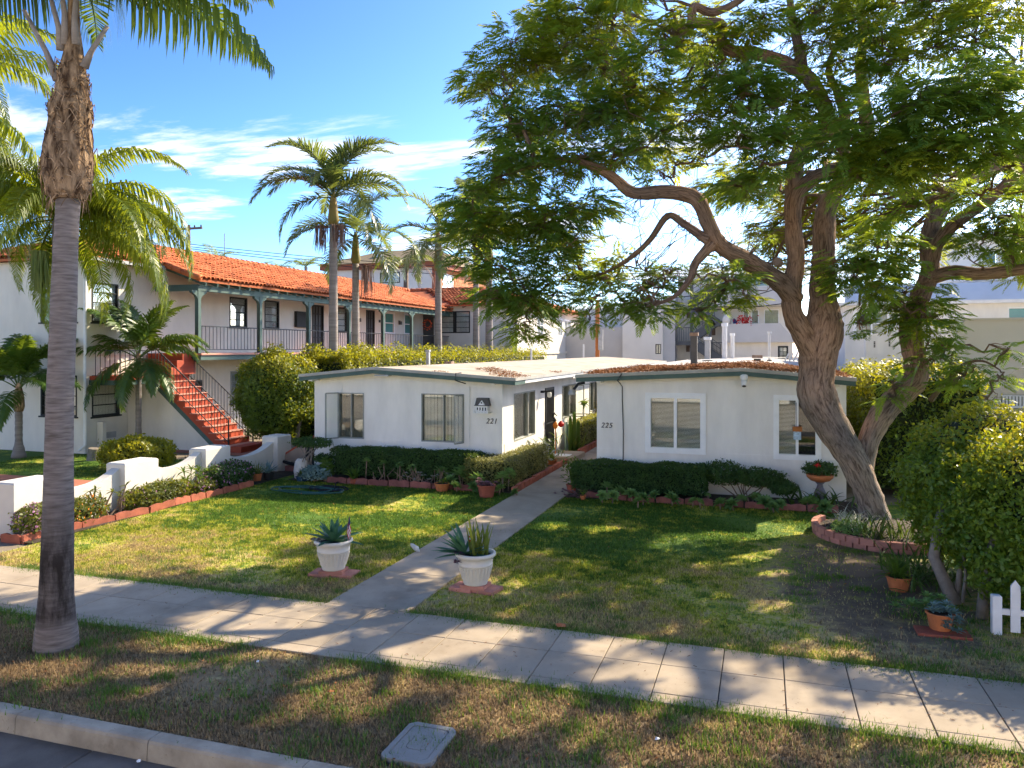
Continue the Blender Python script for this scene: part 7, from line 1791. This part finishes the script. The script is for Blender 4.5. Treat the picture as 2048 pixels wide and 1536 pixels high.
# ------------------------------------------------------------------ SMALL THINGS
t = thing('utility_cover', 'grey concrete utility box lid set in the parkway grass', 'utility cover', (-2.83, 6.05, 0))
cx, cy = -2.80, 6.06
m = MB(); w, h = .205, .30
oct_ = lambda w, h, b: [(cx - w + b, cy - h), (cx + w - b, cy - h), (cx + w, cy - h + b), (cx + w, cy + h - b), (cx + w - b, cy + h), (cx - w + b, cy + h), (cx - w, cy + h - b), (cx - w, cy - h + b)]
def ringp(name, w0, h0, b0, w1, h1, b1, z0, z1, mt):
    m = MB(); A_, B_ = oct_(w0, h0, b0), oct_(w1, h1, b1); i = 0
    m.v = [(x, y, z1) for x, y in A_] + [(x, y, z1) for x, y in B_] + [(x, y, z0) for x, y in A_] + [(x, y, z0) for x, y in B_]
    for k in range(8): n = (k + 1) % 8; m.face(k, n, 8 + n, 8 + k); m.face(16 + k, 16 + n, n, k); m.face(8 + k, 8 + n, 24 + n, 24 + k)
    return m.build(name, MT[mt], t)
ringp('box_rim', .225, .32, .05, .178, .262, .03, -.05, .045, 'cover')
m = MB(); m.prism(oct_(.172, .256, .03), 'z', -.05, .030); m.build('seat_gap', MT['iron'], t)
ringp('lid', .170, .254, .03, .085, .125, .03, -.05, .041, 'cover')
m = MB(); m.prism(oct_(.080, .120, .028), 'z', -.05, .042); m.build('reader_lid', MT['cover'], t)
m = MB(); m.prism([(cx + .01, cy + .045), (cx + .022, cy + .045), (cx + .026, cy + .075), (cx + .014, cy + .075)], 'z', .0, .0428); m.build('finger_hole', MT['iron'], t)
t = thing('garden_hose', 'dark green and black garden hose coiled loosely on the lawn', 'hose', (-11, 16.6, 0)); m = MB(); q = MB()
hc = gnd(620, 982)
for (r1, r2, dx, dy, ph, mb) in ((.85, .42, 0, 0, 0, m), (.7, .34, -.15, .06, 1, m), (.95, .36, -.05, -.1, 2.2, m), (.5, .3, .35, .28, .6, q), (.42, .24, .4, .3, 2, q), (.34, .2, .3, .26, 4, q), (.46, .27, .28, .33, 3, q)):
    mb.tube([(hc.x + dx + r1 * math.cos(ph + a * .33) * (1 + .05 * math.sin(a)), hc.y + dy + r2 * math.sin(ph + a * .33), .02 + .012 * math.sin(a * 1.3) + .01) for a in range(22)], .016, 6)
e = gnd(672, 968); q.tube([(hc.x + .5, hc.y + .3, .04), (e.x, e.y, .03), (e.x + .06, e.y + .5, .08), (e.x + .02, e.y + .9, .6)], .016, 6)
m.build('green_coils', MT['hose'], t); q.build('black_coils', MT['blackhose'], t)
t = thing('picket_fence', 'white painted picket fence end beside the big right hedge', 'fence', (2.6, 10.75, 0))
m = MB(); m.box(2.60, 10.58, -.02, 2.70, 10.68, .46, .01); m.build('fence_post', MT['picket'], t)
for k in range(5):
    x = 2.80 + k * .2; m = MB(); m.prism([(x, .03), (x + .10, .03), (x + .10, .58), (x + .05, .65), (x, .58)], 'y', 10.62, 10.645); m.build('picket', MT['picket'], t)
for z in (.22,): m = MB(); m.box(2.70, 10.65, z, 4.2, 10.69, z + .07); m.build('fence_rail', MT['picket'], t)
# dark canoe-like hull on its side and low brick base by the left corner of 221
t = thing('leaning_panel', 'tan panel with dark curved edge and red rim leaning at the left corner of 221', 'panel', (-12.2, 18.7, 0))
m = MB(); pa = [(-13.0, .30), (-12.2, .22), (-11.86, .18), (-11.86, .95), (-12.2, .80), (-12.75, .48)]; m.prism(pa, 'y', 18.80, 18.95); m.build('panel_face', MT['tan'], t)
m = MB(); m.tube([(-13.05, 18.86, .33), (-12.7, 18.86, .53), (-12.25, 18.86, .80), (-11.7, 18.88, 1.08)], .04, 8); m.build('red_rim', MT['redstep'], t)
m = MB(); m.prism([(-12.35, .22), (-11.87, .17), (-11.87, .93), (-12.05, .85), (-12.18, .7), (-12.15, .5)], 'y', 18.78, 18.797); m.build('black_patch', MT['blackpot'], t)
m = MB(); m.tube([(-13.1, 18.75, .32), (-12.7, 18.72, .22), (-12.2, 18.72, .16), (-11.8, 18.75, .12)], [.03, .05, .05, .03], 8); m.build('black_strap', MT['blackpot'], t)
m = MB(); m.box(-12.7, 18.6, 0, -11.9, 18.98, .15); tag(m.build('masonry_block', MT['oldbrick']), 'low dark red masonry block under the leaning tan panel', 'block')
# chair and clutter by the stair
t = thing('patio_chair', 'white metal patio chair behind the red stair', 'chair', (-16.4, 24.0, 0)); x, y = -16.5, 24.2
for (dx, dy) in ((0, 0), (.5, 0), (0, .5), (.5, .5)): m = MB(); m.tube([(x + dx, y + dy, 0), (x + dx, y + dy, .42 if dx else .9)], .02, 6); m.build('leg', MT['whitepaint'], t)
m = MB(); m.box(x, y, .41, x + .52, y + .52, .45, .01); m.build('seat', MT['whitepaint'], t)
m = MB(); m.box(x - .02, y + .03, .45, x + .02, y + .47, .9); m.build('backrest', MT['whitepaint'], t)
t = thing('patio_table', 'small green-topped table with orange pots behind the stair', 'table', (-17.2, 24.6, 0))
m = MB(); m.lathe([(.4, .68), (.4, .71)], (-17.4, 24.6, 0), 20); m.build('table_top', MT['teal'], t); m = MB(); m.tube([(-17.4, 24.6, 0), (-17.4, 24.6, .68)], .03, 8); m.build('stem', MT['iron'], t)
potted('orange flowers in a pot on the small table behind the stair', (-17.4, 24.55, .71), .12, .16, 'orange', bushy(60, .2, .1, .05, 1.1), 'orange')
potted('yellow-green plant in an orange pot by the foot of the stair', (-16.2, 23.6, 0), .14, .2, 'orange', bushy(60, .16, .1, .05, 1.0), 'snake')
bp_ = gnd(830, 1103)
t = thing('stone_bird', 'small white stone bird on the lawn edge beside the garden path', 'ornament', (bp_.x, bp_.y, 0))
m = MB(); m.tube([(bp_.x + .10, bp_.y - .06, .02), (bp_.x + .03, bp_.y, .05), (bp_.x - .06, bp_.y + .03, .09), (bp_.x - .10, bp_.y + .04, .11)], [.02, .045, .035, .012], 10); m.build('body', MT['stone'], t, True)
def bit(name, lab, cat, u, v, s, mt):
    p = gnd(u, v); m = MB(); c = [(p.x + s * math.cos(a) * rnd.uniform(.6, 1), p.y + s * math.sin(a) * rnd.uniform(.6, 1), .035 + rnd.random() * .02) for a in (0, 1, 2, 3, 4, 5)]
    i = 0; m.v = c + [(p.x, p.y, .06)]
    for k in range(6): m.face(k, (k + 1) % 6, 6)
    tag(m.build(name, MT[mt]), lab, cat)
bit('fallen_leaf', 'curled brown leaf on the parkway grass', 'leaf', 660, 1391, .05, 'litter')
bit('fallen_leaf', 'flat reddish leaf on the lawn edge at the sidewalk', 'leaf', 1124, 1258, .09, 'terra')
bit('scrap', 'white paper scrap on the parkway near the sidewalk', 'scrap', 1314, 1488, .03, 'whitepaint')
bit('scrap', 'tiny white scrap in the dry grass nearer the palm', 'scrap', 515, 1331, .02, 'whitepaint')
bit('scrap', 'white scrap lying in the street gutter', 'scrap', 277, 1533, .02, 'whitepaint')
n = 900
P = np.stack([rng.uniform(-11, 4, n), np.where(rng.random(n) < .5, rng.uniform(5.7, 7.45, n), rng.uniform(9.1, 16.5, n)), rng.uniform(.02, .05, n)], 1)
P = P[~((P[:, 0] > -5.6) & (P[:, 0] < -4.3) & (P[:, 1] > 9))]; Nn = unit(np.array([0, 0, 1.0]) + rdirs(len(P)) * .7)
tag(npmesh('fallen_leaves', leafquads(P, unit(np.cross(Nn, rdirs(len(P)))), Nn, .02 + .03 * rng.random(len(P)), .012 + .012 * rng.random(len(P))), 4, MT['litter']), 'small brown fallen leaves scattered over the lawns', kind='stuff')
m = MB()
for k in range(110):
    x, y = rnd.uniform(-8, 2.5), rnd.uniform(7.55, 9.0); a = rnd.uniform(0, 3.14); l = rnd.uniform(.01, .045); m.bar((x, y, .026), (x + l * math.cos(a), y + l * math.sin(a), .028), .004, .003)
tag(m.build('sidewalk_litter', MT['litter']), 'tiny dry twigs and leaf bits scattered on the sidewalk', 'litter', kind='stuff')
